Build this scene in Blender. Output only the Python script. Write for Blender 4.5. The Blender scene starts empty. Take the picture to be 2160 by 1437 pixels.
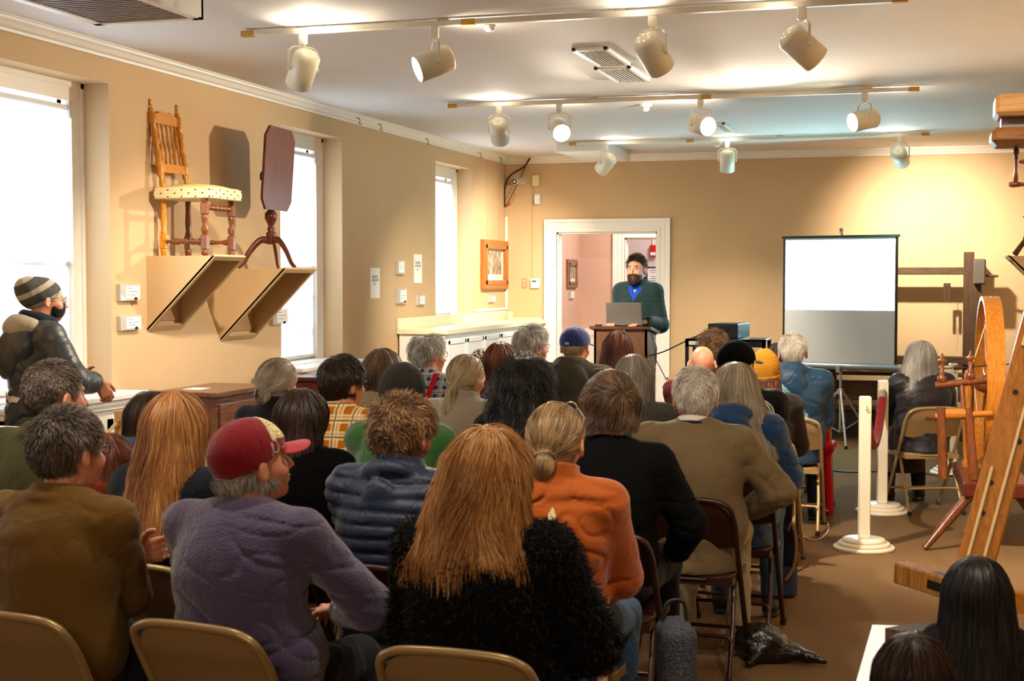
import bpy, math, random
import numpy as np
from mathutils import Vector, Matrix

SC = bpy.context.scene
COL = SC.collection
rng = random.Random(7)
nrng = np.random.default_rng(11)
R = math.radians
PI = math.pi

# ------------------------------------------------------------------ camera
F_PX, CAM_H, YAW, PITCH = 3015.0, 1.66, R(16.44), R(2.48)
cam_d = bpy.data.cameras.new('camera'); cam = bpy.data.objects.new('camera', cam_d); COL.objects.link(cam)
cam.location = (0, 0, CAM_H); cam.rotation_euler = (PI/2-PITCH, 0, YAW)
cam_d.sensor_width = 36; cam_d.lens = 36*F_PX/2160; cam_d.clip_start = .05; cam_d.clip_end = 100
cam_d.dof.use_dof = True; cam_d.dof.focus_distance = 10.5; cam_d.dof.aperture_fstop = 8.0
SC.camera = cam
CM = cam.rotation_euler.to_matrix()
CO = Vector((0, 0, CAM_H))
def ray(px, py): return CM @ Vector(((px-1080)/F_PX, -(py-718.5)/F_PX, -1))
def at_d(px, py, d): return CO + ray(px, py)*d
def at_x(px, py, X): r = ray(px, py); return CO + r*(X/r.x)
def at_y(px, py, Y): r = ray(px, py); return CO + r*(Y/r.y)
def at_z(px, py, Z=0): r = ray(px, py); return CO + r*((Z-CAM_H)/r.z)

# ------------------------------------------------------------------ objects
def tag(o, label=None, cat=None, group=None, kind=None):
    if label: o['label'] = label
    if cat: o['category'] = cat
    if group: o['group'] = group
    if kind: o['kind'] = kind
    return o
def thing(name, label, cat, loc=(0, 0, 0), rz=0, group=None):
    o = bpy.data.objects.new(name, None); COL.objects.link(o)
    o.location = loc; o.rotation_euler = (0, 0, rz); o.empty_display_size = .1
    return tag(o, label, cat, group)
def copy_tree(o, parent=None):
    c = o.copy(); COL.objects.link(c); c.parent = parent
    for ch in list(o.children): copy_tree(ch, c)
    return c
def np_mesh(name, V, faces, smooth=True, tint=None):
    """V (n,3); faces: list of int arrays (m,k)"""
    me = bpy.data.meshes.new(name)
    V = np.ascontiguousarray(V, dtype=np.float32)
    me.vertices.add(len(V)); me.vertices.foreach_set('co', V.ravel())
    li, ls, st = [], [], 0
    for f in faces:
        f = np.asarray(f, dtype=np.int32)
        if not len(f): continue
        li.append(f.ravel()); ls.append(st + np.arange(len(f), dtype=np.int32)*f.shape[1]); st += f.size
    li = np.concatenate(li); ls = np.concatenate(ls)
    me.loops.add(len(li)); me.loops.foreach_set('vertex_index', li)
    me.polygons.add(len(ls)); me.polygons.foreach_set('loop_start', ls)
    me.update(calc_edges=True)
    me.polygons.foreach_set('use_smooth', np.full(len(ls), smooth))
    if tint is not None:
        a = me.attributes.new('tint', 'FLOAT', 'POINT'); a.data.foreach_set('value', np.asarray(tint, dtype=np.float32))
    return me
def link(name, me, mat, parent=None, loc=None):
    o = bpy.data.objects.new(name, me); COL.objects.link(o)
    if mat is not None: me.materials.append(mat)
    if parent is not None: o.parent = parent
    if loc is not None: o.location = loc
    return o

class MB:
    """collects simple solids into ONE mesh"""
    def __init__(s): s.v = []; s.f = []; s.sm = []
    def add(s, V, F, sm=False, M=None):
        n = len(s.v)
        for p in V: s.v.append(tuple(M @ Vector(p)) if M is not None else tuple(p))
        for f in F: s.f.append(tuple(i+n for i in f)); s.sm.append(sm)
        return s
    def box(s, a, b, bev=0, M=None):
        x0, y0, z0 = [min(a[i], b[i]) for i in range(3)]; x1, y1, z1 = [max(a[i], b[i]) for i in range(3)]
        if bev <= 0:
            V = [(x0,y0,z0),(x1,y0,z0),(x1,y1,z0),(x0,y1,z0),(x0,y0,z1),(x1,y0,z1),(x1,y1,z1),(x0,y1,z1)]
            return s.add(V, [(0,3,2,1),(4,5,6,7),(0,1,5,4),(1,2,6,5),(2,3,7,6),(3,0,4,7)], False, M)
        b_ = min(bev, (x1-x0)*.49, (y1-y0)*.49, (z1-z0)*.49)
        def ring(z, k): return [(x0+k,y0+b_,z),(x0+b_,y0+k,z),(x1-b_,y0+k,z),(x1-k,y0+b_,z),(x1-k,y1-b_,z),(x1-b_,y1-k,z),(x0+b_,y1-k,z),(x0+k,y1-b_,z)]
        def ringi(z): return [(x0+b_,y0+b_*1.3,z),(x0+b_*1.3,y0+b_,z),(x1-b_*1.3,y0+b_,z),(x1-b_,y0+b_*1.3,z),(x1-b_,y1-b_*1.3,z),(x1-b_*1.3,y1-b_,z),(x0+b_*1.3,y1-b_,z),(x0+b_,y1-b_*1.3,z)]
        V = ringi(z0)+ring(z0+b_, 0)+ring(z1-b_, 0)+ringi(z1)
        F = [tuple(range(7,-1,-1)), tuple(range(24,32))]
        for L in range(3):
            for i in range(8): F.append((L*8+i, L*8+(i+1)%8, L*8+8+(i+1)%8, L*8+8+i))
        return s.add(V, F, False, M)
    def prism(s, poly, ax, a0, a1, M=None):
        """poly: 2D points in the two other axes (cyclic order), extruded on axis ax"""
        def P(u, v, a):
            return [(a,u,v),(v,a,u),(u,v,a)][ax]
        n = len(poly); V = [P(u,v,a0) for u,v in poly]+[P(u,v,a1) for u,v in poly]
        F = [tuple(range(n-1,-1,-1)), tuple(range(n,2*n))]+[(i,(i+1)%n,n+(i+1)%n,n+i) for i in range(n)]
        return s.add(V, F, False, M)
    def tube(s, pts, r, seg=10, closed=False, M=None, sq=1.0):
        pts = [Vector(p) for p in pts]; n = len(pts)
        rr = r if isinstance(r, (list, tuple)) else [r]*n
        T = []
        for i in range(n):
            a = pts[(i-1)%n] if (closed or i) else pts[0]; b = pts[(i+1)%n] if (closed or i < n-1) else pts[-1]
            t = (b-a); T.append(t.normalized() if t.length > 1e-9 else Vector((0,0,1)))
        up = Vector((0,0,1)) if abs(T[0].z) < .9 else Vector((1,0,0))
        N = (up-T[0]*up.dot(T[0])).normalized(); V = []
        for i in range(n):
            N = (N-T[i]*N.dot(T[i])).normalized(); B = T[i].cross(N)
            for k in range(seg):
                a = 2*PI*k/seg; V.append(pts[i]+N*(math.cos(a)*rr[i])+B*(math.sin(a)*rr[i]*sq))
        F = []
        for i in range(n if closed else n-1):
            j = (i+1)%n
            for k in range(seg): F.append((i*seg+k, i*seg+(k+1)%seg, j*seg+(k+1)%seg, j*seg+k))
        s.add(V, F, True, M)
        if not closed:
            s.add([V[k] for k in range(seg)], [tuple(range(seg-1,-1,-1))], False, M)
            s.add([V[(n-1)*seg+k] for k in range(seg)], [tuple(range(seg))], False, M)
        return s
    def lathe(s, prof, seg=20, a=(0,0,0), b=None, M=None):
        """prof: [(r, h)] ; axis from a; b gives the axis end (h then is along a->b in metres)"""
        a = Vector(a)
        if b is None: Q = Matrix.Identity(3)
        else: Q = (Vector(b)-a).to_track_quat('Z', 'Y').to_matrix()
        V = []; F = []; n = len(prof)
        for r, h in prof:
            for k in range(seg):
                t = 2*PI*k/seg; V.append(a+Q@Vector((max(r,1e-5)*math.cos(t), max(r,1e-5)*math.sin(t), h)))
        for i in range(n-1):
            for k in range(seg): F.append((i*seg+k, i*seg+(k+1)%seg, (i+1)*seg+(k+1)%seg, (i+1)*seg+k))
        s.add(V, F, True, M)
        if prof[0][0] > 1e-4: s.add(V[:seg], [tuple(range(seg-1,-1,-1))], False, M)
        if prof[-1][0] > 1e-4: s.add(V[-seg:], [tuple(range(seg))], False, M)
        return s
    def ball(s, c, r, seg=14, M=None):
        r = (r,r,r) if not isinstance(r,(tuple,list)) else r
        m = seg//2
        V = []; F = []
        for i in range(m+1):
            p = PI*i/m
            for k in range(seg):
                t = 2*PI*k/seg; V.append((c[0]+r[0]*math.sin(p)*math.cos(t), c[1]+r[1]*math.sin(p)*math.sin(t), c[2]-r[2]*math.cos(p)))
        for i in range(m):
            for k in range(seg): F.append((i*seg+k, i*seg+(k+1)%seg, (i+1)*seg+(k+1)%seg, (i+1)*seg+k))
        return s.add(V, F, True, M)
    def quad(s, a, b, c, d): return s.add([a,b,c,d], [(0,1,2,3)])
    def mesh(s, name):
        me = bpy.data.meshes.new(name); me.from_pydata([tuple(p) for p in s.v], [], s.f)
        me.polygons.foreach_set('use_smooth', s.sm); me.update(); return me
    def build(s, name, mat, parent=None, loc=None): return link(name, s.mesh(name), mat, parent, loc)

def bez(pts, n=10):
    """Catmull-Rom through pts"""
    P = [Vector(p) for p in pts]; P = [P[0]*2-P[1]]+P+[P[-1]*2-P[-2]]; out = []
    for i in range(1, len(P)-2):
        for k in range(n):
            t = k/n; a,b,c,d = P[i-1:i+3]
            out.append(.5*((2*b)+(c-a)*t+(2*a-5*b+4*c-d)*t*t+(3*b-a-3*c+d)*t**3))
    out.append(P[-2]); return out

# ------------------------------------------------------------------ materials
def lin(h):
    if isinstance(h, str):
        h = h.lstrip('#'); c = [int(h[i:i+2],16)/255 for i in (0,2,4)]
        return tuple((x/12.92 if x <= .04045 else ((x+.055)/1.055)**2.4) for x in c)+(1,)
    return tuple(h)+(1,) if len(h) == 3 else tuple(h)
class NT:
    def __init__(s, name):
        s.m = bpy.data.materials.new(name); s.m.use_nodes = True; s.t = s.m.node_tree; s.n = s.t.nodes; s.b = s.n['Principled BSDF']
        s.co = s.n.new('ShaderNodeTexCoord').outputs['Object']
    def L(s, a, b): s.t.links.new(a, b); return s
    def node(s, kind, ins={}, **kw):
        x = s.n.new('ShaderNode'+kind)
        for k, v in kw.items(): setattr(x, k, v)
        for k, v in ins.items():
            if hasattr(v, 'is_output') or hasattr(v, 'links') and not isinstance(v, (int, float)): s.t.links.new(v, x.inputs[k])
            else: x.inputs[k].default_value = v
        return x
    def mapping(s, sc=(1,1,1), rot=(0,0,0), src=None):
        return s.node('Mapping', {'Vector': src or s.co, 'Scale': sc, 'Rotation': rot}).outputs[0]
    def noise(s, scale, detail=3, vec=None, dist=0): return s.node('TexNoise', {'Vector': vec or s.co, 'Scale': scale, 'Detail': detail, 'Distortion': dist}).outputs['Fac']
    def ramp(s, fac, stops):
        x = s.node('ValToRGB', {'Fac': fac}); e = x.color_ramp.elements
        while len(e) < len(stops): e.new(.5)
        for i, (p, c) in enumerate(stops): e[i].position = p; e[i].color = lin(c)
        return x.outputs[0]
    def math(s, op, a, b=0.0, clamp=False):
        return s.node('Math', {0: a, 1: b}, operation=op, use_clamp=clamp).outputs[0]
    def mix(s, fac, a, b, mode='MIX'):
        x = s.n.new('ShaderNodeMix'); x.data_type = 'RGBA'; x.blend_type = mode
        for i, v in ((0, fac), (6, a), (7, b)):
            if hasattr(v, 'links'): s.t.links.new(v, x.inputs[i])
            else: x.inputs[i].default_value = lin(v) if i and isinstance(v, (str, tuple)) else v
        return x.outputs[2]
    def bump(s, h, strength=.3, dist=.01):
        x = s.node('Bump', {'Height': h, 'Strength': strength, 'Distance': dist}); s.L(x.outputs[0], s.b.inputs['Normal']); return s
    def set(s, color=None, rough=.6, metal=0, spec=.5, **kw):
        if color is not None:
            if hasattr(color, 'links'): s.L(color, s.b.inputs['Base Color'])
            else: s.b.inputs['Base Color'].default_value = lin(color)
        s.b.inputs['Roughness'].default_value = rough; s.b.inputs['Metallic'].default_value = metal
        s.b.inputs['Specular IOR Level'].default_value = spec
        for k, v in kw.items(): s.b.inputs[k.replace('_', ' ')].default_value = v
        return s.m
_mc = {}
def flat(name, c, rough=.6, metal=0, spec=.4, var=.06, vs=8, bump=0, bs=200, **kw):
    if name in _mc: return _mc[name]
    t = NT(name); c = lin(c)
    n = t.noise(vs, 4)
    a = tuple(max(0,x*(1-var)) for x in c[:3])+(1,); b = tuple(min(1,x*(1+var)) for x in c[:3])+(1,)
    col = t.mix(n, a, b)
    if bump: t.bump(t.noise(bs, 2), bump, .002)
    _mc[name] = t.set(col, rough, metal, spec, **kw); return _mc[name]
def emit(name, c, s):
    t = NT(name); t.b.inputs['Emission Color'].default_value = lin(c); t.b.inputs['Emission Strength'].default_value = s
    return t.set(c, .5)
def wood(name, dark, light, sc=6, axis=2, rough=.35, bump=.15, stretch=14):
    if name in _mc: return _mc[name]
    t = NT(name); s_ = [stretch]*3; s_[axis] = 1.0
    v = t.mapping(tuple(s_))
    n = t.noise(sc, 6, v, 1.2); n2 = t.noise(sc*6, 4, v, .3)
    f = t.math('ADD', t.math('MULTIPLY', n, .7), t.math('MULTIPLY', n2, .3))
    c = t.ramp(f, [(.33, dark), (.66, light)]); t.bump(n2, bump, .003)
    _mc[name] = t.set(c, rough, 0, .4); return _mc[name]

# ------------------------------------------------------------------ implicit surfaces
f32 = np.float32
def A(*x): return np.array(x, dtype=f32)
def rc(P, a, b, ra, rb):
    a = A(*a); b = A(*b); ba = b-a; pa = P-a
    t = np.clip(pa@ba/max(float(ba@ba), 1e-9), 0, 1)
    d = pa-t[:, None]*ba
    return np.sqrt(np.einsum('ij,ij->i', d, d))-(ra+(rb-ra)*t)
def ell(P, c, r, M=None):
    p = P-A(*c)
    if M is not None: p = p@M
    r = A(*r); q = p/r; k0 = np.sqrt((q*q).sum(1)); q2 = q/r; k1 = np.sqrt((q2*q2).sum(1))+1e-6
    return k0*(k0-1)/k1
def boxs(P, c, h, r=.01, M=None):
    p = P-A(*c)
    if M is not None: p = p@M
    q = np.abs(p)-(A(*h)-r)
    return np.sqrt((np.maximum(q, 0)**2).sum(1))+np.minimum(q.max(1), 0)-r
def torus(P, c, Rm, r, M=None, fz=1.0):
    p = P-A(*c)
    if M is not None: p = p@M
    q = np.sqrt(p[:,0]**2+p[:,1]**2)-Rm
    return np.sqrt(q*q+(p[:,2]/fz)**2)-r
def smin(a, b, k=.03):
    h = np.clip(.5+.5*(b-a)/k, 0, 1); return b+(a-b)*h-k*h*(1-h)
def smax(a, b, k=.02): return -smin(-a, -b, k)
def rotm(rx=0, ry=0, rz=0):
    """local axes as columns: P@M maps world to local"""
    from mathutils import Euler
    return np.array(Euler((rx, ry, rz)).to_matrix(), dtype=f32)
_ph = nrng.uniform(0, 6.28, 64).astype(f32); _dr = nrng.normal(size=(64,3)).astype(f32); _dr /= np.linalg.norm(_dr, axis=1, keepdims=True)
def noise3(P, freq, seed=0, n=5, st=(1,1,1)):
    o = 0; Q = P*A(*st)
    for i in range(n):
        k = (seed*7+i*3) % 64; o = o+np.sin(Q@(_dr[k]*freq*(1+.37*i))+_ph[(k*5+seed) % 64])
    return o/n
def near(P, c, rin, fn):
    d = np.sqrt(((P-A(*c))**2).sum(1)); m = d < rin+.04
    out = d-rin
    if m.any(): out[m] = fn(P[m])
    return out
def isosurf(f, lo, hi, h):
    """surface nets of f=0, evaluated only in blocks near the surface"""
    B = 8; lo = np.array(lo, dtype=f32); hi = np.array(hi, dtype=f32)
    nb = np.ceil((hi-lo)/h/B).astype(int)+1; n = nb*B
    g = np.stack(np.meshgrid(*[np.arange(k) for k in nb], indexing='ij'), -1).reshape(-1, 3)
    c = (lo+(g*B+(B-1)/2)*h).astype(f32)
    fc = f(c); keep = np.abs(fc) < B*h*.87*1.35+.012
    F = np.repeat(np.repeat(np.repeat(np.where(fc < 0, -1., 1.).astype(f32).reshape(nb), B, 0), B, 1), B, 2)
    F = F.reshape(nb[0], B, nb[1], B, nb[2], B)
    gk = g[keep]; loc = np.stack(np.meshgrid(*[np.arange(B)]*3, indexing='ij'), -1).reshape(-1, 3)
    for s0 in range(0, len(gk), 800):
        gg = gk[s0:s0+800]; P = (lo+(gg[:, None, :]*B+loc[None])*h).astype(f32).reshape(-1, 3)
        v = f(P).reshape(-1, B, B, B)
        F[gg[:,0], :, gg[:,1], :, gg[:,2], :] = v
    F = F.reshape(n)
    S = F < 0
    cs = S[:-1,:-1,:-1].astype(np.int8)
    tot = np.zeros(cs.shape, np.int8)
    for dx in (0,1):
        for dy in (0,1):
            for dz in (0,1): tot += S[dx:n[0]-1+dx, dy:n[1]-1+dy, dz:n[2]-1+dz]
    act = (tot > 0) & (tot < 8)
    idx = np.full(act.shape, -1, np.int32); ii = np.argwhere(act); idx[act] = np.arange(len(ii))
    pos = np.zeros((len(ii), 3), f32); cnt = np.zeros(len(ii), f32)
    for ax in range(3):
        o1, o2 = [k for k in range(3) if k != ax]
        for a in (0,1):
            for b in (0,1):
                q = ii.copy(); q[:, o1] += a; q[:, o2] += b; r_ = q.copy(); r_[:, ax] += 1
                va = F[q[:,0], q[:,1], q[:,2]]; vb = F[r_[:,0], r_[:,1], r_[:,2]]
                m = (va < 0) != (vb < 0); t = np.where(m, va/(va-vb+1e-12), 0)
                p = (q-ii).astype(f32); p[:, ax] += t; pos[m] += p[m]; cnt += m
    V = lo+(ii+pos/cnt[:, None])*h
    quads = []
    for ax in range(3):
        o1, o2 = [(1,2),(2,0),(0,1)][ax]
        sl0 = [slice(1, n[k]-1) for k in range(3)]; sl1 = list(sl0); sl0[ax] = slice(0, n[ax]-1); sl1[ax] = slice(1, n[ax])
        a = S[tuple(sl0)]; b = S[tuple(sl1)]; e = np.argwhere(a != b)
        if not len(e): continue
        off = np.ones(3, int); off[ax] = 0; e = e+off
        def ci(d1, d2):
            q = e.copy(); q[:, o1] -= d1; q[:, o2] -= d2; return idx[q[:,0], q[:,1], q[:,2]]
        Q = np.stack([ci(1,1), ci(0,1), ci(0,0), ci(1,0)], 1)
        ins = S[e[:,0], e[:,1], e[:,2]]
        Q[~ins] = Q[~ins][:, ::-1]; quads.append(Q)
    Q = np.concatenate(quads); Q = Q[(Q >= 0).all(1)]
    return V.astype(f32), Q
# ================================================================== ROOM
XL, XR, YB, YF, ZC = -4.68, 1.0, 15.6, -2.6, 3.03
def wallmat(name, c, sc=600):
    t = NT(name); n = t.noise(3, 3); n2 = t.noise(sc, 2)
    col = t.mix(n, tuple(x*.96 for x in lin(c)[:3]), tuple(min(1,x*1.04) for x in lin(c)[:3]))
    t.bump(n2, .12, .002); return t.set(col, .75, 0, .25)
M_wall = wallmat('tan_wall_paint', '#caac84'); M_ceil = wallmat('ceiling_paint', '#dddad6')
M_pink = wallmat('pink_wall_paint', '#cfae9c'); M_far = wallmat('far_room_paint', '#d8ccc8')
M_trim = flat('white_trim_paint', '#eee9e0', .35, 0, .5, .02)
M_white = flat('white_enamel', '#ecebe6', .35, 0, .5, .02)
M_cream = flat('cream_laminate', '#e9dcba', .28, 0, .5, .03)
M_creamp = flat('cream_enamel', '#ece2cc', .35, 0, .5, .02)
def carpet():
    t = NT('brown_carpet'); s = t.mapping((1,1,1))
    w1 = t.node('TexWave', {'Vector': s, 'Scale': 38, 'Distortion': 1.5, 'Detail': 2, 'Detail Scale': 8}, wave_type='BANDS', bands_direction='X').outputs['Fac']
    w2 = t.node('TexWave', {'Vector': s, 'Scale': 38, 'Distortion': 1.5, 'Detail': 2, 'Detail Scale': 8}, wave_type='BANDS', bands_direction='Y').outputs['Fac']
    h = t.math('MULTIPLY', w1, w2); n = t.noise(2.2, 4); nn = t.noise(240, 2)
    f = t.math('ADD', t.math('MULTIPLY', h, .5), t.math('MULTIPLY', nn, .5))
    c = t.ramp(f, [(.2, '#60482f'), (.55, '#876a48'), (.85, '#a0845c')])
    c = t.mix(t.math('MULTIPLY', n, .35), c, '#6e543c')
    t.bump(f, .5, .006); return t.set(c, .95, 0, .1)
M_carpet = carpet()
WIN = [(k, 7.46-3.46*(1-k), 6.30-3.46*(1-k)) for k in (0, 1, 2, 3)]   # (index, y far edge, y near edge)
WIN = [(0, 4.00, 2.84), (1, 7.46, 6.30), (2, 10.92, 9.76), (3, 14.38, 13.22)]
ZW0, ZW1, XG = 1.0, 2.81, -4.86
def struct(mb, name, mat, parent=None):
    o = mb.build(name, mat, parent)
    if parent is None: tag(o, kind='structure')
    return o
struct(MB().box((XL-.4, YF-.2, -.1), (XR+.2, YB+4.4, 0)), 'floor', M_carpet)
struct(MB().box((XL-.4, YF-.2, ZC), (XR+.2, YB+4.4, ZC+.1)), 'ceiling', M_ceil)
w = MB(); ys = [YF-.2]
for k, y1, y0 in WIN: ys += [y0, y1]
ys.append(YB)
for i in range(0, len(ys), 2): w.box((XL-.3, ys[i], 0), (XL, ys[i+1], ZC))
for k, y1, y0 in WIN:
    z0 = 1.28 if k == 3 else ZW0
    w.box((XL-.3, y0, 0), (XL, y1, z0)); w.box((XL-.3, y0, ZW1), (XL, y1, ZC))
struct(w, 'wall_left', M_wall)
DX0, DX1, DZ = -4.075, -2.93, 2.18
w = MB().box((XL-.3, YB, 0), (DX0, YB+.15, ZC)).box((DX1, YB, 0), (XR+.2, YB+.15, ZC)).box((DX0, YB, DZ), (DX1, YB+.15, ZC))
struct(w, 'wall_back', M_wall)
struct(MB().box((XR, YF-.2, 0), (XR+.2, YB, ZC)), 'wall_right', M_wall)
struct(MB().box((XL, YF-.2, 0), (XR, YF, ZC)), 'wall_front', M_wall)
# crown moulding
prof = [(0,0),(0,-.075),(.012,-.075),(.016,-.06),(.032,-.052),(.045,-.03),(.062,-.02),(.066,-.008),(.08,-.006),(.08,0)]
c = MB().prism([(XL+u, ZC+v) for u, v in prof][::-1] if 0 else [(ZC+v, XL+u) for u, v in prof], 1, YF, YB)
c.prism([(YB-u, ZC+v) for u, v in prof], 0, XL, XR); struct(c, 'trim_1', M_trim)
c = MB().prism([(ZC+v, XR-u) for u, v in prof], 1, YF, YB); struct(c, 'trim_2', M_trim)
for nm, a, b in (('baseboard_left', (XL, YF, 0), (XL+.018, YB, .12)), ('baseboard_right', (XR-.018, YF, 0), (XR, YB, .12))):
    struct(MB().box(a, b), nm, M_trim)
struct(MB().box((DX1+.15, YB-.018, 0), (XR, YB, .12)), 'baseboard_back', M_trim)
# windows
def shade_mat():
    t = NT('sheer_roller_shade'); n = t.noise(3, 2)
    col = t.mix(n, '#f2f4f6', '#ffffff'); t.set(col, .9, 0, .1)
    tr = t.node('BsdfTranslucent', {'Color': lin('#f4f8ff')}); mx = t.node('MixShader', {0: .75}); tp = t.node('BsdfTransparent')
    mx2 = t.node('MixShader', {0: .40}); out = t.n['Material Output']
    t.L(t.b.outputs[0], mx.inputs[1]); t.L(tr.outputs[0], mx.inputs[2]); t.L(mx.outputs[0], mx2.inputs[1]); t.L(tp.outputs[0], mx2.inputs[2]); t.L(mx2.outputs[0], out.inputs[0])
    return t.m
M_shade = shade_mat()
tg = NT('window_glass'); gl = tg.node('BsdfTransparent', {'Color': (.93,.96,.97,1)}); tg.set('#ffffff', .05, 0, .5)
mx = tg.node('MixShader', {0: .9}); tg.L(tg.b.outputs[0], mx.inputs[1]); tg.L(gl.outputs[0], mx.inputs[2]); tg.L(mx.outputs[0], tg.n['Material Output'].inputs[0]); M_glass = tg.m
M_plastic_w = flat('white_plastic', '#e6e6e2', .4, 0, .4, .02)
for k, y1, y0 in WIN:
    n = k+1; z0 = 1.28 if k == 3 else ZW0; za = z0 if k != 3 else 1.0
    e = bpy.data.objects.new('window_%d' % n, None); COL.objects.link(e); e.location = (XG, (y0+y1)/2, z0); tag(e, kind='structure')
    loc = -Vector(e.location)
    fr = MB(); cw = .11
    for a, b in (((XG-.03, y0, z0), (XG, y0+cw, ZW1)), ((XG-.03, y1-cw, z0), (XG, y1, ZW1)), ((XG-.03, y0+cw, ZW1-cw), (XG, y1-cw, ZW1)), ((XG-.12, y0, ZW1-.02), (XG-.03, y1, ZW1)), ((XG-.12, y0, z0), (XG-.03, y0+.03, ZW1)), ((XG-.12, y1-.03, z0), (XG-.03, y1, ZW1))): fr.box(a, b)
    fr.box((XG, y0+.0, z0), (XG+.012, y0+.03, ZW1)).box((XG, y1-.03, z0), (XG+.012, y1, ZW1)).box((XG, y0, ZW1-.03), (XG+.012, y1, ZW1))
    fr.build('window_frame', M_trim, e, loc)
    sa, sb = y0+cw, y1-cw; zm = (z0+ZW1-cw)/2 - .1
    for q, (xs, zz0, zz1) in enumerate(((-4.96, zm-.02, ZW1-cw+.02), (-4.925, z0, zm+.02))):
        sm_ = MB()
        for a, b in (((xs, sa-.02, zz0), (xs+.03, sa+.04, zz1)), ((xs, sb-.04, zz0), (xs+.03, sb+.02, zz1)), ((xs, sa, zz0), (xs+.03, sb, zz0+.045)), ((xs, sa, zz1-.045), (xs+.03, sb, zz1))): sm_.box(a, b)
        for i in (1, 2):
            yy = sa+(sb-sa)*i/3; sm_.box((xs+.004, yy-.011, zz0), (xs+.026, yy+.011, zz1))
        for i in (1, 2) if k != 3 else (1,):
            zz = zz0+(zz1-zz0)*i/(3 if k != 3 else 2); sm_.box((xs+.004, sa, zz-.011), (xs+.026, sb, zz+.011))
        so = sm_.build('sash', M_trim, e, loc)
        g = MB().box((xs+.012, sa, zz0), (xs+.017, sb, zz1)).build('glass', M_glass, so)
    sill = MB().box((XG-.03, y0, z0-.03), (XL+.001, y1, z0+.008), .004).build('sill', M_trim, e, loc)
    sh = MB(); sh.box((XG-.022, sa+.015, z0+.03), (XG-.020, sb-.015, ZW1-cw-.03)); so = sh.build('shade', M_shade, e, loc)
    rl = MB().tube([(XG-.025, sa+.01, ZW1-cw-.04), (XG-.025, sb-.01, ZW1-cw-.04)], .018, 12).box((XG-.03, sa+.014, z0+.02), (XG-.014, sb-.014, z0+.045)); rl.build('shade_roller', M_plastic_w, e, loc)
    MB().box((XG-.04, sb-.012, ZW1-cw-.10), (XG-.004, sb-.004, ZW1-cw)).box((XG-.04, sa+.004, ZW1-cw-.10), (XG-.004, sa+.012, ZW1-cw)).build('shade_bracket', M_plastic_w, e, loc)
# door casing
dc = bpy.data.objects.new('door_1', None); COL.objects.link(dc); dc.location = (-3.5, YB, 0); tag(dc, kind='structure')
def casing(cs, x0, x1, zt, y, s, k=.145):
    for a0, a1, th in ((0, k, .018), (0, .03, .026), (k-.035, k, .034), (.06, k-.06, .023)):
        cs.box((x0-a1, y, 0), (x0-a0, y-s*th, zt+a1)); cs.box((x1+a0, y, 0), (x1+a1, y-s*th, zt+a1)); cs.box((x0-a0, y, zt+a0), (x1+a0, y-s*th, zt+a1))
cs = MB(); casing(cs, DX0, DX1, DZ, YB, 1); cs.build('casing', M_trim, dc, -Vector(dc.location))
jm = MB().box((DX0, YB, 0), (DX0+.02, YB+.15, DZ)).box((DX1-.02, YB, 0), (DX1, YB+.15, DZ)).box((DX0, YB, DZ-.02), (DX1, YB+.15, DZ))
jm.box((DX0+.02, YB+.06, 0), (DX0+.032, YB+.09, DZ-.02)); jm.build('jamb', M_trim, dc, -Vector(dc.location))
# hallway behind
HB = 17.6; HX0, HX1 = -3.72, -2.75
w = MB().box((-4.45, YB+.15, 0), (-4.3, HB, ZC)); struct(w, 'wall_hall_side', M_pink)
w = MB().box((-4.45, HB, 0), (HX0, HB+.12, ZC)).box((HX1, HB, 0), (-1.6, HB+.12, ZC)).box((HX0, HB, 2.17), (HX1, HB+.12, ZC)); struct(w, 'wall_hall_back', M_pink)
struct(MB().box((-1.75, YB+.15, 0), (-1.6, HB, ZC)), 'wall_hall_end', M_pink)
w = MB().box((-4.45, 19.5, 0), (-1.6, 19.6, ZC)).box((-4.6, HB+.12, 0), (-4.45, 19.6, ZC)).box((-1.6, HB+.12, 0), (-1.45, 19.6, ZC)); struct(w, 'wall_far_room', M_far)
d2 = bpy.data.objects.new('door_2', None); COL.objects.link(d2); d2.location = (-3.2, HB, 0); tag(d2, kind='structure')
cs = MB(); casing(cs, HX0, HX1, 2.17, HB, 1, .15); cs.build('casing', M_trim, d2, -Vector(d2.location))
MB().box((HX0, HB, 0), (HX0+.02, HB+.12, 2.17)).box((HX1-.02, HB, 0), (HX1, HB+.12, 2.17)).box((HX0, HB, 2.15), (HX1, HB+.12, 2.17)).build('jamb', M_trim, d2, -Vector(d2.location))
# low white wainscot rail in the hall
struct(MB().box((-4.3, YB+.16, .95), (-4.27, HB, 1.03)).box((-4.3, HB-.03, .95), (HX0-.16, HB, 1.03)).box((-4.3, YB+.16, 0), (-4.285, HB, .95)).box((-4.3, HB-.015, 0), (HX0-.16, HB, .95)), 'trim_3', M_trim)

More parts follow.
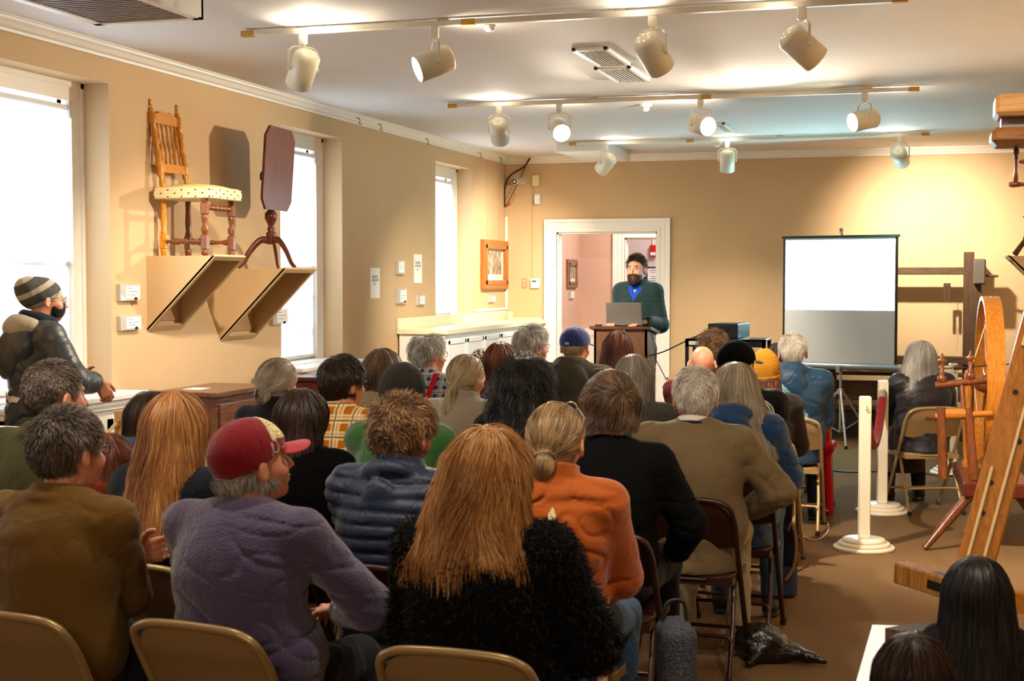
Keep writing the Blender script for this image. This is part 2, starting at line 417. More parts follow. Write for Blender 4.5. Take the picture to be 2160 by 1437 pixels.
# ---- radiator cabinets under the windows
for q, (k, y1, y0) in enumerate(WIN[1:3]):
    x1 = XL+.20; zt = .985
    rt = thing('radiator_cabinet', ['white panelled radiator cabinet under the window beside the standing person', 'white panelled radiator cabinet under the middle window past the tea table'][q], 'cabinet', (XL+.1, (y0+y1)/2, 0), 0, 'radiator cabinets under the windows')
    L = -Vector(rt.location)
    b = MB().box((XL+.02, y0-.1, 0), (x1-.02, y1+.03, zt-.05))
    for s in range(3):
        a = y0-.05+s*(y1-y0+.1)/3+.03; bb = a+(y1-y0)/3-.04
        b.box((x1-.02, a, .12), (x1-.012, bb, .2)).box((x1-.02, a, .8), (x1-.012, bb, .86)).box((x1-.02, a, .12), (x1-.012, a+.05, .86)).box((x1-.02, bb-.05, .12), (x1-.012, bb, .86))
    b.build('body', M_trim, rt, L)
    MB().box((XL+.002, y0-.12, zt-.02), (x1+.03, y1+.06, zt+.012), .006).box((XL+.002, y0-.11, zt-.045), (x1+.012, y1+.045, zt-.02)).box((XL+.002, y0-.10, zt-.07), (x1, y1+.035, zt-.045)).build('top', M_trim, rt, L)
# ---- tall counter cabinet in the corner
CX, CY0, CZ = -4.19, 12.15, 1.20
rt = thing('counter_cabinet', 'long white cabinet with cream top along the wall under the far window', 'cabinet', (-4.4, 13.8, 0)); L = -Vector(rt.location)
MB().box((XL+.02, CY0+.02, 0), (CX-.03, YB-.02, CZ-.045)).build('body', M_white, rt, L)
MB().box((XL+.002, CY0, CZ-.045), (CX, YB-.002, CZ), .004).box((XL+.002, CY0+.0, CZ), (XL+.02, YB-.002, 1.30), .003).box((XL+.02, YB-.02, CZ), (CX-.05, YB-.002, 1.22), .003).build('worktop', M_cream, rt, L)
nd = 6; dw = (YB-.1-CY0-.08)/nd
M_knob = flat('white_knob', '#f2f0ea', .25, 0, .5, 0)
for i in range(nd):
    a = CY0+.06+i*dw; b = a+dw-.04
    for z0, z1, nm in ((.1, .72, 'door'), (.76, 1.10, 'door')):
        m = MB().box((CX-.03, a, z0), (CX-.012, b, z1), .003)
        m.box((CX-.012, a+.0, z0), (CX-.006, a+.035, z1)).box((CX-.012, b-.035, z0), (CX-.006, b, z1)).box((CX-.012, a, z0), (CX-.006, b, z0+.035)).box((CX-.012, a, z1-.035), (CX-.006, b, z1))
        o = m.build(nm, M_white, rt, L)
        yk = (b-.06 if i % 2 == 0 else a+.06); zk = z0+.08 if z0 > .5 else z1-.08
        MB().ball((CX+.008, yk, zk), .014, 10).build('knob', M_knob, o)
o = MB().box((CX-.42, YB-.16, CZ), (CX-.36, YB-.13, CZ+.09), .004).build('outlet_box', flat('outlet_beige', '#d8ccae', .4), None)
tag(o, 'small beige outlet box standing on the cream counter top in the corner', 'outlet')

# ---- wall raceway, picture, labels on the left wall
def onwall(px, py): p = at_x(px, py, XL); return p.y, p.z
M_race = flat('raceway_white', '#eee8da', .4)
r_ = MB().box((XL+.002, YB-.035, 1.305), (XL+.03, YB-.005, 2.36), .003); ya = onwall(1000, 658)[0]
r_.box((XL+.002, ya, 1.305), (XL+.022, YB-.005, 1.335), .003); tag(r_.build('cable_raceway', M_race), 'cream cable raceway running up the room corner above the counter', 'raceway')
def picture(name, label, wallx, ya, yb, za, zb, fw, mat, art, dep=.035, axis='x', group=None):
    """axis x: on a wall of constant X, normal +X"""
    rt = thing(name, label, 'picture', (wallx, (ya+yb)/2, (za+zb)/2), 0, group); L = -Vector(rt.location)
    m = MB()
    for (a, b, c, d) in ((ya, ya+fw, za, zb), (yb-fw, yb, za, zb), (ya+fw, yb-fw, za, za+fw), (ya+fw, yb-fw, zb-fw, zb)):
        m.box((wallx, a, c), (wallx+dep, b, d), .004)
    i = fw*.55
    for (a, b, c, d) in ((ya+i, ya+fw+.006, za+i, zb-i), (yb-fw-.006, yb-i, za+i, zb-i), (ya+i, yb-i, za+i, za+fw+.006), (ya+i, yb-i, zb-fw-.006, zb-i)):
        m.box((wallx+dep-.012, a, c), (wallx+dep+.008, b, d), .003)
    m.build('frame', mat, rt, L)
    MB().box((wallx+.004, ya+fw, za+fw), (wallx+.012, yb-fw, zb-fw)).build('mat_board', flat('mat_board_white', '#efe8d8', .8), rt, L)
    MB().box((wallx+.012, ya+fw+(yb-ya)*.08, za+fw+(zb-za)*.13), (wallx+.014, yb-fw-(yb-ya)*.08, zb-fw-(zb-za)*.05)).build('photograph', art, rt, L)
    return rt
def artmat(name, dark, light, sc):
    t = NT(name); v = t.mapping((1, 2.2, .9)); n = t.noise(sc, 6, v, 1.5); vo = t.node('TexVoronoi', {'Vector': v, 'Scale': sc*1.3}).outputs['Distance']
    f = t.math('ADD', t.math('MULTIPLY', n, .7), t.math('MULTIPLY', vo, .5)); return t.set(t.ramp(f, [(.3, dark), (.55, '#8a7a66'), (.8, light)]), .5)
M_frame = wood('oak_frame', '#8a4c1c', '#c07a36', 5, 2, .3)
y0, z1 = onwall(1013, 505); y1, z0 = onwall(1065, 609)
picture('framed_picture', 'wood framed old group photograph hanging in the corner by the doorway', XL, y0, y1-.02, z0, z1, .09, M_frame, artmat('old_group_photo', '#3a2c22', '#d8c8ae', 9), .05)
M_wire = flat('picture_wire', '#b89a70', .5)
m = MB()
for f in (.25, .75): yy = y0+(y1-y0)*f; m.tube([(XL+.012, yy, z1-.02), (XL+.012, yy, ZC-.08)], .0016, 6)
tag(m.build('hanging_wire', M_wire), 'pair of thin wires holding the corner picture from the moulding', 'wire')
M_acr = NT('clear_acrylic'); M_acr.set('#f4ede0', .08, 0, .6); _t = M_acr.node('BsdfTransparent'); _m = M_acr.node('MixShader', {0: .45}); M_acr.L(M_acr.b.outputs[0], _m.inputs[1]); M_acr.L(_t.outputs[0], _m.inputs[2]); M_acr.L(_m.outputs[0], M_acr.n['Material Output'].inputs[0]); M_acr = M_acr.m
M_paper = flat('white_paper', '#f3f1ec', .8, 0, .1, .01); M_ink = flat('grey_ink', '#8a8a90', .8, 0, .1, .02)
def wall_label(px0, py0, px1, py1, label, x=XL, dep=.03, acr=True, lines=3, knob=False, group='small exhibit labels on the wall', pw=.25):
    ya, zt = at_x(px0, py0, x)[1:]; yb, zb = at_x(px1, py1, x)[1:]
    rt = thing('exhibit_sign' if acr else 'paper_sign', label, 'label' if acr else 'notice', (x, (ya+yb)/2, (zt+zb)/2), 0, group); L = -Vector(rt.location)
    w_, h_ = yb-ya, zt-zb
    if acr:
        MB().box((x, ya, zb), (x+dep, yb, zt), .002).build('holder', M_acr, rt, L)
        a, b, c, d = ya+w_*pw, yb-w_*.06, zb+h_*.12, zt-h_*.12; xx = x+dep+.0005
    else: a, b, c, d = ya, yb, zb, zt; xx = x
    MB().box((xx, a, c), (xx+.0015, b, d)).build('paper', M_paper, rt, L)
    if not acr:
        m = MB()
        for i, (wd, zz) in enumerate(((.62, .705), (.72, .595), (.36, .47))):
            cw = (b-a)*wd/9
            for j in range(9 if i < 2 else 4):
                yy = (a+b)/2-(b-a)*wd/2+j*cw*(1 if i < 2 else 2.1); zz2 = c+(d-c)*zz
                m.box((xx+.0015, yy, zz2-.011), (xx+.002, yy+cw*.66, zz2+.011*(1.4 if (j*7+i) % 3 == 0 else .8)))
        m.build('writing', M_ink, rt, L)
    else:
        m = MB()
        for i in range(lines):
            zz = c+(d-c)*(.8-.5*i/max(1, lines-1)); m.box((xx+.0015, a+(b-a)*.12, zz-.002), (xx+.002, a+(b-a)*(.45+.4*((i*5) % 3)/2), zz+.002))
        m.build('writing', M_ink, rt, L)
    if knob: MB().lathe([(.009,0),(.009,.012),(.005,.016)], 10, (x+dep, yb-w_*.3, zb+h_*.13), (x+dep+1, yb-w_*.3, zb+h_*.13)).build('lock_screw', flat('dark_screw', '#3a3530', .3, .8), rt, L)
    return rt
wall_label(245, 599, 288, 634, 'upper clear label holder beside the bracket carrying the wooden chair', knob=True)
wall_label(246, 667, 290, 695, 'lower clear label holder beneath another one by the wooden chair bracket', knob=True)
wall_label(568, 650, 600, 684, 'clear label holder partly behind the tip of the tea table bracket', knob=True)
wall_label(833, 549, 847, 579, 'small label holder between the two tall white notices, upper of its pair', pw=.12)
wall_label(833, 609, 852, 640, 'label holder with a dark lock screw below another small label', knob=True)
wall_label(876, 623, 890, 643, 'smallest label holder directly under the higher white notice')
wall_label(1029, 624, 1040, 637, 'tiny label holder under the oak framed corner picture')
wall_label(781, 565, 801, 629, 'tall white paper notice with three short lines, lower one on the wall', acr=False, group='white paper notices on the wall')
wall_label(873, 536, 890, 597, 'tall white paper notice near the far window, hung higher', acr=False, group='white paper notices on the wall')

# ---- hooks on the crown
M_hook = flat('black_hook', '#2a2622', .4, .6)
for px, py in ((757, 255), (802, 268), (901, 298), (1013, 327), (1056, 337)):
    p = at_x(px, py, XL+.07)
    tag(MB().tube([(p.x-.02, p.y, p.z+.02), (p.x, p.y, p.z+.025), (p.x+.012, p.y, p.z), (p.x, p.y, p.z-.025), (p.x+.016, p.y, p.z-.034), (p.x+.024, p.y, p.z-.02)], .0035, 6).build('picture_hook', M_hook),
        'small black picture hook on the white crown moulding of the window wall', 'hook', 'picture hooks on the crown moulding')

# ---- back wall fittings
def onback(px, py): p = at_y(px, py, YB); return p.x, p.z
M_beige = flat('beige_plastic', '#ead9ae', .4)
x0, z0 = onback(1125, 393); x1, z1 = onback(1139, 370)
tag(MB().box((x0, YB-.05, z0), (x1, YB, z1), .006).box((x0+.03, YB-.055, z0+.02), (x1-.03, YB-.05, z1-.02), .002).build('junction_box', M_beige), 'beige alarm box above the white motion sensor', 'box')
x0, z0 = onback(1128, 432); x1, z1 = onback(1141, 409)
tag(MB().box((x0, YB-.06, z0), (x1, YB, z1), .014).box((x0+.012, YB-.064, z0+.02), (x1-.012, YB-.058, z0+.06), .004).build('motion_sensor', M_plastic_w), 'white motion sensor on the back wall below the beige box', 'sensor')
xc, zt = onback(1124, 393); zb = onback(1125, 587)[1]
tag(MB().box((xc-.006, YB-.012, zb), (xc+.008, YB, zt+.15)).box((xc-.006, YB-.012, zt+.1), (xc+.03, YB, zt+.115)).build('wall_conduit', M_wall), 'tan conduit running down the back wall to the thermostat', 'conduit')
rt = thing('thermostat', 'white thermostat with a green display by the doorway casing', 'thermostat'); x0, z0 = onback(1120, 608); x1, z1 = onback(1139, 587)
rt.location = (x0, YB, z0); L = -Vector(rt.location)
MB().box((x0, YB-.03, z0), (x1, YB, z1), .005).box((x0+.003, YB-.036, z0+.035), (x1-.003, YB-.03, z1-.003), .003).build('housing', M_plastic_w, rt, L)
MB().box((x0+.02, YB-.038, z1-.045), (x1-.035, YB-.0355, z1-.025)).build('display', flat('green_display', '#2e7a55', .3), rt, L)
x0, z0 = onback(1101, 608); x1, z1 = onback(1112, 587)
rt = thing('light_switch', 'metal double light switch plate next to the thermostat', 'switch', (x0, YB, z0)); L = -Vector(rt.location)
MB().box((x0, YB-.008, z0), (x1, YB, z1), .003).build('plate', flat('brushed_plate', '#cdbb94', .3, .7), rt, L)
for zz in (.33, .67): MB().box((x0+.02, YB-.02, z0+(z1-z0)*zz-.008), (x0+.03, YB-.006, z0+(z1-z0)*zz+.008)).build('toggle', M_plastic_w, rt, L)
# security camera
pc = at_y(1103, 380, YB); rt = thing('security_camera', 'white bullet security camera with dark lens in the corner under the moulding', 'camera', tuple(pc)); L = -Vector(rt.location)
MB().lathe([(.045,0),(.045,.02),(.03,.03)], 16, (pc.x, YB, pc.z), (pc.x, YB-1, pc.z)).tube([(pc.x, YB-.03, pc.z), (pc.x-.02, YB-.09, pc.z-.02)], .012, 8).build('mount', M_plastic_w, rt, L)
a = Vector((pc.x+.02, YB-.05, pc.z-.0)); b = at_d(1097, 384, 15.6); b = Vector((pc.x-.035, YB-.22, pc.z-.03))
MB().lathe([(.001,0),(.034,.002),(.034,.17),(.038,.172),(.038,.18),(.03,.18)], 16, tuple(a), tuple(b)).build('body', M_plastic_w, rt, L)
d = (b-a).normalized(); MB().lathe([(.034,0),(.03,.006),(.016,.006),(.014,-.0)], 16, tuple(a+d*.176), tuple(a+d)).build('lens', flat('dark_lens', '#1c1416', .2), rt, L)
# black cable loop from the ceiling
def bpts(lst, y=YB-.06): return [at_y(px, py, y) for px, py in lst]
M_blk = flat('black_rubber', '#141211', .45, 0, .4)
tag(MB().tube(bez(bpts([(1118, 333), (1108, 349), (1100, 356), (1082, 366), (1070, 380), (1065, 400), (1065, 436)])), .009, 8).build('black_cable', M_blk), 'thick black cable looping from the ceiling into the corner raceway', 'cable')
m = MB().tube(bez(bpts([(1118, 335), (1108, 352), (1095, 380), (1083, 405), (1068, 433)], YB-.09)), .006, 6)
tag(m.build('brown_cable', flat('brown_cable_skin', '#6a4222', .5)), 'thin brown cable stretched straight from ceiling to corner', 'cable')
tag(MB().tube(bez(bpts([(1083, 400), (1085, 412), (1080, 425), (1068, 434)])), .003, 6).tube(bez(bpts([(1066, 438), (1070, 434), (1077, 431)])), .007, 6).build('red_cable', flat('red_cable_skin', '#b8361c', .5)), 'short orange red cable end at the top of the corner raceway', 'cable')

# ---- hall items
ya, zt = at_x(1194, 547, -4.3)[1:]; yb, zb = at_x(1214, 607, -4.3)[1:]
picture('framed_picture', 'grey brown framed photograph on the pink hall wall', -4.3, ya, yb, zb, zt, .07, flat('weathered_frame', '#8a6a55', .6), artmat('hall_photo', '#4a4238', '#c8c0b0', 8), .03)
wall_label(1199, 614, 1208, 630, 'small label under the photograph in the hall', x=-4.3, dep=.02)
p = at_y(1378, 531, 19.5); rt = thing('fire_alarm', 'red fire alarm with white strobe on the wall beyond the doorway', 'alarm', tuple(p)); L = -Vector(rt.location)
MB().box((p.x-.04, 19.44, p.z-.07), (p.x+.05, 19.5, p.z+.09), .008).build('body', flat('alarm_red', '#c01a1c', .35), rt, L)
MB().box((p.x-.03, 19.435, p.z-.055), (p.x+.04, 19.445, p.z-.01), .003).build('strobe', M_plastic_w, rt, L)
MB().tube([(p.x, 19.485, p.z+.09), (p.x, 19.485, 2.95)], .012, 8).build('conduit', M_trim, rt, L)
x0, z1 = (lambda q: (q.x, q.z))(at_y(1364, 563, 19.5)); x1, z0 = (lambda q: (q.x, q.z))(at_y(1392, 599, 19.5))
rt = thing('framed_sign', 'black framed white sign on the wall beyond the doorway', 'sign', (x0, 19.5, z0)); L = -Vector(rt.location)
m = MB()
for a, b in (((x0, 19.48, z0), (x0+.016, 19.5, z1)), ((x1-.016, 19.48, z0), (x1, 19.5, z1)), ((x0, 19.48, z0), (x1, 19.5, z0+.016)), ((x0, 19.48, z1-.016), (x1, 19.5, z1))): m.box(a, b)
m.build('frame', M_blk, rt, L); MB().box((x0+.01, 19.488, z0+.01), (x1-.01, 19.495, z1-.01)).build('sheet', M_paper, rt, L)
m = MB()
for i, wd in enumerate((.5, .3, 0, .35, .4, .55)):
    zz = z1-.05-i*.028; cx = (x0+x1)/2
    if wd: m.box((cx-wd*.5*(x1-x0), 19.486, zz-.005), (cx+wd*.5*(x1-x0), 19.488, zz+.005))
m.build('writing', M_ink, rt, L)

# ================================================================== CEILING THINGS
# return-air grille box
p0 = at_z(205, 51, ZC-.12); p1 = at_z(437, 41, ZC-.12)
rt = thing('return_air_grille', 'large white ceiling box with grey slatted grille above the first window', 'vent', (p0.x-.6, p0.y-1, ZC)); L = -Vector(rt.location)
gx1, gy1 = p1.x, p0.y; gx0, gy0 = gx1-1.25, gy1-1.9
gx0 = p0.x
zb = ZC-.12
m = MB()
for a, b in (((gx0, gy0, zb), (gx0+.02, gy1, ZC)), ((gx1-.02, gy0, zb), (gx1, gy1, ZC)), ((gx0, gy0, zb), (gx1, gy0+.02, ZC)), ((gx0, gy1-.02, zb), (gx1, gy1, ZC))): m.box(a, b)
for a, b in (((gx0, gy0, zb-.008), (gx0+.045, gy1, zb)), ((gx1-.045, gy0, zb-.008), (gx1, gy1, zb)), ((gx0, gy0, zb-.008), (gx1, gy0+.045, zb)), ((gx0, gy1-.045, zb-.008), (gx1, gy1, zb))): m.box(a, b)
m.build('frame', M_white, rt, L)
m = MB(); n = 46
for i in range(n):
    y = gy0+.05+(gy1-gy0-.1)*(i+.5)/n; m.box((gx0+.04, y-.010, zb+.0), (gx1-.04, y+.006, zb+.004))
m.build('slats', flat('grey_grille', '#9c9490', .5), rt, L)
MB().box((gx0+.02, gy0+.02, zb+.05), (gx1-.02, gy1-.02, zb+.06)).build('filter', flat('dark_filter', '#57504c', .9), rt, L)
# diffusers
def diffuser(c4, label, nl=9):
    """c4: pixel corners (x0,y0,x1,y1) of near-left and far-right"""
    a = at_z(c4[0], c4[1], ZC); b = at_z(c4[2], c4[3], ZC)
    x0, x1 = sorted((a.x, b.x)); y0, y1 = sorted((a.y, b.y))
    rt = thing('ceiling_vent', label, 'vent', ((x0+x1)/2, (y0+y1)/2, ZC), 0, 'ceiling air vents'); L = -Vector(rt.location); t = .02; w_ = .03
    m = MB()
    for p, q in (((x0, y0), (x1, y0+w_)), ((x0, y1-w_), (x1, y1)), ((x0, y0), (x0+w_, y1)), ((x1-w_, y0), (x1, y1))): m.box((p[0], p[1], ZC-t), (q[0], q[1], ZC), .004)
    m.build('frame', M_white, rt, L); m = MB()
    for i in range(nl):
        xx = x0+w_+(x1-x0-2*w_)*(i+.5)/nl; s = 1
        m.prism([(ZC-.003, xx-.004), (ZC-.003, xx-.001), (ZC-.019, xx+.007), (ZC-.019, xx+.004)], 1, y0+w_, y1-w_)
    m.build('louvres', M_white, rt, L); MB().box((x0+w_, y0+w_, ZC-.0015), (x1-w_, y1-w_, ZC-.0005)).build('duct', flat('duct_dark', '#4a4744', .9), rt, L)
diffuser((1205, 101, 1332, 133), 'white louvred ceiling vent just behind the first light track')
diffuser((1252, 141, 1372, 167), 'white louvred ceiling vent just past another close to the first track')
diffuser((1500, 259, 1552, 275), 'small white ceiling vent between the second and third light tracks', 6)
# white box near the back wall
a = at_z(1172, 321, ZC-.1); b = at_z(1330, 340, ZC-.1)
tag(MB().box((a.x, min(a.y, YB-.9), ZC-.1), (b.x, YB-.35, ZC), .006).build('ceiling_box', M_white), 'white box mounted on the ceiling in front of the back wall', 'box')
# smoke detectors
M_det = flat('detector_white', '#e8e4dc', .4)
for px, py, lb in ((1033, 48, 'round smoke detector on the ceiling by the first light track'), (1362, 225, 'round smoke detector on the ceiling behind the second light track'), (1513, 304, 'round smoke detector on the ceiling near the third light track')):
    p = at_z(px, py-6, ZC); rt = thing('smoke_detector', lb, 'smoke detector', tuple(p), 0, 'ceiling smoke detectors'); k = .9 if px == 1033 else .85
    MB().lathe([(.06*k,0),(.06*k,-.012),(.055*k,-.02),(.04*k,-.022)], 20).build('base', M_det, rt)
    MB().lathe([(.04*k,-.02),(.034*k,-.045),(.03*k,-.05),(.02*k,-.06),(.001,-.062)], 20).build('sensor_head', M_det, rt)
    MB().lathe([(.037*k,-.027),(.0385*k,-.03),(.035*k,-.036)], 20).build('slots', flat('slot_dark', '#5a5652', .7), rt)

# light tracks + lamp heads
M_track = flat('track_cream', '#e6dfcd', .4, 0, .4, .02); M_tape = flat('tan_tape', '#c99a45', .6); M_can = flat('lamp_can_cream', '#e2dcc6', .38, 0, .5, .03)
M_vent = emit('lamp_vent_hole', '#ffe0a8', 1.2)
M_lens_on = emit('lamp_lens_lit', '#fff2d2', 28); M_lens_off = flat('lamp_lens_dark', '#4b463e', .3)
TR = [(7.18, -3.66, -.14), (10.60, -3.64, -.12), (13.9, -3.5, -.06)]
M_tube = flat('lamp_inside', '#cbbf9a', .3, .3)
for i, (y, x0, x1) in enumerate(TR):
    rt = thing('light_track', ['white ceiling light track closest to the return air grille', 'white ceiling light track in the middle of the room', 'white ceiling light track in front of the back wall'][i], 'light track', (x0, y, ZC), 0, 'ceiling light tracks'); L = -Vector(rt.location)
    zt = ZC-.012
    MB().box((x0, y-.018, zt-.03), (x1, y+.018, zt), .003).build('rail', M_track, rt, L)
    xm = x0+(x1-x0)*[.36, .56, .34][i]
    for a, b in ((x0-.004, x0+.07), (x1-.07, x1+.004), (xm, xm+.075)): MB().box((a, y-.0195, zt-.0315), (b, y+.0195, zt+.001)).build('tape', M_tape, rt, L)
    m = MB()
    for f in (.08, .33, .6, .9): xx = x0+(x1-x0)*f; m.box((xx-.03, y-.008, zt), (xx+.03, y+.03, ZC))
    m.box((x0+.1, y+.016, zt+.001), (x1-.2, y+.020, zt+.006)); m.build('clips', M_track, rt, L)
LAMPS = []
def lamp(tr, px, aim, label, on, r=.072, ln=.205, drop=.19):
    y, x0, x1 = TR[tr]; zt = ZC-.042
    p = at_y(px, 200, y); X = p.x
    rt = thing('track_lamp', label, 'lamp', (X, y, zt), 0, 'track lamps on the %s light track' % ('first', 'second', 'third')[tr])
    aim = Vector(aim).normalized(); c = Vector((0, 0, -drop))
    MB().box((-.022, -.016, -.06), (.022, .016, 0), .004).lathe([(.012,-.075),(.012,-.06)], 10).build('track_adapter', M_track, rt)
    side = aim.cross(Vector((0,0,1))).normalized()
    ya = []
    hw = r+.012
    for s_, t_ in ((-1, 0), (-1, .06), (-1, .1), (-.7, .122), (0, .126), (.7, .122), (1, .1), (1, .06), (1, 0)):
        ya.append(c+side*(hw*s_)+Vector((0,0,t_*(drop-.07)/.126)))
    m = MB().tube(ya, .0085, 8, sq=.45); 
    for s_ in (-1, 1): m.lathe([(.012,0),(.012,.008),(.006,.012)], 10, tuple(c+side*(hw*s_-.004*s_)), tuple(c+side*(hw*s_+s_)))
    m.build('yoke', M_track, rt)
    a = c-aim*ln*.5; b = c+aim*ln*.5
    MB().lathe([(r*.62,0),(r*.86,.008),(r,.022),(r,ln),(r*.93,ln),(r*.93,ln-.03)], 28, tuple(a), tuple(b)).build('can', M_can, rt)
    o = MB().lathe([(.001,0),(r*.93,0.0)], 24, tuple(b-aim*.022), tuple(b+aim)).build('lens', M_lens_on if on else M_lens_off, rt)
    Q = aim.to_track_quat('Z', 'Y').to_matrix(); m = MB()
    for q in range(6):
        t = 2*PI*q/6; cc = a+Q@Vector((math.cos(t)*r*.42, math.sin(t)*r*.42, 0)); m.lathe([(.004,0),(.004,.0012)], 8, tuple(cc), tuple(cc-aim))
    m.build('vent_holes', M_vent if on else M_lens_off, rt)
    LAMPS.append((Vector(rt.location)+c, aim, r, ln, on))
lamp(0, 640, (-.50, .42, -.75), 'track lamp at the window end of the first track, pointing down', True)
lamp(0, 917, (-.75, -.5, -.36), 'lit track lamp pointing at the window wall, second along the first track', True)
lamp(0, 1376, (.30, .62, -.62), 'large track lamp tilted down away, third along the first track', True)
lamp(0, 1690, (.62, .38, -.55), 'track lamp turned toward the spinning wheels at the end of first track', True)
lamp(1, 1053, (-.12, .75, -.62), 'track lamp pointing down at the window end of the middle track', True)
lamp(1, 1180, (.42, -.85, -.42), 'glaring lit track lamp, second along the middle track', True)
lamp(1, 1478, (.66, -.70, -.22), 'lit track lamp facing sideways, third along the middle track', True)
lamp(1, 1824, (-.78, -.55, -.22), 'lit track lamp at the spinning wheel end of the middle track', True)
lamp(2, 1279, (-.62, .45, -.55), 'track lamp tilted toward the doorway at the start of the far track', True)
lamp(2, 1535, (-.05, .38, -.85), 'track lamp hanging straight down in the middle of the far track', True)
lamp(2, 1900, (.20, 1.0, -.55), 'track lamp aimed at the back wall above the projector screen', True)
# ================================================================== FURNITURE AND EXHIBITS
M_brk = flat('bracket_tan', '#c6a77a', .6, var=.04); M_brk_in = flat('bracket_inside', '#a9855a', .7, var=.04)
def bracket(x0, x1, y0, y1, zt, zb, label, s=1):
    """hollow wedge standing out from a wall at x0 to tip x1"""
    rt = thing('wall_bracket', label, 'bracket', (x0, (y0+y1)/2, zt)); L = -Vector(rt.location); t = .018
    m = MB()
    tri = [(zt, x0), (zt, x1), (zb, x0)]
    for a, b in ((y0, y0+t), (y1-t, y1)): m.prism(tri if s > 0 else tri[::-1], 1, a, b)
    m.box((x0, y0+t, zt-t), (x1-(t*1.0)*s, y1-t, zt))
    dx, dz = (x0-x1), (zb-zt); ln = math.hypot(dx, dz); nx, nz = -dz/ln*(-1)*s, dx/ln*(-1)*s
    m.build('shell', M_brk, rt, L)
    # slanted face frame
    e1 = Vector((x1, 0, zt)); e0 = Vector((x0, 0, zb)); u = (e0-e1).normalized(); n = Vector((-u.z, 0, u.x))
    if n.x*s < 0: n = -n
    def bar(t0, t1, a, b, nm):
        P = [e1+u*t0, e1+u*t1]; mm = MB(); V = []
        for p in P:
            for q in (n*.006, n*-.012):
                for yy in (a, b): V.append((p.x+q.x, yy, p.z+q.z))
        return V
    m = MB(); le = (e0-e1).length
    for t0, t1, a, b in ((0, .035, y0, y1), (le-.045, le, y0, y1), (.035, le-.045, y0, y0+.034), (.035, le-.045, y1-.034, y1)):
        V = bar(t0, t1, a, b, ''); m.add(V, [(0,1,3,2),(4,6,7,5),(0,4,5,1),(2,3,7,6),(0,2,6,4),(1,5,7,3)])
    m.build('face_frame', M_brk, rt, L)
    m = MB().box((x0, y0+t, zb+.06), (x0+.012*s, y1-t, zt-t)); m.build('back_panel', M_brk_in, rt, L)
    return rt
bracket(XL, -4.21, 7.86, 8.27, 1.80, 1.335, 'hollow tan wedge bracket carrying the old turned wooden chair')
bracket(XL, -4.19, 8.81, 9.31, 1.728, 1.235, 'hollow tan wedge bracket carrying the tilted tea table')
bracket(XR, .53, 11.35, 11.8, 1.83, 1.36, 'tan wedge bracket on the wall behind the spinning wheel, with a turned wooden stand', -1)

# ---- antique chair on the bracket
M_honey = wood('honey_maple', '#a8620e', '#dc962c', 7, 2, .22); M_walnut = wood('turned_walnut', '#4a2410', '#8a4f26', 7, 2, .22)
M_rush = NT('cream_upholstery'); _n = M_rush.noise(14, 3); M_rush.bump(M_rush.noise(160, 2), .4, .003); M_rush = M_rush.set(M_rush.mix(_n, '#d2b268', '#e6cc8c'), .85, 0, .2)
M_stud = flat('dark_brass_nail', '#4c3418', .3, .6)
def turned(a, b, segs, r, nseg=14):
    """lathe profile between a and b: segs list of (t, rel radius)"""
    a = Vector(a); b = Vector(b); ln = (b-a).length
    return [(r*k, t*ln) for t, k in segs]
BALUS = [(0,.8),(.04,1.1),(.08,.7),(.14,.65),(.3,1.25),(.36,1.3),(.42,.75),(.46,1.1),(.5,.6),(.54,1.1),(.6,.8),(.75,.65),(.88,1.2),(.93,.8),(1,.9)]
BEADS = [(0,.8)]+[(.05+.9*i/24, (1.25 if i % 4 == 2 else .72 if i % 4 == 0 else 1.0)) for i in range(25)]+[(1,.8)]
rt = thing('antique_chair', 'old turned wooden chair with spindle back and studded cream seat on a wall bracket', 'chair', (-4.44, 8.08, 1.80))
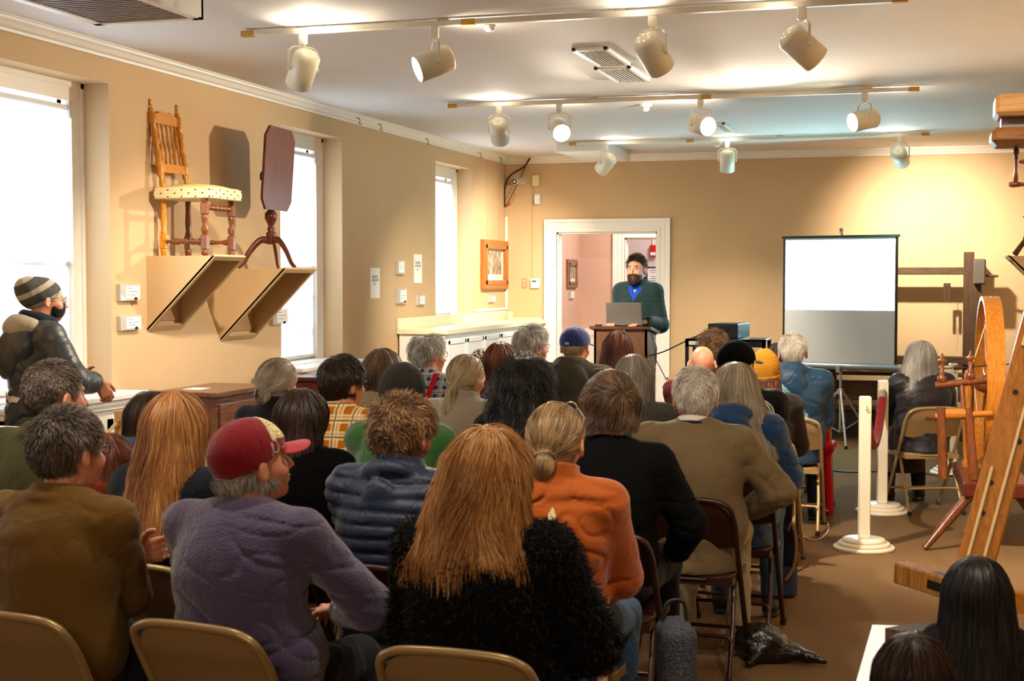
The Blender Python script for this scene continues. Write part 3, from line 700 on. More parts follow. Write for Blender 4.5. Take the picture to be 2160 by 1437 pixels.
# local frame: +x is the chair's front (into the room)
bx, fx, w2 = -.155, .14, .165
def sq(m, c, h, s=.021): m.box((c[0]-s, c[1]-s, c[2]-h), (c[0]+s, c[1]+s, c[2]+h), .004)
for s in (-1, 1):
    y = s*w2
    m = MB(); p0 = (bx, y*.92, 0); m.lathe([(.018,0),(.020,.02),(.024,.035),(.016,.05)], 14, p0); sq(m, (bx, y*.92, .09), .045); m.lathe(turned((0,0,0),(0,0,.26),[(0,.9),(.05,1.1),(.1,.8),(.3,1.05),(.6,.85),(.95,1.0),(1,1.0)], .019), 14, (bx, y*.92, .135)); sq(m, (bx, y*.92, .40), .03); m.build('leg', M_honey if s < 0 else M_walnut, rt)
    a = Vector((bx, y*.92, .42)); b = Vector((bx-.085, y*.98, .93))
    m = MB(); m.lathe([(.022*k, t*.51) for t, k in [(0,1),(.08,.95),(.12,.7),(.18,1.1),(.24,.8),(.27,1.15),(.33,1.15),(.36,.8),(.45,1.1),(.52,.75),(.56,1.2),(.62,.8),(.7,1.15),(.78,.8),(.8,1.15),(.93,1.15),(.94,.8),(1,.8)]], 16, a, b)
    d = (b-a).normalized(); m.lathe([(.012,0),(.02,.006),(.012,.013),(.017,.02),(.021,.03),(.017,.04),(.008,.047),(.004,.053),(.001,.054)], 14, b, b+d); m.build('back_post', M_honey, rt)
    m = MB(); fy = y*1.05; m.lathe([(.013,0),(.022,.012),(.024,.026),(.014,.038)], 14, (fx, fy, 0)); sq(m, (fx, fy, .085), .045); m.lathe(turned((0,0,0),(0,0,.13),[(0,.6),(.15,1.0),(.3,1.15),(.5,.55),(.7,.9),(.85,1.15),(1,.6)], .020), 14, (fx, fy, .13)); sq(m, (fx, fy, .29), .035); m.lathe(turned((0,0,0),(0,0,.08),[(0,.6),(.2,1.15),(.4,1.15),(.5,.6),(.6,1.1),(.8,1.1),(1,.7)], .019), 14, (fx, fy, .325)); m.build('leg', M_walnut, rt)
    m = MB(); m.lathe([(.016*k, t*(fx-bx)) for t, k in BALUS], 12, (bx, y*.95, .09), (fx, fy, .09)); m.build('stretcher', M_walnut, rt)
m = MB().lathe([(.016*k, t*w2*2.1) for t, k in BEADS], 12, (fx, -w2*1.05, .30), (fx, w2*1.05, .30)); m.build('front_stretcher', M_walnut, rt)
m = MB().lathe([(.016*k, t*w2*1.9) for t, k in BALUS], 12, (-.0, -w2*1, .09), (0, w2*1, .09)); m.build('stretcher', M_walnut, rt)
def bkp(t): return Vector((bx-.085*t, 0, .42+.51*t))
c1 = bkp(.24); c2 = bkp(.86); m = MB()
m.prism([(c1.z-.02, c1.x-.012), (c1.z-.02, c1.x+.012), (c1.z+.035, c1.x+.004), (c1.z+.035, c1.x-.02)], 1, -w2*.9, w2*.9); m.build('lower_rail', M_honey, rt)
m = MB(); N = 14
for i in range(N):
    ya = -w2*.92+2*w2*.92*i/N; yb = -w2*.92+2*w2*.92*(i+1)/N; t = abs((i+.5)/N*2-1); h = .045+.03*math.cos(t*PI*.5)**.7+(.008 if .35 < t < .6 else 0)
    m.box((c2.x-.012, ya, c2.z-.03), (c2.x+.010, yb, c2.z-.03+h))
m.build('crest_rail', M_honey, rt)
for i in range(5):
    y = -w2*.66+2*w2*.66*i/4; a = bkp(.28)+Vector((0, y, 0)); b = bkp(.84)+Vector((0, y, 0)); ln = (b-a).length
    pr = [(0,.8),(.05,1.3),(.08,.8),(.11,1.3),(.14,.8),(.17,1.3),(.2,.8),(.23,1.3),(.27,.8),(.5,1.15),(.62,.6),(.66,1.1),(.72,.7),(.9,.9),(1,.8)]
    MB().lathe([(.0085*k, t*ln) for t, k in pr], 12, a, b).build('spindle', M_honey, rt)
V, Q = isosurf(lambda P: smin(boxs(P, (0, 0, .395), (.20, .20, .032), .02), ell(P, (0, 0, .418), (.17, .175, .034)), .03)+.001*noise3(P, 60, 1), (-.25, -.25, .34), (.25, .25, .50), .006)
seat = link('seat', np_mesh('seat', V, [Q]), M_rush, rt)
band = MB().box((-.198, -.203, .352), (.203, .203, .418), .006).build('seat_band', flat('cream_band', '#e4d2a0', .7), seat)
m = MB(); 
for i in range(9):
    for j, zz in enumerate((.364, .385, .406)):
        if (i+j) % 2: continue
        t = -.19+.38*i/8; m.ball((t, -.204, zz), .005, 8).ball((.204, t, zz), .005, 8)
m.build('nail_heads', M_stud, seat)

# ---- tilt-top tea table
M_mah = wood('mahogany', '#4e2114', '#7c3e2a', 5, 2, .3)
rt = thing('tea_table', 'tripod tea table with tilted cut-corner mahogany top on a wall bracket', 'table', (-4.43, 9.09, 1.728), R(4))
m = MB().lathe([(.03,.17),(.036,.18),(.033,.2),(.036,.235),(.036,.25),(.022,.262),(.03,.28),(.02,.29),(.024,.31),(.045,.35),(.042,.385),(.02,.41),(.018,.43),(.024,.44),(.016,.46),(.014,.6),(.02,.64),(.014,.66)], 20, (0,0,0)); m.build('pedestal', M_mah, rt)
for a in (100, 215, 335):
    c, s = math.cos(R(a)), math.sin(R(a)); pts = bez([(c*.02, s*.02, .20), (c*.08, s*.08, .195), (c*.15, s*.15, .12), (c*.195, s*.195, .045), (c*.235, s*.235, .008)], 6)
    MB().tube(pts, [.026-.012*i/len(pts) for i in range(len(pts))], 10, sq=.6).build('leg', M_mah, rt)
m = MB(); m.box((-.05, -.06, .655), (.04, .06, .672)).box((-.06, -.05, .615), (-.03, .05, .66)); m.build('tilt_block', flat('dark_mahogany', '#3a2018', .4), rt)
W2, H2, cc = .265, .285, .07; poly = [(-W2, -H2+cc), (-W2+cc, -H2), (W2-cc, -H2), (W2, -H2+cc), (W2, H2-cc), (W2-cc, H2), (-W2+cc, H2), (-W2, H2-cc)]
Mt = Matrix.Translation((.055, 0, .69)) @ Matrix.Rotation(R(4), 4, 'Y')
MB().prism(poly, 0, -.009, .009, Mt).build('table_top', M_mah, rt)
m = MB().box((-.035, -.2, -.03), (-.009, -.17, .03), M=Mt).box((-.035, .17, -.2), (-.009, .2, .2), M=Mt).box((-.035, -.2, -.2), (-.009, -.17, .2), M=Mt); m.build('cleat', M_mah, rt)

# ---- desk and boxes near the window wall
M_desk = wood('dark_desk_wood', '#4a2a1c', '#7a4c34', 4, 1, .22)
rt = thing('slant_desk', 'dark wooden desk against the wall below the chair bracket', 'desk', (-4.43, 8.25, 0)); L = -Vector(rt.location)
MB().box((XL+.03, 7.86, .93), (-4.2, 8.64, .96), .005).build('top', M_desk, rt, L)
MB().box((XL+.04, 7.89, .55), (-4.23, 8.61, .93)).build('case', M_desk, rt, L)
o = MB().box((-4.23, 7.93, .60), (-4.215, 8.57, .88), .004).build('drawer', M_desk, rt, L)
for yy in (8.1, 8.4): MB().tube([(-4.213, yy-.03, .75), (-4.195, yy-.03, .745), (-4.195, yy+.03, .745), (-4.213, yy+.03, .75)], .004, 6).build('pull', flat('aged_brass', '#9a7a3a', .3, .9), o, )
for x in (XL+.07, -4.26):
    for y in (7.92, 8.58): MB().lathe([(.02,0),(.026,.04),(.02,.3),(.03,.5),(.03,.56)], 12, (x, y, 0)).build('leg', M_desk, rt, L)
tag(MB().box((-4.55, 8.05, .96), (-4.43, 8.2, .962)).build('paper_card', M_paper), 'small white card lying on the dark desk below the chair bracket', 'card')
rt = thing('wooden_chest', 'small dark red wooden chest on legs beside the middle window ledge', 'chest', (-4.36, 9.68, 0)); L = -Vector(rt.location); M_red = wood('red_stained_wood', '#3c1410', '#62241a', 5, 1, .25)
MB().box((XL+.03, 9.3, .62), (-4.12, 9.72, .93), .004).build('body', M_red, rt, L); MB().box((XL+.02, 9.28, .93), (-4.10, 9.74, .96), .006).build('lid', M_red, rt, L)
for x in (XL+.06, -4.15):
    for y in (9.33, 9.69): MB().box((x-.025, y-.025, 0), (x+.025, y+.025, .62)).build('leg', M_red, rt, L)
rt = thing('display_case', 'low brown wooden display case with white edges in front of the first window', 'case', (-4.2, 6.1-.66, 0)); L = -Vector(rt.location)+Vector((0, -.66, 0)); M_case = wood('case_wood', '#7a4a30', '#9a6644', 4, 1, .4)
m = MB()
for a, b in (((-4.42, 5.6, .3), (-4.39, 6.58, .94)), ((-4.0, 5.6, .3), (-3.97, 6.58, .94)), ((-4.42, 5.6, .3), (-3.97, 5.63, .94)), ((-4.42, 6.55, .3), (-3.97, 6.58, .94)), ((-4.42, 5.6, .3), (-3.97, 6.58, .8))): m.box(a, b)
m.build('box', M_case, rt, L); m = MB()
for a, b in (((-4.425, 5.595, .94), (-4.385, 6.585, .947)), ((-4.005, 5.595, .94), (-3.965, 6.585, .947)), ((-4.425, 5.595, .94), (-3.965, 5.635, .947)), ((-4.425, 6.545, .94), (-3.965, 6.585, .947))): m.box(a, b)
m.build('edging', M_white, rt, L)
for x in (-4.39, -4.0):
    for y in (5.63, 6.55): MB().box((x-.025, y-.025, 0), (x+.025, y+.025, .3)).build('leg', M_case, rt, L)
# wooden rope post
M_pine = wood('pale_pine', '#c79455', '#e2b878', 4, 2, .45)
p = at_d(258, 900, 7.0); rt = thing('rope_post', 'square pale pine post with a cream rope tied at its top', 'post', (p.x, p.y, 0), R(12)); zt = at_d(258, 866, 7.0).z
MB().box((-.03, -.03, .02), (.03, .03, zt), .004).build('post', M_pine, rt); MB().box((-.13, -.13, 0), (.13, .13, .025), .006).build('base', M_pine, rt)
MB().tube([(.0, -.03, zt-.05), (.0, -.05, zt-.05), (-.012, -.055, zt-.065), (.0, -.05, zt-.08), (.012, -.055, zt-.065)], .004, 6, sq=1).build('ring', flat('brass', '#c09038', .3, .9), rt)
ropem = flat('cream_rope', '#d8c08c', .8, bump=.6, bs=150)
q = at_d(205, 915, 6.75); s0 = Vector((p.x, p.y-.06, zt-.06))
tag(MB().tube(bez([s0, (s0+q)/2+Vector((0,0,-.02)), q, q+Vector((-.2, -.3, .02)), q+Vector((-.38, -.62, .1))]), .008, 8).build('barrier_rope', ropem), 'cream barrier rope tied to the pale pine post', 'rope')
p2 = q+Vector((-.40, -.68, 0)); rt = thing('rope_post', 'pine rope post at the other end of the cream rope by the display case', 'post', (p2.x, p2.y, 0)); MB().box((-.03, -.03, .02), (.03, .03, zt), .004).build('post', M_pine, rt); MB().box((-.13, -.13, 0), (.13, .13, .025), .006).build('base', M_pine, rt)

# ---- lectern, laptop
M_lec = wood('lectern_walnut', '#4a2f1e', '#7a5236', 7, 2, .4); M_lect = wood('lectern_top_wood', '#402418', '#663e28', 7, 0, .35)
rt = thing('lectern', 'brown wooden lectern in front of the standing speaker', 'lectern', (-2.665, 12.65, 0)); L = -Vector(rt.location)
X0, X1, Y0, Y1 = -2.91, -2.43, 12.45, 12.86
m = MB(); m.prism([(Y0, 0.03), (Y1, .03), (Y1, 1.15), (Y0, 1.21)][::1], 0, X0, X0+.02); m.prism([(Y0, 0.03), (Y1, .03), (Y1, 1.15), (Y0, 1.21)], 0, X1-.02, X1); m.box((X0, Y0, .03), (X1, Y0+.02, 1.21)); m.build('body', M_lec, rt, L)
m = MB(); m.prism([(Y0-.03, 1.212), (Y1+.03, 1.155), (Y1+.03, 1.18), (Y0-.03, 1.238)], 0, X0-.035, X1+.04); m.build('reading_top', M_lect, rt, L)
MB().box((X0+.02, Y0+.02, .55), (X1-.02, Y1-.02, .57)).build('shelf', M_lec, rt, L); MB().box((X0-.02, Y0-.02, 0), (X1+.02, Y1+.02, .03), .004).build('base', M_lect, rt, L)
M_lap = flat('laptop_grey', '#6e6760', .4, .3, var=.02)
pl = at_y(1314, 688, 12.55); rt = thing('laptop', 'open grey laptop standing on the lectern with its back to the audience', 'laptop', (pl.x, 12.62, 1.232), R(-4))
Mt = Matrix.Rotation(R(-7.2), 4, 'X'); MB().box((-.165, -.0, 0), (.165, .225, .014), .004, Mt).build('keyboard_base', M_lap, rt)
Mt = Matrix.Rotation(R(9), 4, 'X'); lid = MB().box((-.165, -.008, .008), (.165, 0, .215), .003, Mt).build('lid', M_lap, rt); MB().box((-.158, 0, .018), (.158, .001, .208), M=Mt).build('screen', flat('laptop_screen', '#20242c', .2), lid)
p = at_y(1262, 690, 12.46); tag(MB().box((p.x-.035, 12.47, 1.236), (p.x+.03, 12.50, 1.25), .004).build('remote_clicker', M_blk), 'small black remote clicker on the lectern edge beside the laptop', 'remote')
# cables from lectern
c1 = [at_d(1372, 694, 12.9), at_d(1380, 730, 12.75), at_d(1382, 755, 12.7), at_d(1392, 775, 12.7), at_d(1405, 800, 12.7), at_d(1412, 812, 12.6), at_z(1418, 980, .01)]
c1[-1] = Vector((c1[-2].x+.1, c1[-2].y+.1, .01))
tag(MB().tube(bez(c1), .004, 6).build('power_cable', M_blk), 'thin black cord dangling from the lectern corner', 'cord')
c2 = [at_d(1366, 752, 12.75), at_d(1400, 742, 12.8), at_d(1430, 728, 12.85), at_d(1455, 716, 12.9), at_d(1490, 700, 13.0), at_d(1500, 694, 13.0)]
tag(MB().tube(bez(c2), .006, 6).build('video_cable', M_blk), 'black video cable slung from the lectern to the equipment cart', 'cable')
# ---- cart and equipment
M_cart = flat('black_cart_metal', '#1d1f24', .35, .3); cd = 12.9
a = at_d(1449, 714, cd); b = at_d(1623, 714, cd); zc = a.z
rt = thing('equipment_cart', 'black metal equipment cart between the lectern and the projector screen', 'cart', ((a.x+b.x)/2, (a.y+b.y)/2, 0), 0); cw = (b.x-a.x)/2
MB().box((-cw, -.2, zc-.02), (cw, .25, zc), .004).box((-cw, -.2, zc-.07), (cw, -.18, zc)).build('top_shelf', M_cart, rt); MB().box((-cw, -.2, .25), (cw, .25, .27)).build('lower_shelf', M_cart, rt)
for x in (-cw+.015, cw-.015):
    for y in (-.185, .235):
        o = MB().box((x-.015, y-.015, .08), (x+.015, y+.015, zc)).build('leg', M_cart, rt); MB().lathe([(.035,-.012),(.035,.012)], 14, (x-.012, y, .036), (x+1, y, .036)).box((x-.012, y-.012, .03), (x+.012, y+.012, .08)).build('caster', M_blk, o)
a = at_d(1499, 700, cd-.05); b = at_d(1552, 700, cd-.05); h = at_d(1499, 683, cd).z-zc
rt = thing('amplifier_box', 'black ventilated equipment box on top of the cart', 'equipment', ((a.x+b.x)/2, a.y+.2, zc), R(-8)); w2_ = (b.x-a.x)*.5
MB().box((-w2_-.01, -.17, .006), (w2_+.05, .24, h), .005).build('case', flat('black_case', '#23262c', .4, .2), rt)
m = MB()
for i in range(14):
    for j in range(3): m.box((-w2_+.01+i*.016, -.1725, h*.35+j*.022), (-w2_+.019+i*.016, -.1705, h*.35+j*.022+.012))
m.build('vent_slots', M_blk, rt); m = MB()
for s in (-1, 1): m.box((s*(w2_-.02)-.01, -.12, 0), (s*(w2_-.02)+.01, -.1, .007)).box((s*(w2_-.02)-.01, .15, 0), (s*(w2_-.02)+.01, .17, .007))
m.build('feet', M_blk, rt)
p = at_d(1464, 722, cd-.1); o = MB().box((p.x-.045, p.y-.02, p.z-.025), (p.x+.06, p.y+.1, p.z+.01), .004).build('power_strip', M_plastic_w); tag(o, 'white power strip hung with cords at the end of the cart', 'power strip')
# ---- projector screen
sl, sr = at_d(1652, 600, 14.55), at_d(1897, 600, 13.9); sl.z = sr.z = 0
sc_c = (sl+sr)/2; dirv = (sr-sl); sw = dirv.length; ang = math.atan2(dirv.y, dirv.x)
rt = thing('projector_screen', 'lit white tripod projector screen at the front of the room', 'screen', tuple(sc_c), ang)
zt, zb = 2.09, .815; hw = sw/2
M_scr = flat('screen_fabric', '#c9cdcf', .85, 0, .1, .01); M_lit = emit('projected_image', '#b0f0ff', 14.0)
fb = MB().box((-hw+.015, -.002, zb), (hw-.03, .002, zt-.02)).build('fabric', M_scr, rt); zl = 1.66-66*14.2/3015
MB().box((-hw+.03, -.0035, zl), (hw-.045, -.0022, zt-.045)).build('projected_image', M_lit, fb)
m = MB().box((-hw, -.004, zb), (-hw+.02, .004, zt)).box((hw-.04, -.004, zb), (hw-.015, .004, zt)).build('black_border', M_blk, fb)
MB().box((-hw-.01, -.012, zt-.025), (hw+.0, .012, zt)).build('top_bar', flat('dark_green_bar', '#16312e', .4), rt)
MB().tube([(-hw-.03, 0, zb-.03), (hw+.02, 0, zb-.03)], .035, 16).build('housing', flat('brushed_aluminium', '#9aa0a6', .35, .7), rt)
MB().lathe([(.038,0),(.038,.03),(.03,.035)], 16, (hw+.01, 0, zb-.03), (hw+1, 0, zb-.03)).build('end_cap', flat('grey_plastic', '#b9bab6', .4), rt)
M_steel = flat('tripod_steel', '#a8a8a8', .35, .6)
MB().tube([(.0, .045, .12), (0, .045, zt+.02)], .0125, 10).box((-.02, -.04, zb-.09), (.02, .06, zb-.03)).build('column', M_steel, rt)
MB().tube([(0, .045, zt+.0), (0, .045, zt+.04), (.0, .0, zt+.06), (0, -.01, zt+.02)], .007, 8).ball((0, .02, zt+.055), .02, 10).build('hanger', M_steel, rt)
MB().box((-.025, .02, .50), (.025, .07, .56), .006).build('collar', M_steel, rt)
for a in (-62, 58, 178):
    c, s = math.cos(R(a)), math.sin(R(a)); f = Vector((c*.42, .045+s*.42, .012))
    o = MB().tube([(c*.02, .045+s*.02, .54), f], .0125, 10).build('leg', M_steel, rt); MB().tube([(0, .045, .12), Vector((c*.27, .045+s*.27, .245))], .007, 6).build('brace', M_steel, o)
    MB().lathe([(.018,-.012),(.016,.02)], 10, f).build('foot', M_blk, o)
# ---- old loom frame at the back wall
M_old = wood('old_dark_timber', '#301e10', '#583c22', 5, 2, .7, .4); M_oldx = wood('old_dark_timber_x', '#362212', '#5c4026', 5, 0, .7, .4); M_block = flat('weathered_block', '#5a5046', .8, bump=.4)
lx = at_y(2052, 600, 15.3).x; l0 = -1.05
rt = thing('barn_loom', 'old dark timber loom frame against the back wall behind the screen', 'loom', (0, 15.3, 0)); L = -Vector(rt.location)
MB().box((lx-.09, 15.22, 0), (lx+.08, 15.40, 1.70)).box((lx-.09, 15.22, 1.70), (lx+.01, 15.36, 1.93)).build('post', M_old, rt, L); MB().box((l0-.08, 15.22, 0), (l0+.08, 15.38, 1.9)).build('post', M_old, rt, L)
MB().box((l0-.1, 15.24, 1.70), (lx-.04, 15.33, 1.775), .006).build('top_beam', M_oldx, rt, L)
MB().box((lx+.0, 15.12, 1.60), (lx+.12, 15.22, 1.86), .015).build('block', M_block, rt, L); MB().tube([(lx+.1, 15.2, 1.69), (lx+.24, 15.18, 1.685)], .012, 8).build('peg', M_old, rt, L)
for z0, z1, yy, nm, mt in ((.78, .87, 15.14, 'breast_beam', M_oldx), (.66, .70, 15.18, 'cloth_beam', M_oldx), (.40, .60, 15.25, 'side_panel', M_oldx), (.30, .345, 15.15, 'foot_beam', M_oldx)):
    MB().box((l0-.3, yy, z0), (lx+.1, yy+.07, z1), .008).build(nm, mt, rt, L)
MB().box((l0-.3, 15.2, 0.02), (lx+.1, 15.24, .30)).build('lower_panel', flat('dark_board', '#2a1f17', .8), rt, L)
MB().box((l0+.2, 15.12, .70), (l0+.33, 15.17, .765)).box((l0+.45, 15.12, .70), (l0+1.0, 15.17, .765)).build('shuttle_box', wood('light_old_wood', '#8a6840', '#b08c5c', 5, 0, .6), rt, L)
p = at_y(1998, 585, 15.28)
rt = thing('hanging_clamp', 'small wooden clamp hanging by a string from the loom beam', 'clamp', (p.x, 15.27, p.z)); zt_ = 1.70; L2 = (0, 0, 0)
MB().box((-.035, -.012, -.25), (-.012, .012, -.06), .004).box((.012, -.012, -.25), (.035, .012, -.06), .004).box((-.03, -.014, -.1), (.03, .014, -.06), .004).build('jaws', M_old, rt)
MB().tube([(0, 0, zt_-p.z), (0, 0, -.07)], .003, 6).tube([(0, 0, -.2), (.004, 0, -.3), (-.004, 0, -.38)], .0015, 6).build('string', ropem, rt)

# ---- stanchions + red rope
def disc(m, r, z0, z1): m.lathe([(r-.004, z0), (r, z0+.004), (r, z1-.006), (r-.006, z1), (.001, z1)], 40, (0,0,0))
def stanchion(px, py, label, rz=0):
    p = at_z(px, py, 0); rt = thing('stanchion', label, 'stanchion', (p.x, p.y, 0), rz, 'cream stanchions beside the aisle')
    m = MB(); disc(m, .185, 0, .022); disc(m, .158, .022, .044); disc(m, .13, .044, .066); m.build('base', M_creamp, rt)
    MB().box((-.033, -.033, .066), (.033, .033, .94), .006).build('post', M_creamp, rt)
    MB().tube([(0, -.033, .885), (.0, -.045, .885), (.006, -.05, .87), (0, -.045, .858), (-.004, -.038, .862)], .003, 6).tube([(.033, 0, .885), (.045, 0, .885)], .004, 6).build('eye_hook', M_steel, rt)
    return rt
s1 = stanchion(1822, 1158, 'cream square stanchion closest to the audience end of the red rope', R(14)); s2 = stanchion(1860, 1081, 'cream square stanchion holding the metal end of the red rope', R(14)); s3 = stanchion(2008, 999, 'cream square stanchion behind the chair of the grey haired woman', R(14))
a = Vector(s1.location)+Vector((.0, .05, .87)); b = Vector(s2.location)+Vector((0, -.06, .86))
M_vel = NT('red_velvet'); M_vel.bump(M_vel.noise(180, 2), .4, .003); M_vel.b.inputs['Sheen Weight'].default_value = .12; M_vel = M_vel.set(M_vel.mix(M_vel.noise(20, 3), '#6a0a10', '#8e1218'), .8, 0, .2)
rt = thing('velvet_rope', 'dark red velvet rope sagging between the two cream stanchions', 'rope', tuple(b))
pts = [b]+[b.lerp(a, t)+Vector((0, 0, -.30*(1-(2*t-1)**2)**1.0)) for t in (.03, .08, .16, .28, .42, .56, .7, .83, .92, .97)]+[a]
pts = bez([p-b for p in pts], 4)
MB().tube(pts[5:-5], .029, 12).build('velvet', M_vel, rt)
for e in (pts[:7], pts[-7:]): MB().tube(e, .028, 12).build('metal_end', flat('chrome', '#c8c4bc', .15, .9), rt)

# ---- spinning wheel
M_orange = wood('orange_oak', '#8e5416', '#b8762a', 5, 2, .25); M_orx = wood('orange_oak_x', '#8e5416', '#b8762a', 5, 0, .25); M_dk = wood('dark_turned', '#4a2010', '#7c4420', 6, 2, .25)
wc = at_d(2086, 800, 9.35); wc.z = .97
rt = thing('spinning_wheel', 'large golden wooden spinning wheel seen edge on near the seated grey haired woman', 'spinning wheel', (wc.x, wc.y, 0), R(2.5))
def ringm(m, R_, r_in, hw_, n=64, c=(0,0,0)):
    V = []; F = []
    for i in range(n):
        t = 2*PI*i/n
        for rr, xx in ((R_, -hw_), (R_, hw_), (r_in, hw_), (r_in, -hw_)): V.append((c[0]+xx, c[1]+rr*math.cos(t), c[2]+rr*math.sin(t)))
    for i in range(n):
        j = (i+1) % n
        for q in range(4): F.append((i*4+q, i*4+(q+1)%4, j*4+(q+1)%4, j*4+q))
    m.add(V, F, False)
cz = .97; m = MB(); ringm(m, .575, .55, .054, c=(0,0,cz)); m.build('wheel_rim', M_orange, rt)
m = MB().lathe([(.02,-.09),(.045,-.07),(.05,-.05),(.06,-.03),(.06,.03),(.05,.05),(.045,.07),(.02,.09)], 20, (0,0,cz), (1,0,cz)); hub = m.build('hub', M_dk, rt)
for i in range(10):
    t = 2*PI*i/10+.2; a = Vector((0, math.cos(t)*.05, cz+math.sin(t)*.05)); b = Vector((0, math.cos(t)*.55, cz+math.sin(t)*.55))
    MB().lathe([(.009,0),(.014,.05),(.010,.1),(.017,.2),(.012,.3),(.011,.5)], 10, a, b).build('spoke', M_orange, rt)
MB().tube([(-.16, 0, cz), (.16, 0, cz)], .011, 10).build('axle', flat('iron', '#3a3632', .4, .8), rt)
for s in (-1, 1):
    MB().lathe([(.03,0),(.034,.03),(.02,.06),(.028,.12),(.033,.3),(.024,.44),(.03,.5),(.022,.56),(.028,.6),(.018,.64)], 16, (s*.13, 0, .42), (s*.13, .0, 2)).build('wheel_post', M_orange, rt)
MB().box((-.2, -.75, .33), (.2, .30, .42), .01, Matrix.Rotation(R(0), 4, 'X')).build('bench', wood('dark_red_bench', '#3e160e', '#66281a', 5, 1, .3), rt)
for (x, y, tx, ty) in ((-.12, -.6, -.42, -.78), (.12, -.6, .36, -.80), (0, .2, 0.02, .42)):
    MB().lathe([(.028,0),(.034,.1),(.024,.2),(.03,.3),(.018,.48)], 12, (x, y, .36), (tx, ty, 0)).build('leg', M_dk, rt) if 0 else MB().tube([(x, y, .36), ((x+tx)/2, (y+ty)/2, .19), (tx, ty, .012)], [.03, .033, .018], 12).build('leg', M_dk, rt)
# spindle head
hx = -.19
for s, yy in ((0, -.52), (1, -.72)):
    pass
for x in (-.29, -.13):
    MB().tube([(x-.02 if x < -.2 else x, -.62, .42), (x-.035, -.56, .86)], [.03, .027], 12).build('mother_post', M_dk, rt)
MB().tube([(-.36, -.56, .80), (-.02, -.56, .83)], .02, 12).tube([(-.30, -.56, .815), (-.18, -.56, .822)], .034, 14).build('tension_barrel', M_orx, rt)
m = MB(); 
for i in range(6): m.tube([(-.42+i*.014, -.56, .795), (-.412+i*.014, -.56, .795)], .02, 10)
m.tube([(-.42, -.56, .795), (-.3, -.56, .80)], .012, 8); m.build('tension_screw', M_dk, rt)
MB().tube([(-.36, -.5, .99), (-.05, -.5, 1.03)], .022, 12).tube([(-.2, -.5, 1.0), (-.19, -.55, .84)], .016, 8).build('spindle_bar', M_dk, rt)
for x, zz in ((-.32, 1.0), (-.15, 1.02)):
    MB().lathe([(.012,0),(.028,.02),(.03,.045),(.014,.06),(.022,.075),(.012,.085),(.016,.12),(.012,.13),(.03,.145),(.022,.155),(.01,.165),(.006,.19),(.001,.195)], 16, (x, -.5, zz)).build('maiden', M_dk, rt)
MB().tube([(-.34, -.5, 1.095), (.18, -.5, 1.14)], .004, 8).tube([(-.25, -.5, 1.103), (-.2, -.5, 1.108)], .014, 10).build('spindle', flat('dark_spindle', '#3c2218', .3, .3), rt)
m = MB().tube([(-.14, -.5, 1.12), (-.02, -.28, 1.46), (.0, -.05, 1.547)], .0022, 6); m.tube([(-.14, -.5, 1.11), (-.1, -.45, .8), (-.02, -.3, .5)], .0022, 6); m.build('drive_cord', flat('cream_cord', '#e8d8b8', .8), rt)

# ---- stand on the far bracket
rt = thing('turned_stand', 'turned wooden stand on the bracket beyond the spinning wheel', 'stand', (.74, 11.57, 1.83)); 
for (x, y) in ((-.12, -.1), (.1, -.1), (0, .12)): MB().tube([(x*1.3, y*1.2, .015), (x*.7, y*.7, .12), (x*.4, y*.4, .26)], [.022, .017, .02], 12).build('leg', M_dk, rt)
MB().lathe([(.03,.25),(.09,.27),(.1,.3),(.05,.33),(.02,.36),(.035,.42),(.015,.5)], 18, (0,0,0)).build('body', M_dk, rt)

# ---- tall wooden loom with roped plank
rt = thing('timber_loom', 'tall golden timber frame with a roped leaning plank at the aisle side', 'loom', (.45, 4.85, 0)); L = -Vector(rt.location)
def beam(a, b, w_, t_, up=(0,0,1), bev=.006):
    a = Vector(a); b = Vector(b); z = (b-a).normalized(); x = z.cross(Vector(up)).normalized(); y = z.cross(x); M = Matrix((x, y, z)).transposed().to_4x4(); M.translation = a
    return MB().box((-w_/2, -t_/2, 0), (w_/2, t_/2, (b-a).length), bev, M), M
pb, pt = at_d(2060, 1180, 4.55), at_d(2206, 640, 4.6)
dr = (pt-pb); lo_ = pb-dr*(pb.z/dr.z); hi_ = pt+dr*((2.10-pt.z)/dr.z)
vd = Vector((pb.x, pb.y, 0)).normalized()
m, Mb = beam(lo_, hi_, .115, .05, up=(-vd.y*0+vd.x, vd.y, 0)); plank = m.build('leaning_plank', M_orange, rt, L)
ln = (hi_-lo_).length
for z in (.95, 1.05, 1.2, 1.35, 1.5, 1.7): 
    m = MB()
    xx = .02 if int(z*20) % 2 else -.03
    m.lathe([(.009,-.0275),(.009,.0275)], 10, tuple(Mb@Vector((xx, 0, z))), tuple(Mb@Vector((xx, 2, z))))
    m.build('peg_hole', M_blk, plank)
for xx, a, b in ((-.02, .3, 2.0), (.028, .3, 1.1), (.035, 1.5, 2.0)):
    MB().tube([Mb@Vector((xx, -.032, a)), Mb@Vector((xx, -.034, (a+b)/2)), Mb@Vector((xx, -.032, b))], .0055, 8).build('rope', ropem, rt, L)
    MB().tube([Mb@Vector((xx, .032, a)), Mb@Vector((xx, .034, (a+b)/2)), Mb@Vector((xx, .032, b))], .0055, 8).build('rope', ropem, rt, L)
tz = at_d(2100, 208, 4.6).z; tb = at_d(2100, 312, 4.6).z; x0 = at_d(2096, 260, 4.6).x; y_ = 4.85
M_lt = wood('light_timber_x', '#b07838', '#dca868', 4, 0, .45)
MB().box((x0, y_-.10, tz-.068), (.9, y_+.10, tz), .012).build('top_beam', M_lt, rt, L)
MB().tube([(x0+.02, y_, tz-.095), (.9, y_, tz-.095)], .045, 14).build('roller', flat('grey_roller', '#8c8684', .5), rt, L)
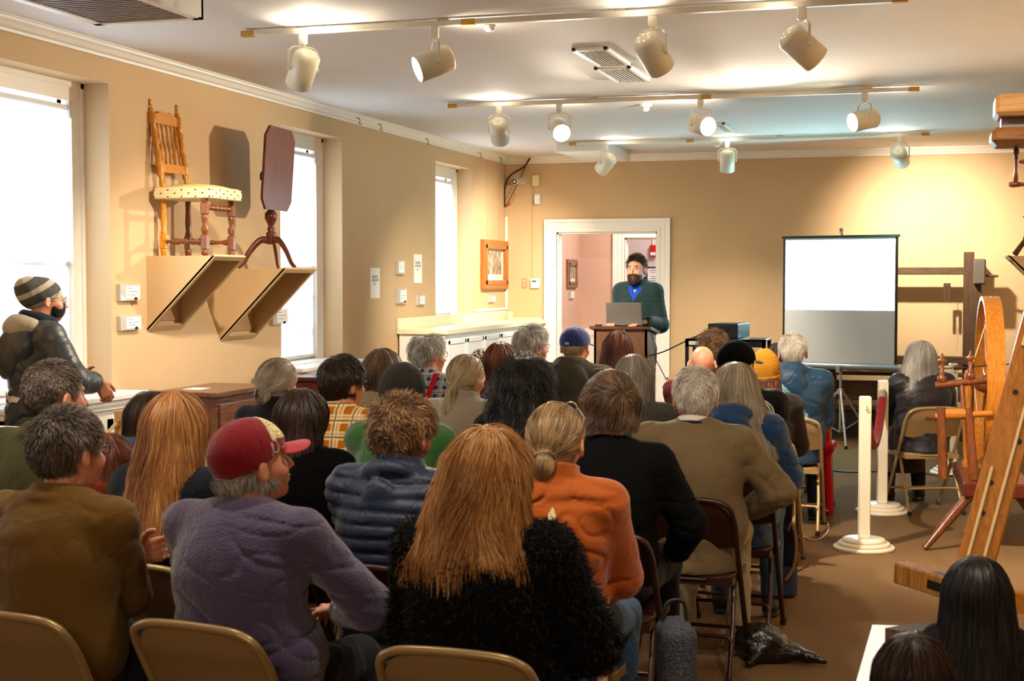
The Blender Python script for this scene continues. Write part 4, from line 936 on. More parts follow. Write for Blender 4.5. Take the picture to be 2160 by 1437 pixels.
MB().box((x0-.01, y_-.09, tb), (.9, y_+.09, tb+.055), .016).build('lower_top_beam', wood('mid_timber_x', '#6e421a', '#a06a30', 4, 0, .45), rt, L)
for yy in (4.8, ): MB().box((.78, yy-.05, 0), (.88, yy+.07, tb+.02), .006).build('post', M_orange, rt, L)
a, b = at_d(1898, 1206, 4.75), at_d(2075, 1262, 4.45); m, Mt = beam(a, b, .065, .07); o = m.build('side_timber', wood('rough_timber', '#5a3614', '#a8702c', 4, 2, .6, .5), rt, L)
c = Mt@Vector((0,0,.19)); MB().box((-.0335, -.014, .15), (.034, .014, .24), 0, Mt).build('mortise', M_blk, o)
MB().box((-.014, -.0355, .15), (.014, .0355, .24), 0, Mt).build('mortise', M_blk, o)
m, _ = beam(b, (.8, 4.75, b.z-.05), .065, .07); m.build('side_timber', M_orx, rt, L)
# turned distaff hanging under the top beams
m = MB().lathe([(.008,0),(.02,-.02),(.024,-.05),(.012,-.07),(.018,-.09),(.010,-.11),(.014,-.14),(.01,-.19),(.018,-.23),(.02,-.26),(.01,-.29)], 14, (0,0,0)).lathe([(.016,-.05),(.024,-.02),(.02,.03),(.014,.05),(.022,.09),(.016,.2)], 14, (0,0,-.30), (1,0,-.30)).lathe([(.006,0),(.014,.02),(.02,.05)], 12, (0.02,0,-.12), (1,0,-.12))
p = at_d(2141, 330, 4.62); rt = thing('turned_hanger', 'dark turned wooden rod hanging below the timber loom top beams', 'rod', (p.x, 4.85, tb)); m.build('turned_rod', M_dk, rt); rt.scale = (.4,)*3

# ---- white low table with a wooden block
zt = .46; c0, c1_ = at_z(1840, 1318, zt), at_z(1975, 1322, zt)
rt = thing('low_table', 'low white table top beside the two seated children', 'table', (c0.x, c0.y, 0)); L = -Vector(rt.location)
e = at_z(1806, 1437, zt); n_ = (e-c0).normalized()*1.5; u_ = (c1_-c0).normalized()*.62
m = MB(); A_ = [c0, c0+u_, c0+u_+n_, c0+n_]; m.add([(p.x, p.y, zt) for p in A_]+[(p.x, p.y, zt-.03) for p in A_], [(0,3,2,1),(4,5,6,7),(0,1,5,4),(1,2,6,5),(2,3,7,6),(3,0,4,7)]); m.build('table_top', M_white, rt, L)
for q in range(4):
    p = A_[q]+((A_[(q+2) % 4]-A_[q]).normalized()*.07); MB().box((p.x-.02, p.y-.02, 0), (p.x+.02, p.y+.02, zt-.03)).build('leg', M_white, rt, L)
p = at_z(1912, 1352, zt); rt = thing('wooden_block', 'brown wedge of wood lying on the low white table', 'block', (p.x, p.y, zt), R(-28))
MB().prism([(-.06, 0), (.14, 0), (.14, .03), (-.06, .045)], 0, -.045, .05).build('block', M_old, rt)

# ---- floor cords, tote, umbrella bag
def floorpts(l, z=.006): return [at_z(x, y, z) for x, y in l]
tag(MB().tube(bez(floorpts([(1665, 1110), (1690, 1130), (1720, 1140), (1742, 1128), (1747, 1108), (1730, 1092), (1700, 1092)])), .006, 6).build('extension_cord', flat('pink_cord', '#c49a82', .5)), 'pinkish cord curling on the carpet beside the tan chair leg', 'cord')
tag(MB().tube(bez(floorpts([(1740, 991), (1790, 996), (1840, 995), (1900, 993), (1950, 999), (2000, 1004), (2060, 1000)])), .006, 6).build('floor_cable', M_blk), 'thin black cable running across the carpet behind the stanchions', 'cable')
p = at_z(1645, 1262, 0); rt = thing('tote_bag', 'navy tote bag with tan strap standing on the carpet beside a chair', 'bag', (p.x, p.y+.03, 0), R(10))
def tote(P): return smax(boxs(P, (0, 0, .19), (.085, .055, .19), .03)+.006*noise3(P, 26, 3), -ell(P, (0, 0, .42), (.06, .03, .1)), .01)
V, Q = isosurf(tote, (-.15, -.12, -.02), (.15, .12, .44), .007); t = NT('navy_bag_cloth'); sx = t.node('SeparateXYZ', {0: t.co}).outputs[2]
V[:, 2] = np.maximum(V[:, 2], 0)
link('body', np_mesh('tote', V, [Q]), t.set(t.mix(t.math('LESS_THAN', sx, .17), '#101522', '#3a4260'), .8, 0, .2), rt)
MB().tube(bez([(.03, -.055, .36), (.05, -.085, .40), (.07, -.09, .3), (.06, -.085, .18), (.02, -.065, .10)]), .009, 8, sq=.4).build('strap', flat('tan_leather', '#b07848', .5), rt)
p = at_z(1625, 1395, 0); rt = thing('plastic_bag', 'crumpled shiny black bag lying on the carpet by the khaki trousers', 'bag', (p.x, p.y, 0), R(-20))
def bagf(P):
    a = ell(P, (-.05, 0, .07), (.12, .1, .09)); b = rc(P, (.03, .02, .05), (.24, .03, .03), .06, .012); c = rc(P, (-.02, -.05, .05), (-.02, -.16, .02), .04, .012)
    return smin(smin(a, b, .03), c, .03)+.012*noise3(P, 34, 9, 6)
V, Q = isosurf(bagf, (-.25, -.25, -.05), (.32, .2, .22), .007); V[:, 2] = np.maximum(V[:, 2], 0); tb_ = NT('shiny_black_plastic'); tb_.bump(tb_.noise(22, 4), .8, .02)
link('bag', np_mesh('bag', V, [Q]), tb_.set('#151013', .22, 0, .6), rt)

p = at_d(1426, 1215, 4.65); rt = thing('backpack', 'grey mesh backpack standing on the floor beside the orange jacket', 'bag', (p.x, p.y, 0), R(20))
def bp(P): return smin(boxs(P, (0, 0, .28), (.06, .10, .27), .05), ell(P, (0, -.08, .2), (.05, .07, .15)), .03)+.006*noise3(P, 28, 4)
V, Q = isosurf(bp, (-.12, -.2, -.02), (.12, .16, .62), .007); V[:, 2] = np.maximum(V[:, 2], 0); tb_ = NT('grey_mesh_cloth'); vo = tb_.node('TexVoronoi', {'Vector': tb_.co, 'Scale': 130}).outputs['Distance']; tb_.bump(vo, .6, .004)
link('body', np_mesh('body', V, [Q]), tb_.set(tb_.mix(vo, '#22242a', '#5c6068'), .8, 0, .2), rt)
MB().tube(bez([(-.04, .02, .54), (-.02, .03, .60), (.03, .03, .60), (.04, .02, .54)]), .007, 8).build('handle', M_blk, rt)

# ================================================================== FOLDING CHAIRS
def chair_proto(tube_c, seat_c, nm):
    mt = flat(nm+'_tube', tube_c, .3, .35, .5, .04); ms = flat(nm+'_pan', seat_c, .42, .25, .5, .05)
    rt = bpy.data.objects.new('folding_chair', None); hw = .215; out = []
    # front-leg frame that rises to the rounded back
    top = Vector((0, -.255, .785)); foot = Vector((0, .22, .012))
    def side(s, z):
        t = max(0., (z-foot.z)/(top.z-foot.z)); k = Vector((s*hw, foot.y+(top.y-foot.y)*t**.9, z)); return k
    arc = [side(-1, z) for z in (.012, .2, .42, .6, .68)]
    for a in range(1, 8):
        t = PI-PI*a/8; arc.append(Vector((math.copysign(abs(math.cos(t))**.55, math.cos(t))*hw*.985, -.225-.032*math.sin(t), .69+.095*max(0., math.sin(t))**.6)))
    arc += [side(1, z) for z in (.68, .6, .42, .2, .012)]
    out.append(('front_frame', MB().tube(bez(arc, 4), .0125, 10), mt))
    m = MB(); rr = [Vector((-hw+.03, -.02, .44)), Vector((-hw+.015, -.14, .24)), Vector((-hw+.01, -.27, .012))]; 
    for s in (-1, 1): m.tube([Vector((v.x*-s, v.y, v.z)) for v in rr], .0115, 10)
    m.tube(bez([(-hw+.013, -.19, .16), (-hw+.02, -.185, .175), (-hw+.06, -.18, .185), (hw-.06, -.18, .185), (hw-.02, -.185, .175), (hw-.013, -.19, .16)], 4), .009, 8)
    out.append(('rear_leg_frame', m, mt))
    out.append(('stretcher', MB().tube([(-hw, .145, .15), (hw, .145, .15)], .009, 8), mt)); out.append(('pivot_bar', MB().tube([(-hw, .005, .40), (hw, .005, .40)], .008, 8), mt))
    # seat pan
    g = 14; V = []; F = []
    for j in range(g+1):
        for i in range(g+1):
            u = i/g*2-1; v = j/g*2-1; x = u*.2*(1-.06*max(0, v))*(1-.05*abs(v)**6); y = v*.19+.0*u
            if abs(u)**4+abs(v)**4 > 1: k = (abs(u)**4+abs(v)**4)**-.25; x *= k; y *= k
            e = max(abs(u), abs(v)); z = .445-.012*(1-min(1, (u*u+v*v)))-(.012 if e > .99 else 0)+.012*max(0, v)
            V.append((x, y, z))
    for (dz, fl) in ((0, 0), (-.012, 1)):
        pass
    for j in range(g):
        for i in range(g): a = j*(g+1)+i; F.append((a, a+1, a+g+2, a+g+1))
    n = len(V); V += [(x, y, z-.014) for x, y, z in V]; F += [tuple(q+n for q in f[::-1]) for f in F]
    bd = [i for i in range(g+1)]+[j*(g+1)+g for j in range(1, g+1)]+[g*(g+1)+i for i in range(g-1, -1, -1)]+[j*(g+1) for j in range(g-1, 0, -1)]
    F += [(bd[i], n+bd[i], n+bd[(i+1) % len(bd)], bd[(i+1) % len(bd)]) for i in range(len(bd))]
    m = MB(); m.add(V, F, True); m.box((-.2, -.187, .405), (.2, -.181, .437)).box((-.203, -.18, .405), (-.199, .18, .437)).box((.199, -.18, .405), (.203, .18, .437)); out.append(('seat', m, ms))
    # back panel
    V = []; F = []; gx, gz = 18, 9
    for off in (0, .004):
        for j in range(gz+1):
            for i in range(gx+1):
                u = i/gx*2-1; v = j/gz
                ztop = .69+.088*max(0., 1-abs(u)**3.2)**.5; zbot = .572-.018*(1-u*u); z = zbot+(ztop-zbot)*v
                t = (z-.012)/(.785-.012); yb_ = .22-.475*t**.9 if z < .69 else -.21-.03*(z-.69)/.09
                V.append((u*(hw-.008), yb_-.028*(1-u*u)*.9-off+.006, z))
    n = (gx+1)*(gz+1)
    for j in range(gz):
        for i in range(gx): a = j*(gx+1)+i; F.append((a, a+1, a+gx+2, a+gx+1)); F.append((n+a+gx+1, n+a+gx+2, n+a+1, n+a))
    m = MB(); m.add(V, F, True); m.tube([Vector(V[i])+Vector((0,.0,0)) for i in range(gx+1)], .004, 6); out.append(('backrest', m, ms))
    fc = flat('rubber_foot', '#2a2522', .6)
    for s in (-1, 1):
        out.append(('foot', MB().lathe([(.016,-.012),(.016,.025)], 10, (s*hw, .22, .012)), fc)); out.append(('foot', MB().lathe([(.015,-.012),(.015,.02)], 10, (s*(hw-.01), -.27, .012)), fc))
    return out
CH = {k: [(n, m.mesh(n), mt) for n, m, mt in chair_proto(a, b, k)] for k, a, b in (('beige_chair', '#a48a5e', '#947a52'), ('brown_chair', '#3c231a', '#35190f'), ('tan_chair', '#b09468', '#a88a5e'))}
for v in CH.values():
    for n, me, mt in v: me.materials.append(mt)
def place_chair(kind, x, y, rz, label, sc=1.0):
    rt = thing('folding_chair', label, 'chair', (x, y, 0), rz, 'folding chairs of the audience'); rt.scale = (sc*.962,)*3
    for n, me, mt in CH[kind]:
        o = bpy.data.objects.new(n, me); COL.objects.link(o); o.parent = rt
    return rt
# ================================================================== PEOPLE
def skin_mat(name, c, c2):
    t = NT(name); n = t.noise(18, 4); n2 = t.noise(260, 2); t.bump(n2, .15, .002)
    t.b.inputs['Subsurface Weight'].default_value = .15; t.b.inputs['Subsurface Radius'].default_value = (.02, .008, .004); t.b.inputs['Subsurface Scale'].default_value = .5
    return t.set(t.mix(n, c, c2), .5, 0, .4)
SK = {'pale': skin_mat('skin_pale', '#c98d72', '#dba78c'), 'rosy': skin_mat('skin_rosy', '#c37e62', '#d9987a'), 'tan': skin_mat('skin_tan', '#a86c4c', '#c08660')}
def hair_mat(name, dark, mid, light):
    t = NT(name); at = t.node('Attribute', attribute_name='tint').outputs['Fac']
    c = t.ramp(at, [(.0, dark), (.5, mid), (1., light)])
    return t.set(c, .42, 0, .35)
HM = {}
for nm, a, b, c in (('dark_brown', '#120b08', '#2a1a12', '#4a3224'), ('black', '#050404', '#110d0c', '#2a221e'), ('greybrown', '#2a211a', '#5a4c40', '#93867a'), ('auburn', '#2a100a', '#5c2c18', '#8c5030'),
                    ('strawberry', '#6a3a18', '#b07838', '#e0b070'), ('reddish_blond', '#4a2614', '#9a6232', '#cf9a5c'), ('brown', '#2a1a10', '#57402c', '#8a6c50'), ('dark_blond', '#4a3520', '#977650', '#cdb084'),
                    ('ash_blond', '#5a4a36', '#a8926e', '#dccba8'), ('grey', '#4a443e', '#8f877c', '#cfc8bc'), ('white', '#8e857a', '#cfc6b8', '#f2ece2'), ('grey_blond', '#5e5344', '#9c8e78', '#cfc4ae'), ('silver', '#5a5854', '#a8a49c', '#e4e0d8'), ('curly_brown', '#2e1c10', '#6e4c2c', '#b48a5a'), ('beard', '#1c100a', '#3e2618', '#6a4630')):
    HM[nm] = hair_mat('hair_'+nm, a, b, c)
def cloth(name, c, rough=.85, kind='plain', c2=None, sheen=.08, spec=.12, sc=1.0):
    if name in _mc: return _mc[name]
    t = NT(name); n = t.noise(9, 4); cc = lin(c)
    col = t.mix(n, tuple(x*.86 for x in cc[:3]), tuple(min(1, x*1.14) for x in cc[:3]))
    if kind == 'knit':
        v = t.mapping((1,1,1)); w1 = t.node('TexWave', {'Vector': v, 'Scale': 26*sc, 'Distortion': 2, 'Detail': 2}, bands_direction='X').outputs['Fac']; w2 = t.node('TexWave', {'Vector': v, 'Scale': 34*sc, 'Distortion': 1}, bands_direction='Z').outputs['Fac']
        h = t.math('MULTIPLY', w1, w2); col = t.mix(t.math('MULTIPLY', h, .5), col, tuple(x*.55 for x in cc[:3])); t.bump(h, .8, .006)
    elif kind == 'fleece': t.bump(t.noise(150, 3), .8, .006)
    elif kind == 'fine': t.bump(t.noise(420, 2), .4, .002)
    elif kind in ('plaid', 'checks'):
        sx = t.node('SeparateXYZ', {0: t.co}); 
        def band(o, f, w_, ph=0): 
            x = t.math('FRACT', t.math('ADD', t.math('MULTIPLY', o, f), ph)); return t.math('LESS_THAN', x, w_)
        X, Z = sx.outputs[0], sx.outputs[2]
        f = 13 if kind == 'plaid' else 20
        b1, b2 = band(X, f, .45, .1), band(Z, f, .45, .3); l1, l2 = band(X, f, .1, .55), band(Z, f, .1, .72); l3, l4 = band(X, f, .07, .3), band(Z, f, .07, .5)
        s_ = t.math('MULTIPLY', t.math('ADD', b1, b2), .5); col = t.mix(s_, c, c2[0]); col = t.mix(t.math('MULTIPLY', b1, b2), col, c2[1])
        col = t.mix(t.math('MULTIPLY', t.math('MAXIMUM', l1, l2), .8), col, c2[2]); col = t.mix(t.math('MULTIPLY', t.math('MAXIMUM', l3, l4), .6), col, c2[1]); t.bump(t.noise(200, 2), .3, .003)
    elif kind == 'print':
        vo = t.node('TexVoronoi', {'Vector': t.co, 'Scale': 55}).outputs['Distance']; col = t.mix(t.math('GREATER_THAN', vo, .5), col, c2[0]); col = t.mix(t.math('LESS_THAN', vo, .22), col, c2[1])
    else: t.bump(t.noise(300, 2), .25, .003)
    # soft wrinkles under the weave
    wn = t.noise(7, 3, t.mapping((1, 1, .55), (0, .5, 0)), 1.5); wr = t.math('ABSOLUTE', t.math('SUBTRACT', wn, .5)); wb = t.node('Bump', {'Height': t.math('MINIMUM', wr, .09), 'Strength': .35, 'Distance': .05})
    for l_ in t.b.inputs['Normal'].links: t.L(wb.outputs[0], l_.from_node.inputs['Normal'])
    t.b.inputs['Sheen Weight'].default_value = sheen; t.b.inputs['Sheen Roughness'].default_value = .5
    _mc[name] = t.set(col, rough, 0, spec); return _mc[name]

def unit(v): v = np.asarray(v, dtype=float); return v/(np.linalg.norm(v)+1e-12)
def ik(S, W, l1, l2, hint):
    S, W = np.array(S, float), np.array(W, float); d = W-S; L = np.linalg.norm(d)
    if L > (l1+l2)*.995: W = S+d/L*(l1+l2)*.995; d = W-S; L = np.linalg.norm(d)
    a = (l1*l1-l2*l2+L*L)/(2*L); h = math.sqrt(max(0, l1*l1-a*a)); u = d/L; hn = np.array(hint, float); hn = unit(hn-u*(hn@u))
    return S+u*a+hn*h, W
def hand_prims(W, D, N, side, curl):
    """list of (a,b,ra,rb) round cones: palm, five fingers"""
    W = np.array(W, float); D = unit(D); N = unit(np.array(N)-D*np.dot(N, D)); S = np.cross(D, N)*side; out = []
    for k, (o, l, r_) in enumerate(((.028, .040, .0088), (.0095, .045, .0092), (-.0095, .042, .0088), (-.027, .034, .0078))):
        b = W+D*(.085-.004*abs(k-1))+S*o; out.append((W+D*.012+S*o*.55, b, .014, .0115)); c = curl*(1+.12*k)
        d1 = unit(D*math.cos(c*.7)+N*math.sin(c*.7)); p1 = b+d1*l; d2 = unit(D*math.cos(c*1.7)+N*math.sin(c*1.7)); p2 = p1+d2*l*.62; d3 = unit(D*math.cos(c*2.3)+N*math.sin(c*2.3)); p3 = p2+d3*l*.45
        out += [(b, p1, r_, r_*.95), (p1, p2, r_*.95, r_*.88), (p2, p3, r_*.88, r_*.75)]
    t0 = W+D*.022+S*.022; t1 = W+D*.052+S*.050+N*.012; t2 = t1+unit(D*.8+S*.25+N*.45)*.032; t3 = t2+unit(D+N*.4)*.024
    return out+[(t0, t1, .0155, .0115), (t1, t2, .0112, .0098), (t2, t3, .0098, .008)]

def skeleton(lean=.03, stand=False, wrists=None, w=1.0, armhint=None, hands=None, feet=None, belly=0.):
    J = {}; dz = .42 if stand else 0.
    J['pel'] = (0, 0, .56+dz); J['mid'] = (0, -.03+lean*.3, .74+dz); J['chest'] = (0, -.04+lean*.6, .88+dz); J['nb'] = (0, -.045+lean, 1.04+dz); J['dz'] = dz
    J['HC'] = (0, -.02+lean+.03, 1.178+dz)
    for s, n in ((-1, 'L'), (1, 'R')):
        J['sh'+n] = (s*.165*w, -.035+lean, 1.0+dz)
        if stand: J['hip'+n] = (s*.09, 0, .93); J['kn'+n] = (s*.095, .02, .50); J['an'+n] = (s*.10, -.01, .09)
        else: J['hip'+n] = (s*.09, .0, .552); J['kn'+n] = (s*.12, .43, .54); J['an'+n] = (s*.13, .42, .09)
        if feet:
            J['kn'+n], J['an'+n] = feet[n] if n in feet else (J['kn'+n], J['an'+n])
        wr = (wrists or {}).get(n, (s*.055, .285, .63+dz) if not stand else (s*.26, .06, .92))
        hint = (armhint or {}).get(n, (s*.9, -.45, -.5)); J['el'+n], J['wr'+n] = ik(J['sh'+n], wr, .285, .25, hint)
        J['hd'+n] = (hands or {}).get(n, ((-s*.8, .6, -.1) if not stand else (0, .2, -1), (0, -.2, -1) if not stand else (-s, 0, 0), .45))
    J['w'] = w; J['belly'] = belly
    return J

def head_sdf(q):
    cr = ell(q, (0, -.012, .03), (.075, .095, .089)); jw = ell(q, (0, .034, -.035), (.055, .060, .078)); f = smin(cr, jw, .035)
    f = smin(f, rc(q, (0, .072, -.092), (0, .06, -.075), .017, .03), .025)
    f = smin(f, rc(q, (-.03, .082, .03), (.03, .082, .03), .012, .012), .015)
    f = smax(f, -rc(q, (-.031, .106, .012), (-.031, .12, .012), .015, .02), .012); f = smax(f, -rc(q, (.031, .106, .012), (.031, .12, .012), .015, .02), .012)
    f = smin(f, rc(q, (0, .094, .012), (0, .116, -.028), .007, .011), .008); f = smin(f, rc(q, (-.012, .102, -.032), (.012, .102, -.032), .008, .008), .006)
    f = smin(f, ell(q, (0, .094, -.055), (.024, .012, .0055)), .004); f = smin(f, ell(q, (0, .091, -.066), (.02, .012, .006)), .004)
    f = smin(f, ell(q, (-.045, .062, -.025), (.02, .02, .02)), .03); f = smin(f, ell(q, (.045, .062, -.025), (.02, .02, .02)), .03)
    for s in (-1, 1):
        M = rotm(R(-10), 0, s*R(26)); e = ell(q, (s*.0905, -.012, -.004), (.0095, .020, .033), M); e = smax(e, -ell(q, (s*.100, -.006, .0), (.007, .011, .02), M), .004); f = smin(f, e, .006)
    return f
def body_sdf(J, Mh, hs=1.0, handres=True):
    HC = A(*J['HC']); hp = {}
    for n, s in (('L', -1), ('R', 1)):
        D, N, c = J['hd'+n]; hp[n] = hand_prims(J['wr'+n], D, N, s, c)
    def f(P):
        dz = J['dz']; w = J['w']
        t = smin(ell(P, (0, J['chest'][1], .87+dz), (.145*w, .10, .20)), ell(P, (0, .0, .60+dz), (.145, .11, .15)), .06)
        t = smin(t, rc(P, J['shL'], J['shR'], .048, .048), .05); t = smin(t, rc(P, J['nb'], (J['HC'][0], J['HC'][1]-.018, J['HC'][2]-.05), .058, .054), .035)
        for n in 'LR':
            t = smin(t, rc(P, J['sh'+n], J['el'+n], .045, .036), .02); t = smin(t, rc(P, J['el'+n], J['wr'+n], .036, .023), .015)
            t = smin(t, rc(P, J['hip'+n], J['kn'+n], .078, .052), .03); t = smin(t, rc(P, J['kn'+n], J['an'+n], .05, .033), .02)
            a = J['an'+n]; t = smin(t, rc(P, (a[0], a[1]-.02, .05), (a[0]*1.1, a[1]+.13, .035), .03, .025), .02)
            def hf(Q, n=n):
                o = None
                for (a_, b_, ra, rb) in hp[n]: v = rc(Q, a_, b_, ra, rb); o = v if o is None else smin(o, v, .004)
                return o
            t = smin(t, near(P, np.array(J['wr'+n])+unit(J['hd'+n][0])*.09, .15, hf), .008)
        return smin(t, near(P, J['HC'], .165*hs, lambda Q: head_sdf(((Q-HC)@Mh)/hs)*hs), .02)
    return f

def top_sdf(J, st):
    """clothing of the upper body. st: dict(t thickness, fold, puff, fur, hem, hood, collar, sleeve)"""
    t_ = st.get('t', .012); fold = st.get('fold', .006); puff = st.get('puff', 0); dz = J['dz']; w = J['w']; bl = J['belly']; hem = st.get('hem', .50)+dz-(.06 if dz else 0)
    nb = J['nb']; HC = J['HC']; seed = st.get('seed', 1)
    def f(P):
        a = ell(P, (0, J['chest'][1]-.004, .87+dz), (.158*w+t_, .112+t_+bl*.3, .205+t_)); b = ell(P, (0, .0+bl*.3, .64+dz), (.158*(1+(w-1)*.7)+t_+bl, .122+t_+bl, .17+t_))
        t = smin(a, b, .07); t = smin(t, rc(P, J['shL'], J['shR'], .047+t_*.7, .047+t_*.7), .06)
        for s_ in (-1, 1): t = smin(t, rc(P, (s_*.145*w, nb[1]+.005, nb[2]-.050), (0, nb[1], nb[2]-.010), .042+t_*.6, .050+t_*.5), .05)
        if st.get('coat'): 
            lo = st['coat']; t = smin(t, rc(P, (0, -.0, .55+dz), (0, .0, lo), .15+t_, .17+t_), .06)
        arms = None
        for n in 'LR':
            E, W = np.array(J['el'+n]), np.array(J['wr'+n]); k = rc(P, J['sh'+n], E, .046+t_*.9, .046+t_); W2 = W-(W-E)*st.get('short', .20); k = smin(k, rc(P, E, W2, .048+t_, .034+t_*.9), .02)
            arms = k if arms is None else np.minimum(arms, k)
        t = smin(t, arms, .04)
        if fold:
            k1 = noise3(P, 11, seed, 4, (1, 1, .7)); k2 = noise3(P, 17, seed+2, 4, (.55, .55, 1.25)); k3 = noise3(P, 30, seed+5, 4, (.6, .6, 1.2)); m_ = np.clip(.55+noise3(P, 7, seed+9, 3), 0, 1)
            t = t+fold*(k1*.45+1.15*np.exp(-(k2/.075)**2)*m_+.75*np.exp(-(k3/.10)**2)*m_+.45*k3)
        if puff: t = t-puff*np.abs(np.sin(P[:, 2]*st.get('pf', 62)+.8*noise3(P, 8, 3)))**.6+puff*.5
        if st.get('fur'): t = t+.006*noise3(P, 90, 4, 6)
        t = smax(t, hem-P[:, 2], .012) if not st.get('coat') else smax(t, st['coat']-.02-P[:, 2], .012)
        # neck opening
        if not st.get('closed'): t = smax(t, -rc(P, (nb[0], nb[1]+.02, nb[2]+.015), (HC[0], HC[1], HC[2]-.02), .06, .07), .008)
        if st.get('vneck'): t = smax(t, -np.maximum(np.maximum(np.abs(P[:,0])*1.7-(P[:,2]-(nb[2]-st['vneck'])), -(P[:,1]-.02)), -(P[:,2]-(nb[2]-st['vneck']))), .006)
        c = st.get('collar')
        if c == 'stand' or c == 'high':
            hh = .055 if c == 'stand' else .075; M = rotm(R(-14), 0, 0)
            p = (P-A(nb[0], nb[1]+.008, nb[2]+.03))@M; rr = np.sqrt(p[:,0]**2+(p[:,1]*.95)**2); k = np.maximum(np.abs(rr-(.072+.12*np.maximum(p[:,2], 0)))-.008, np.abs(p[:,2])-hh/1.5)
            k = smax(k, p[:,1]-.075-.0*p[:,2], .01); t = smin(t, k, .018)
        if c == 'fold':
            M = rotm(R(-16), 0, 0); t = smin(t, torus(P, (nb[0], nb[1]+.01, nb[2]+.028), .073, .016, M, 1.5), .012)
            t = smin(t, torus(P, (nb[0], nb[1]+.005, nb[2]+.002), .094, .013, M, 1.5), .006)
        if c == 'turtle': t = smin(t, torus(P, (nb[0], nb[1]+.012, nb[2]+.045), .060, .018, rotm(R(-12), 0, 0), 1.7), .01)
        if st.get('hood'):
            s = st['hood']; M = rotm(R(-28), 0, 0); y0 = nb[1]
            h = torus(P, (0, y0-.015, nb[2]+.01), .098, .034*s, M, 1.2); h = smin(h, ell(P, (0, y0-.125, nb[2]-.05), (.115*s, .05*s, .10*s)), .035); h = h+.007*noise3(P, 34, 6)
            h = smax(h, P[:,1]-(y0+.075), .02); t = smin(t, h, .008)
        if st.get('hem2'):
            pass
        return t
    return f
def pants_sdf(J, seed=0, t_=.0):
    dz = J['dz']
    def f(P):
        t = ell(P, (0, .0, .595+dz*.98), (.165+t_, .13+t_, .135))
        for n in 'LR':
            kn = J['kn'+n]; an = J['an'+n]; t = smin(t, rc(P, J['hip'+n], kn, .094+t_, .072+t_), .03); t = smin(t, rc(P, kn, (an[0], an[1], an[2]+.0), .07+t_, .056+t_), .02)
        k2 = noise3(P, 20, seed+5, 4, (1, 1, .6)); t = t+.006*np.exp(-(k2/.12)**2)+.003*noise3(P, 40, seed+8); return smax(t, .055-P[:, 2], .01)
    return f
def shoe(J, n, mat, parent):
    a = np.array(J['an'+n]); kn = np.array(J['kn'+n]); d = unit([kn[0]-J['hip'+n][0], max(.25, kn[1]-J['hip'+n][1]), 0]); ox = math.atan2(-d[0], d[1]); M = rotm(0, 0, ox)
    c = A(a[0], a[1], 0)
    def f(P):
        q = (P-c)@M; t = smin(rc(q, (0, -.045, .05), (0, .14, .036), .042, .037), ell(q, (0, -.01, .085), (.042, .052, .05)), .03); t = smax(t, .008-q[:,2], .004)
        sole = boxs(q, (0, .05, .012), (.044, .14, .012), .012); sole = smax(sole, np.sqrt((q[:,0]/.05)**2+((q[:,1]-.05)/.15)**2)*.05-.05, .01); t = smin(t, sole, .004); return smax(t, q[:,2]-.11, .008)
    V, Q = isosurf(f, (a[0]-.2, a[1]-.2, -.02), (a[0]+.2, a[1]+.28, .15), .007); V[:, 2] = np.maximum(V[:, 2], 0.0)
    link('shoe', np_mesh('shoe', V, [Q]), mat, parent)

# ---- hair
def cap_s(q, t, top=1.1): return ell(q, (0, -.014, .032), (.076+t, .096+t, .090+t*top))
def frontcut(q, fr=0., lo=.028, sl=.45): return q[:,1]-np.maximum(.074+sl*(q[:,2]-.085)+fr, lo+fr)
def H_short(t=.016, bottom=-.06, fr=0., bald=None, top=1.15, ear=.034, curl=0., hat=None, sl=.5):
    def surf(q): return cap_s(q*np.stack([1+.13*np.clip((.045-q[:,2])/.06, 0, 1), np.ones(len(q), f32), np.ones(len(q), f32)], 1), t, top)+(curl*noise3(q, 60, 3) if curl else 0)+.003*noise3(q, 40, 7)
    def vol(q):
        f = smax(surf(q), frontcut(q, fr, .022 if sl < .8 else -.03, sl), .012); f = smax(f, bottom+.42*np.maximum(0, q[:,1]+.045)-q[:,2], .010)
        ax = np.abs(q[:,0]); p = np.stack([ax, q[:,1], q[:,2]], 1); f = smax(f, -rc(p, (.080, -.004, -.006), (.13, -.008, -.008), ear+.002, ear+.002), .008)
        if bald: f = smax(f, -ell(q, (0, bald[0], bald[1]), bald[2]), .006)
        if hat is not None: f = smax(f, q[:,2]-hat, .004)
        return f
    return vol, surf
def H_bell(t=.02, zend=-.12, wide=.02, back=.02, fr=0., lo=.03, top=1.1, depth=.0, asym=0., ear=0, side=0., flip=0., lock=.004, hat=None):
    def surf(q):
        s = np.clip((.05-q[:,2])/(.05-zend), 0, 1.3); a = .080+t+wide*s**.8+flip*s**4; b = .078+t*.6+depth*s; cy = -.028-back*s
        k = np.sqrt(((q[:,0]-asym*s)/a)**2+((q[:,1]-cy)/b)**2); bell = (k-1)*np.minimum(a, b); bell = smax(bell, q[:,2]-.06, .04); return smin(cap_s(q, t, top), bell, .03)+lock*noise3(q, 62, 5, 4, (1,1,.16))+lock*.8*noise3(q, 26, 2, 4, (1,1,.3))
    def vol(q):
        f = smax(surf(q), frontcut(q, fr, lo+side*0), .015); f = smax(f, zend+.008*noise3(q, 50, 2, 5, (1,1,0))-q[:,2], .012)
        if hat is not None: f = smax(f, q[:,2]-hat, .004)
        if ear: ax = np.abs(q[:,0]); p = np.stack([ax, q[:,1], q[:,2]], 1); f = smax(f, -rc(p, (.075, .01, -.004), (.12, .01, -.01), ear, ear), .01)
        return f
    return vol, surf
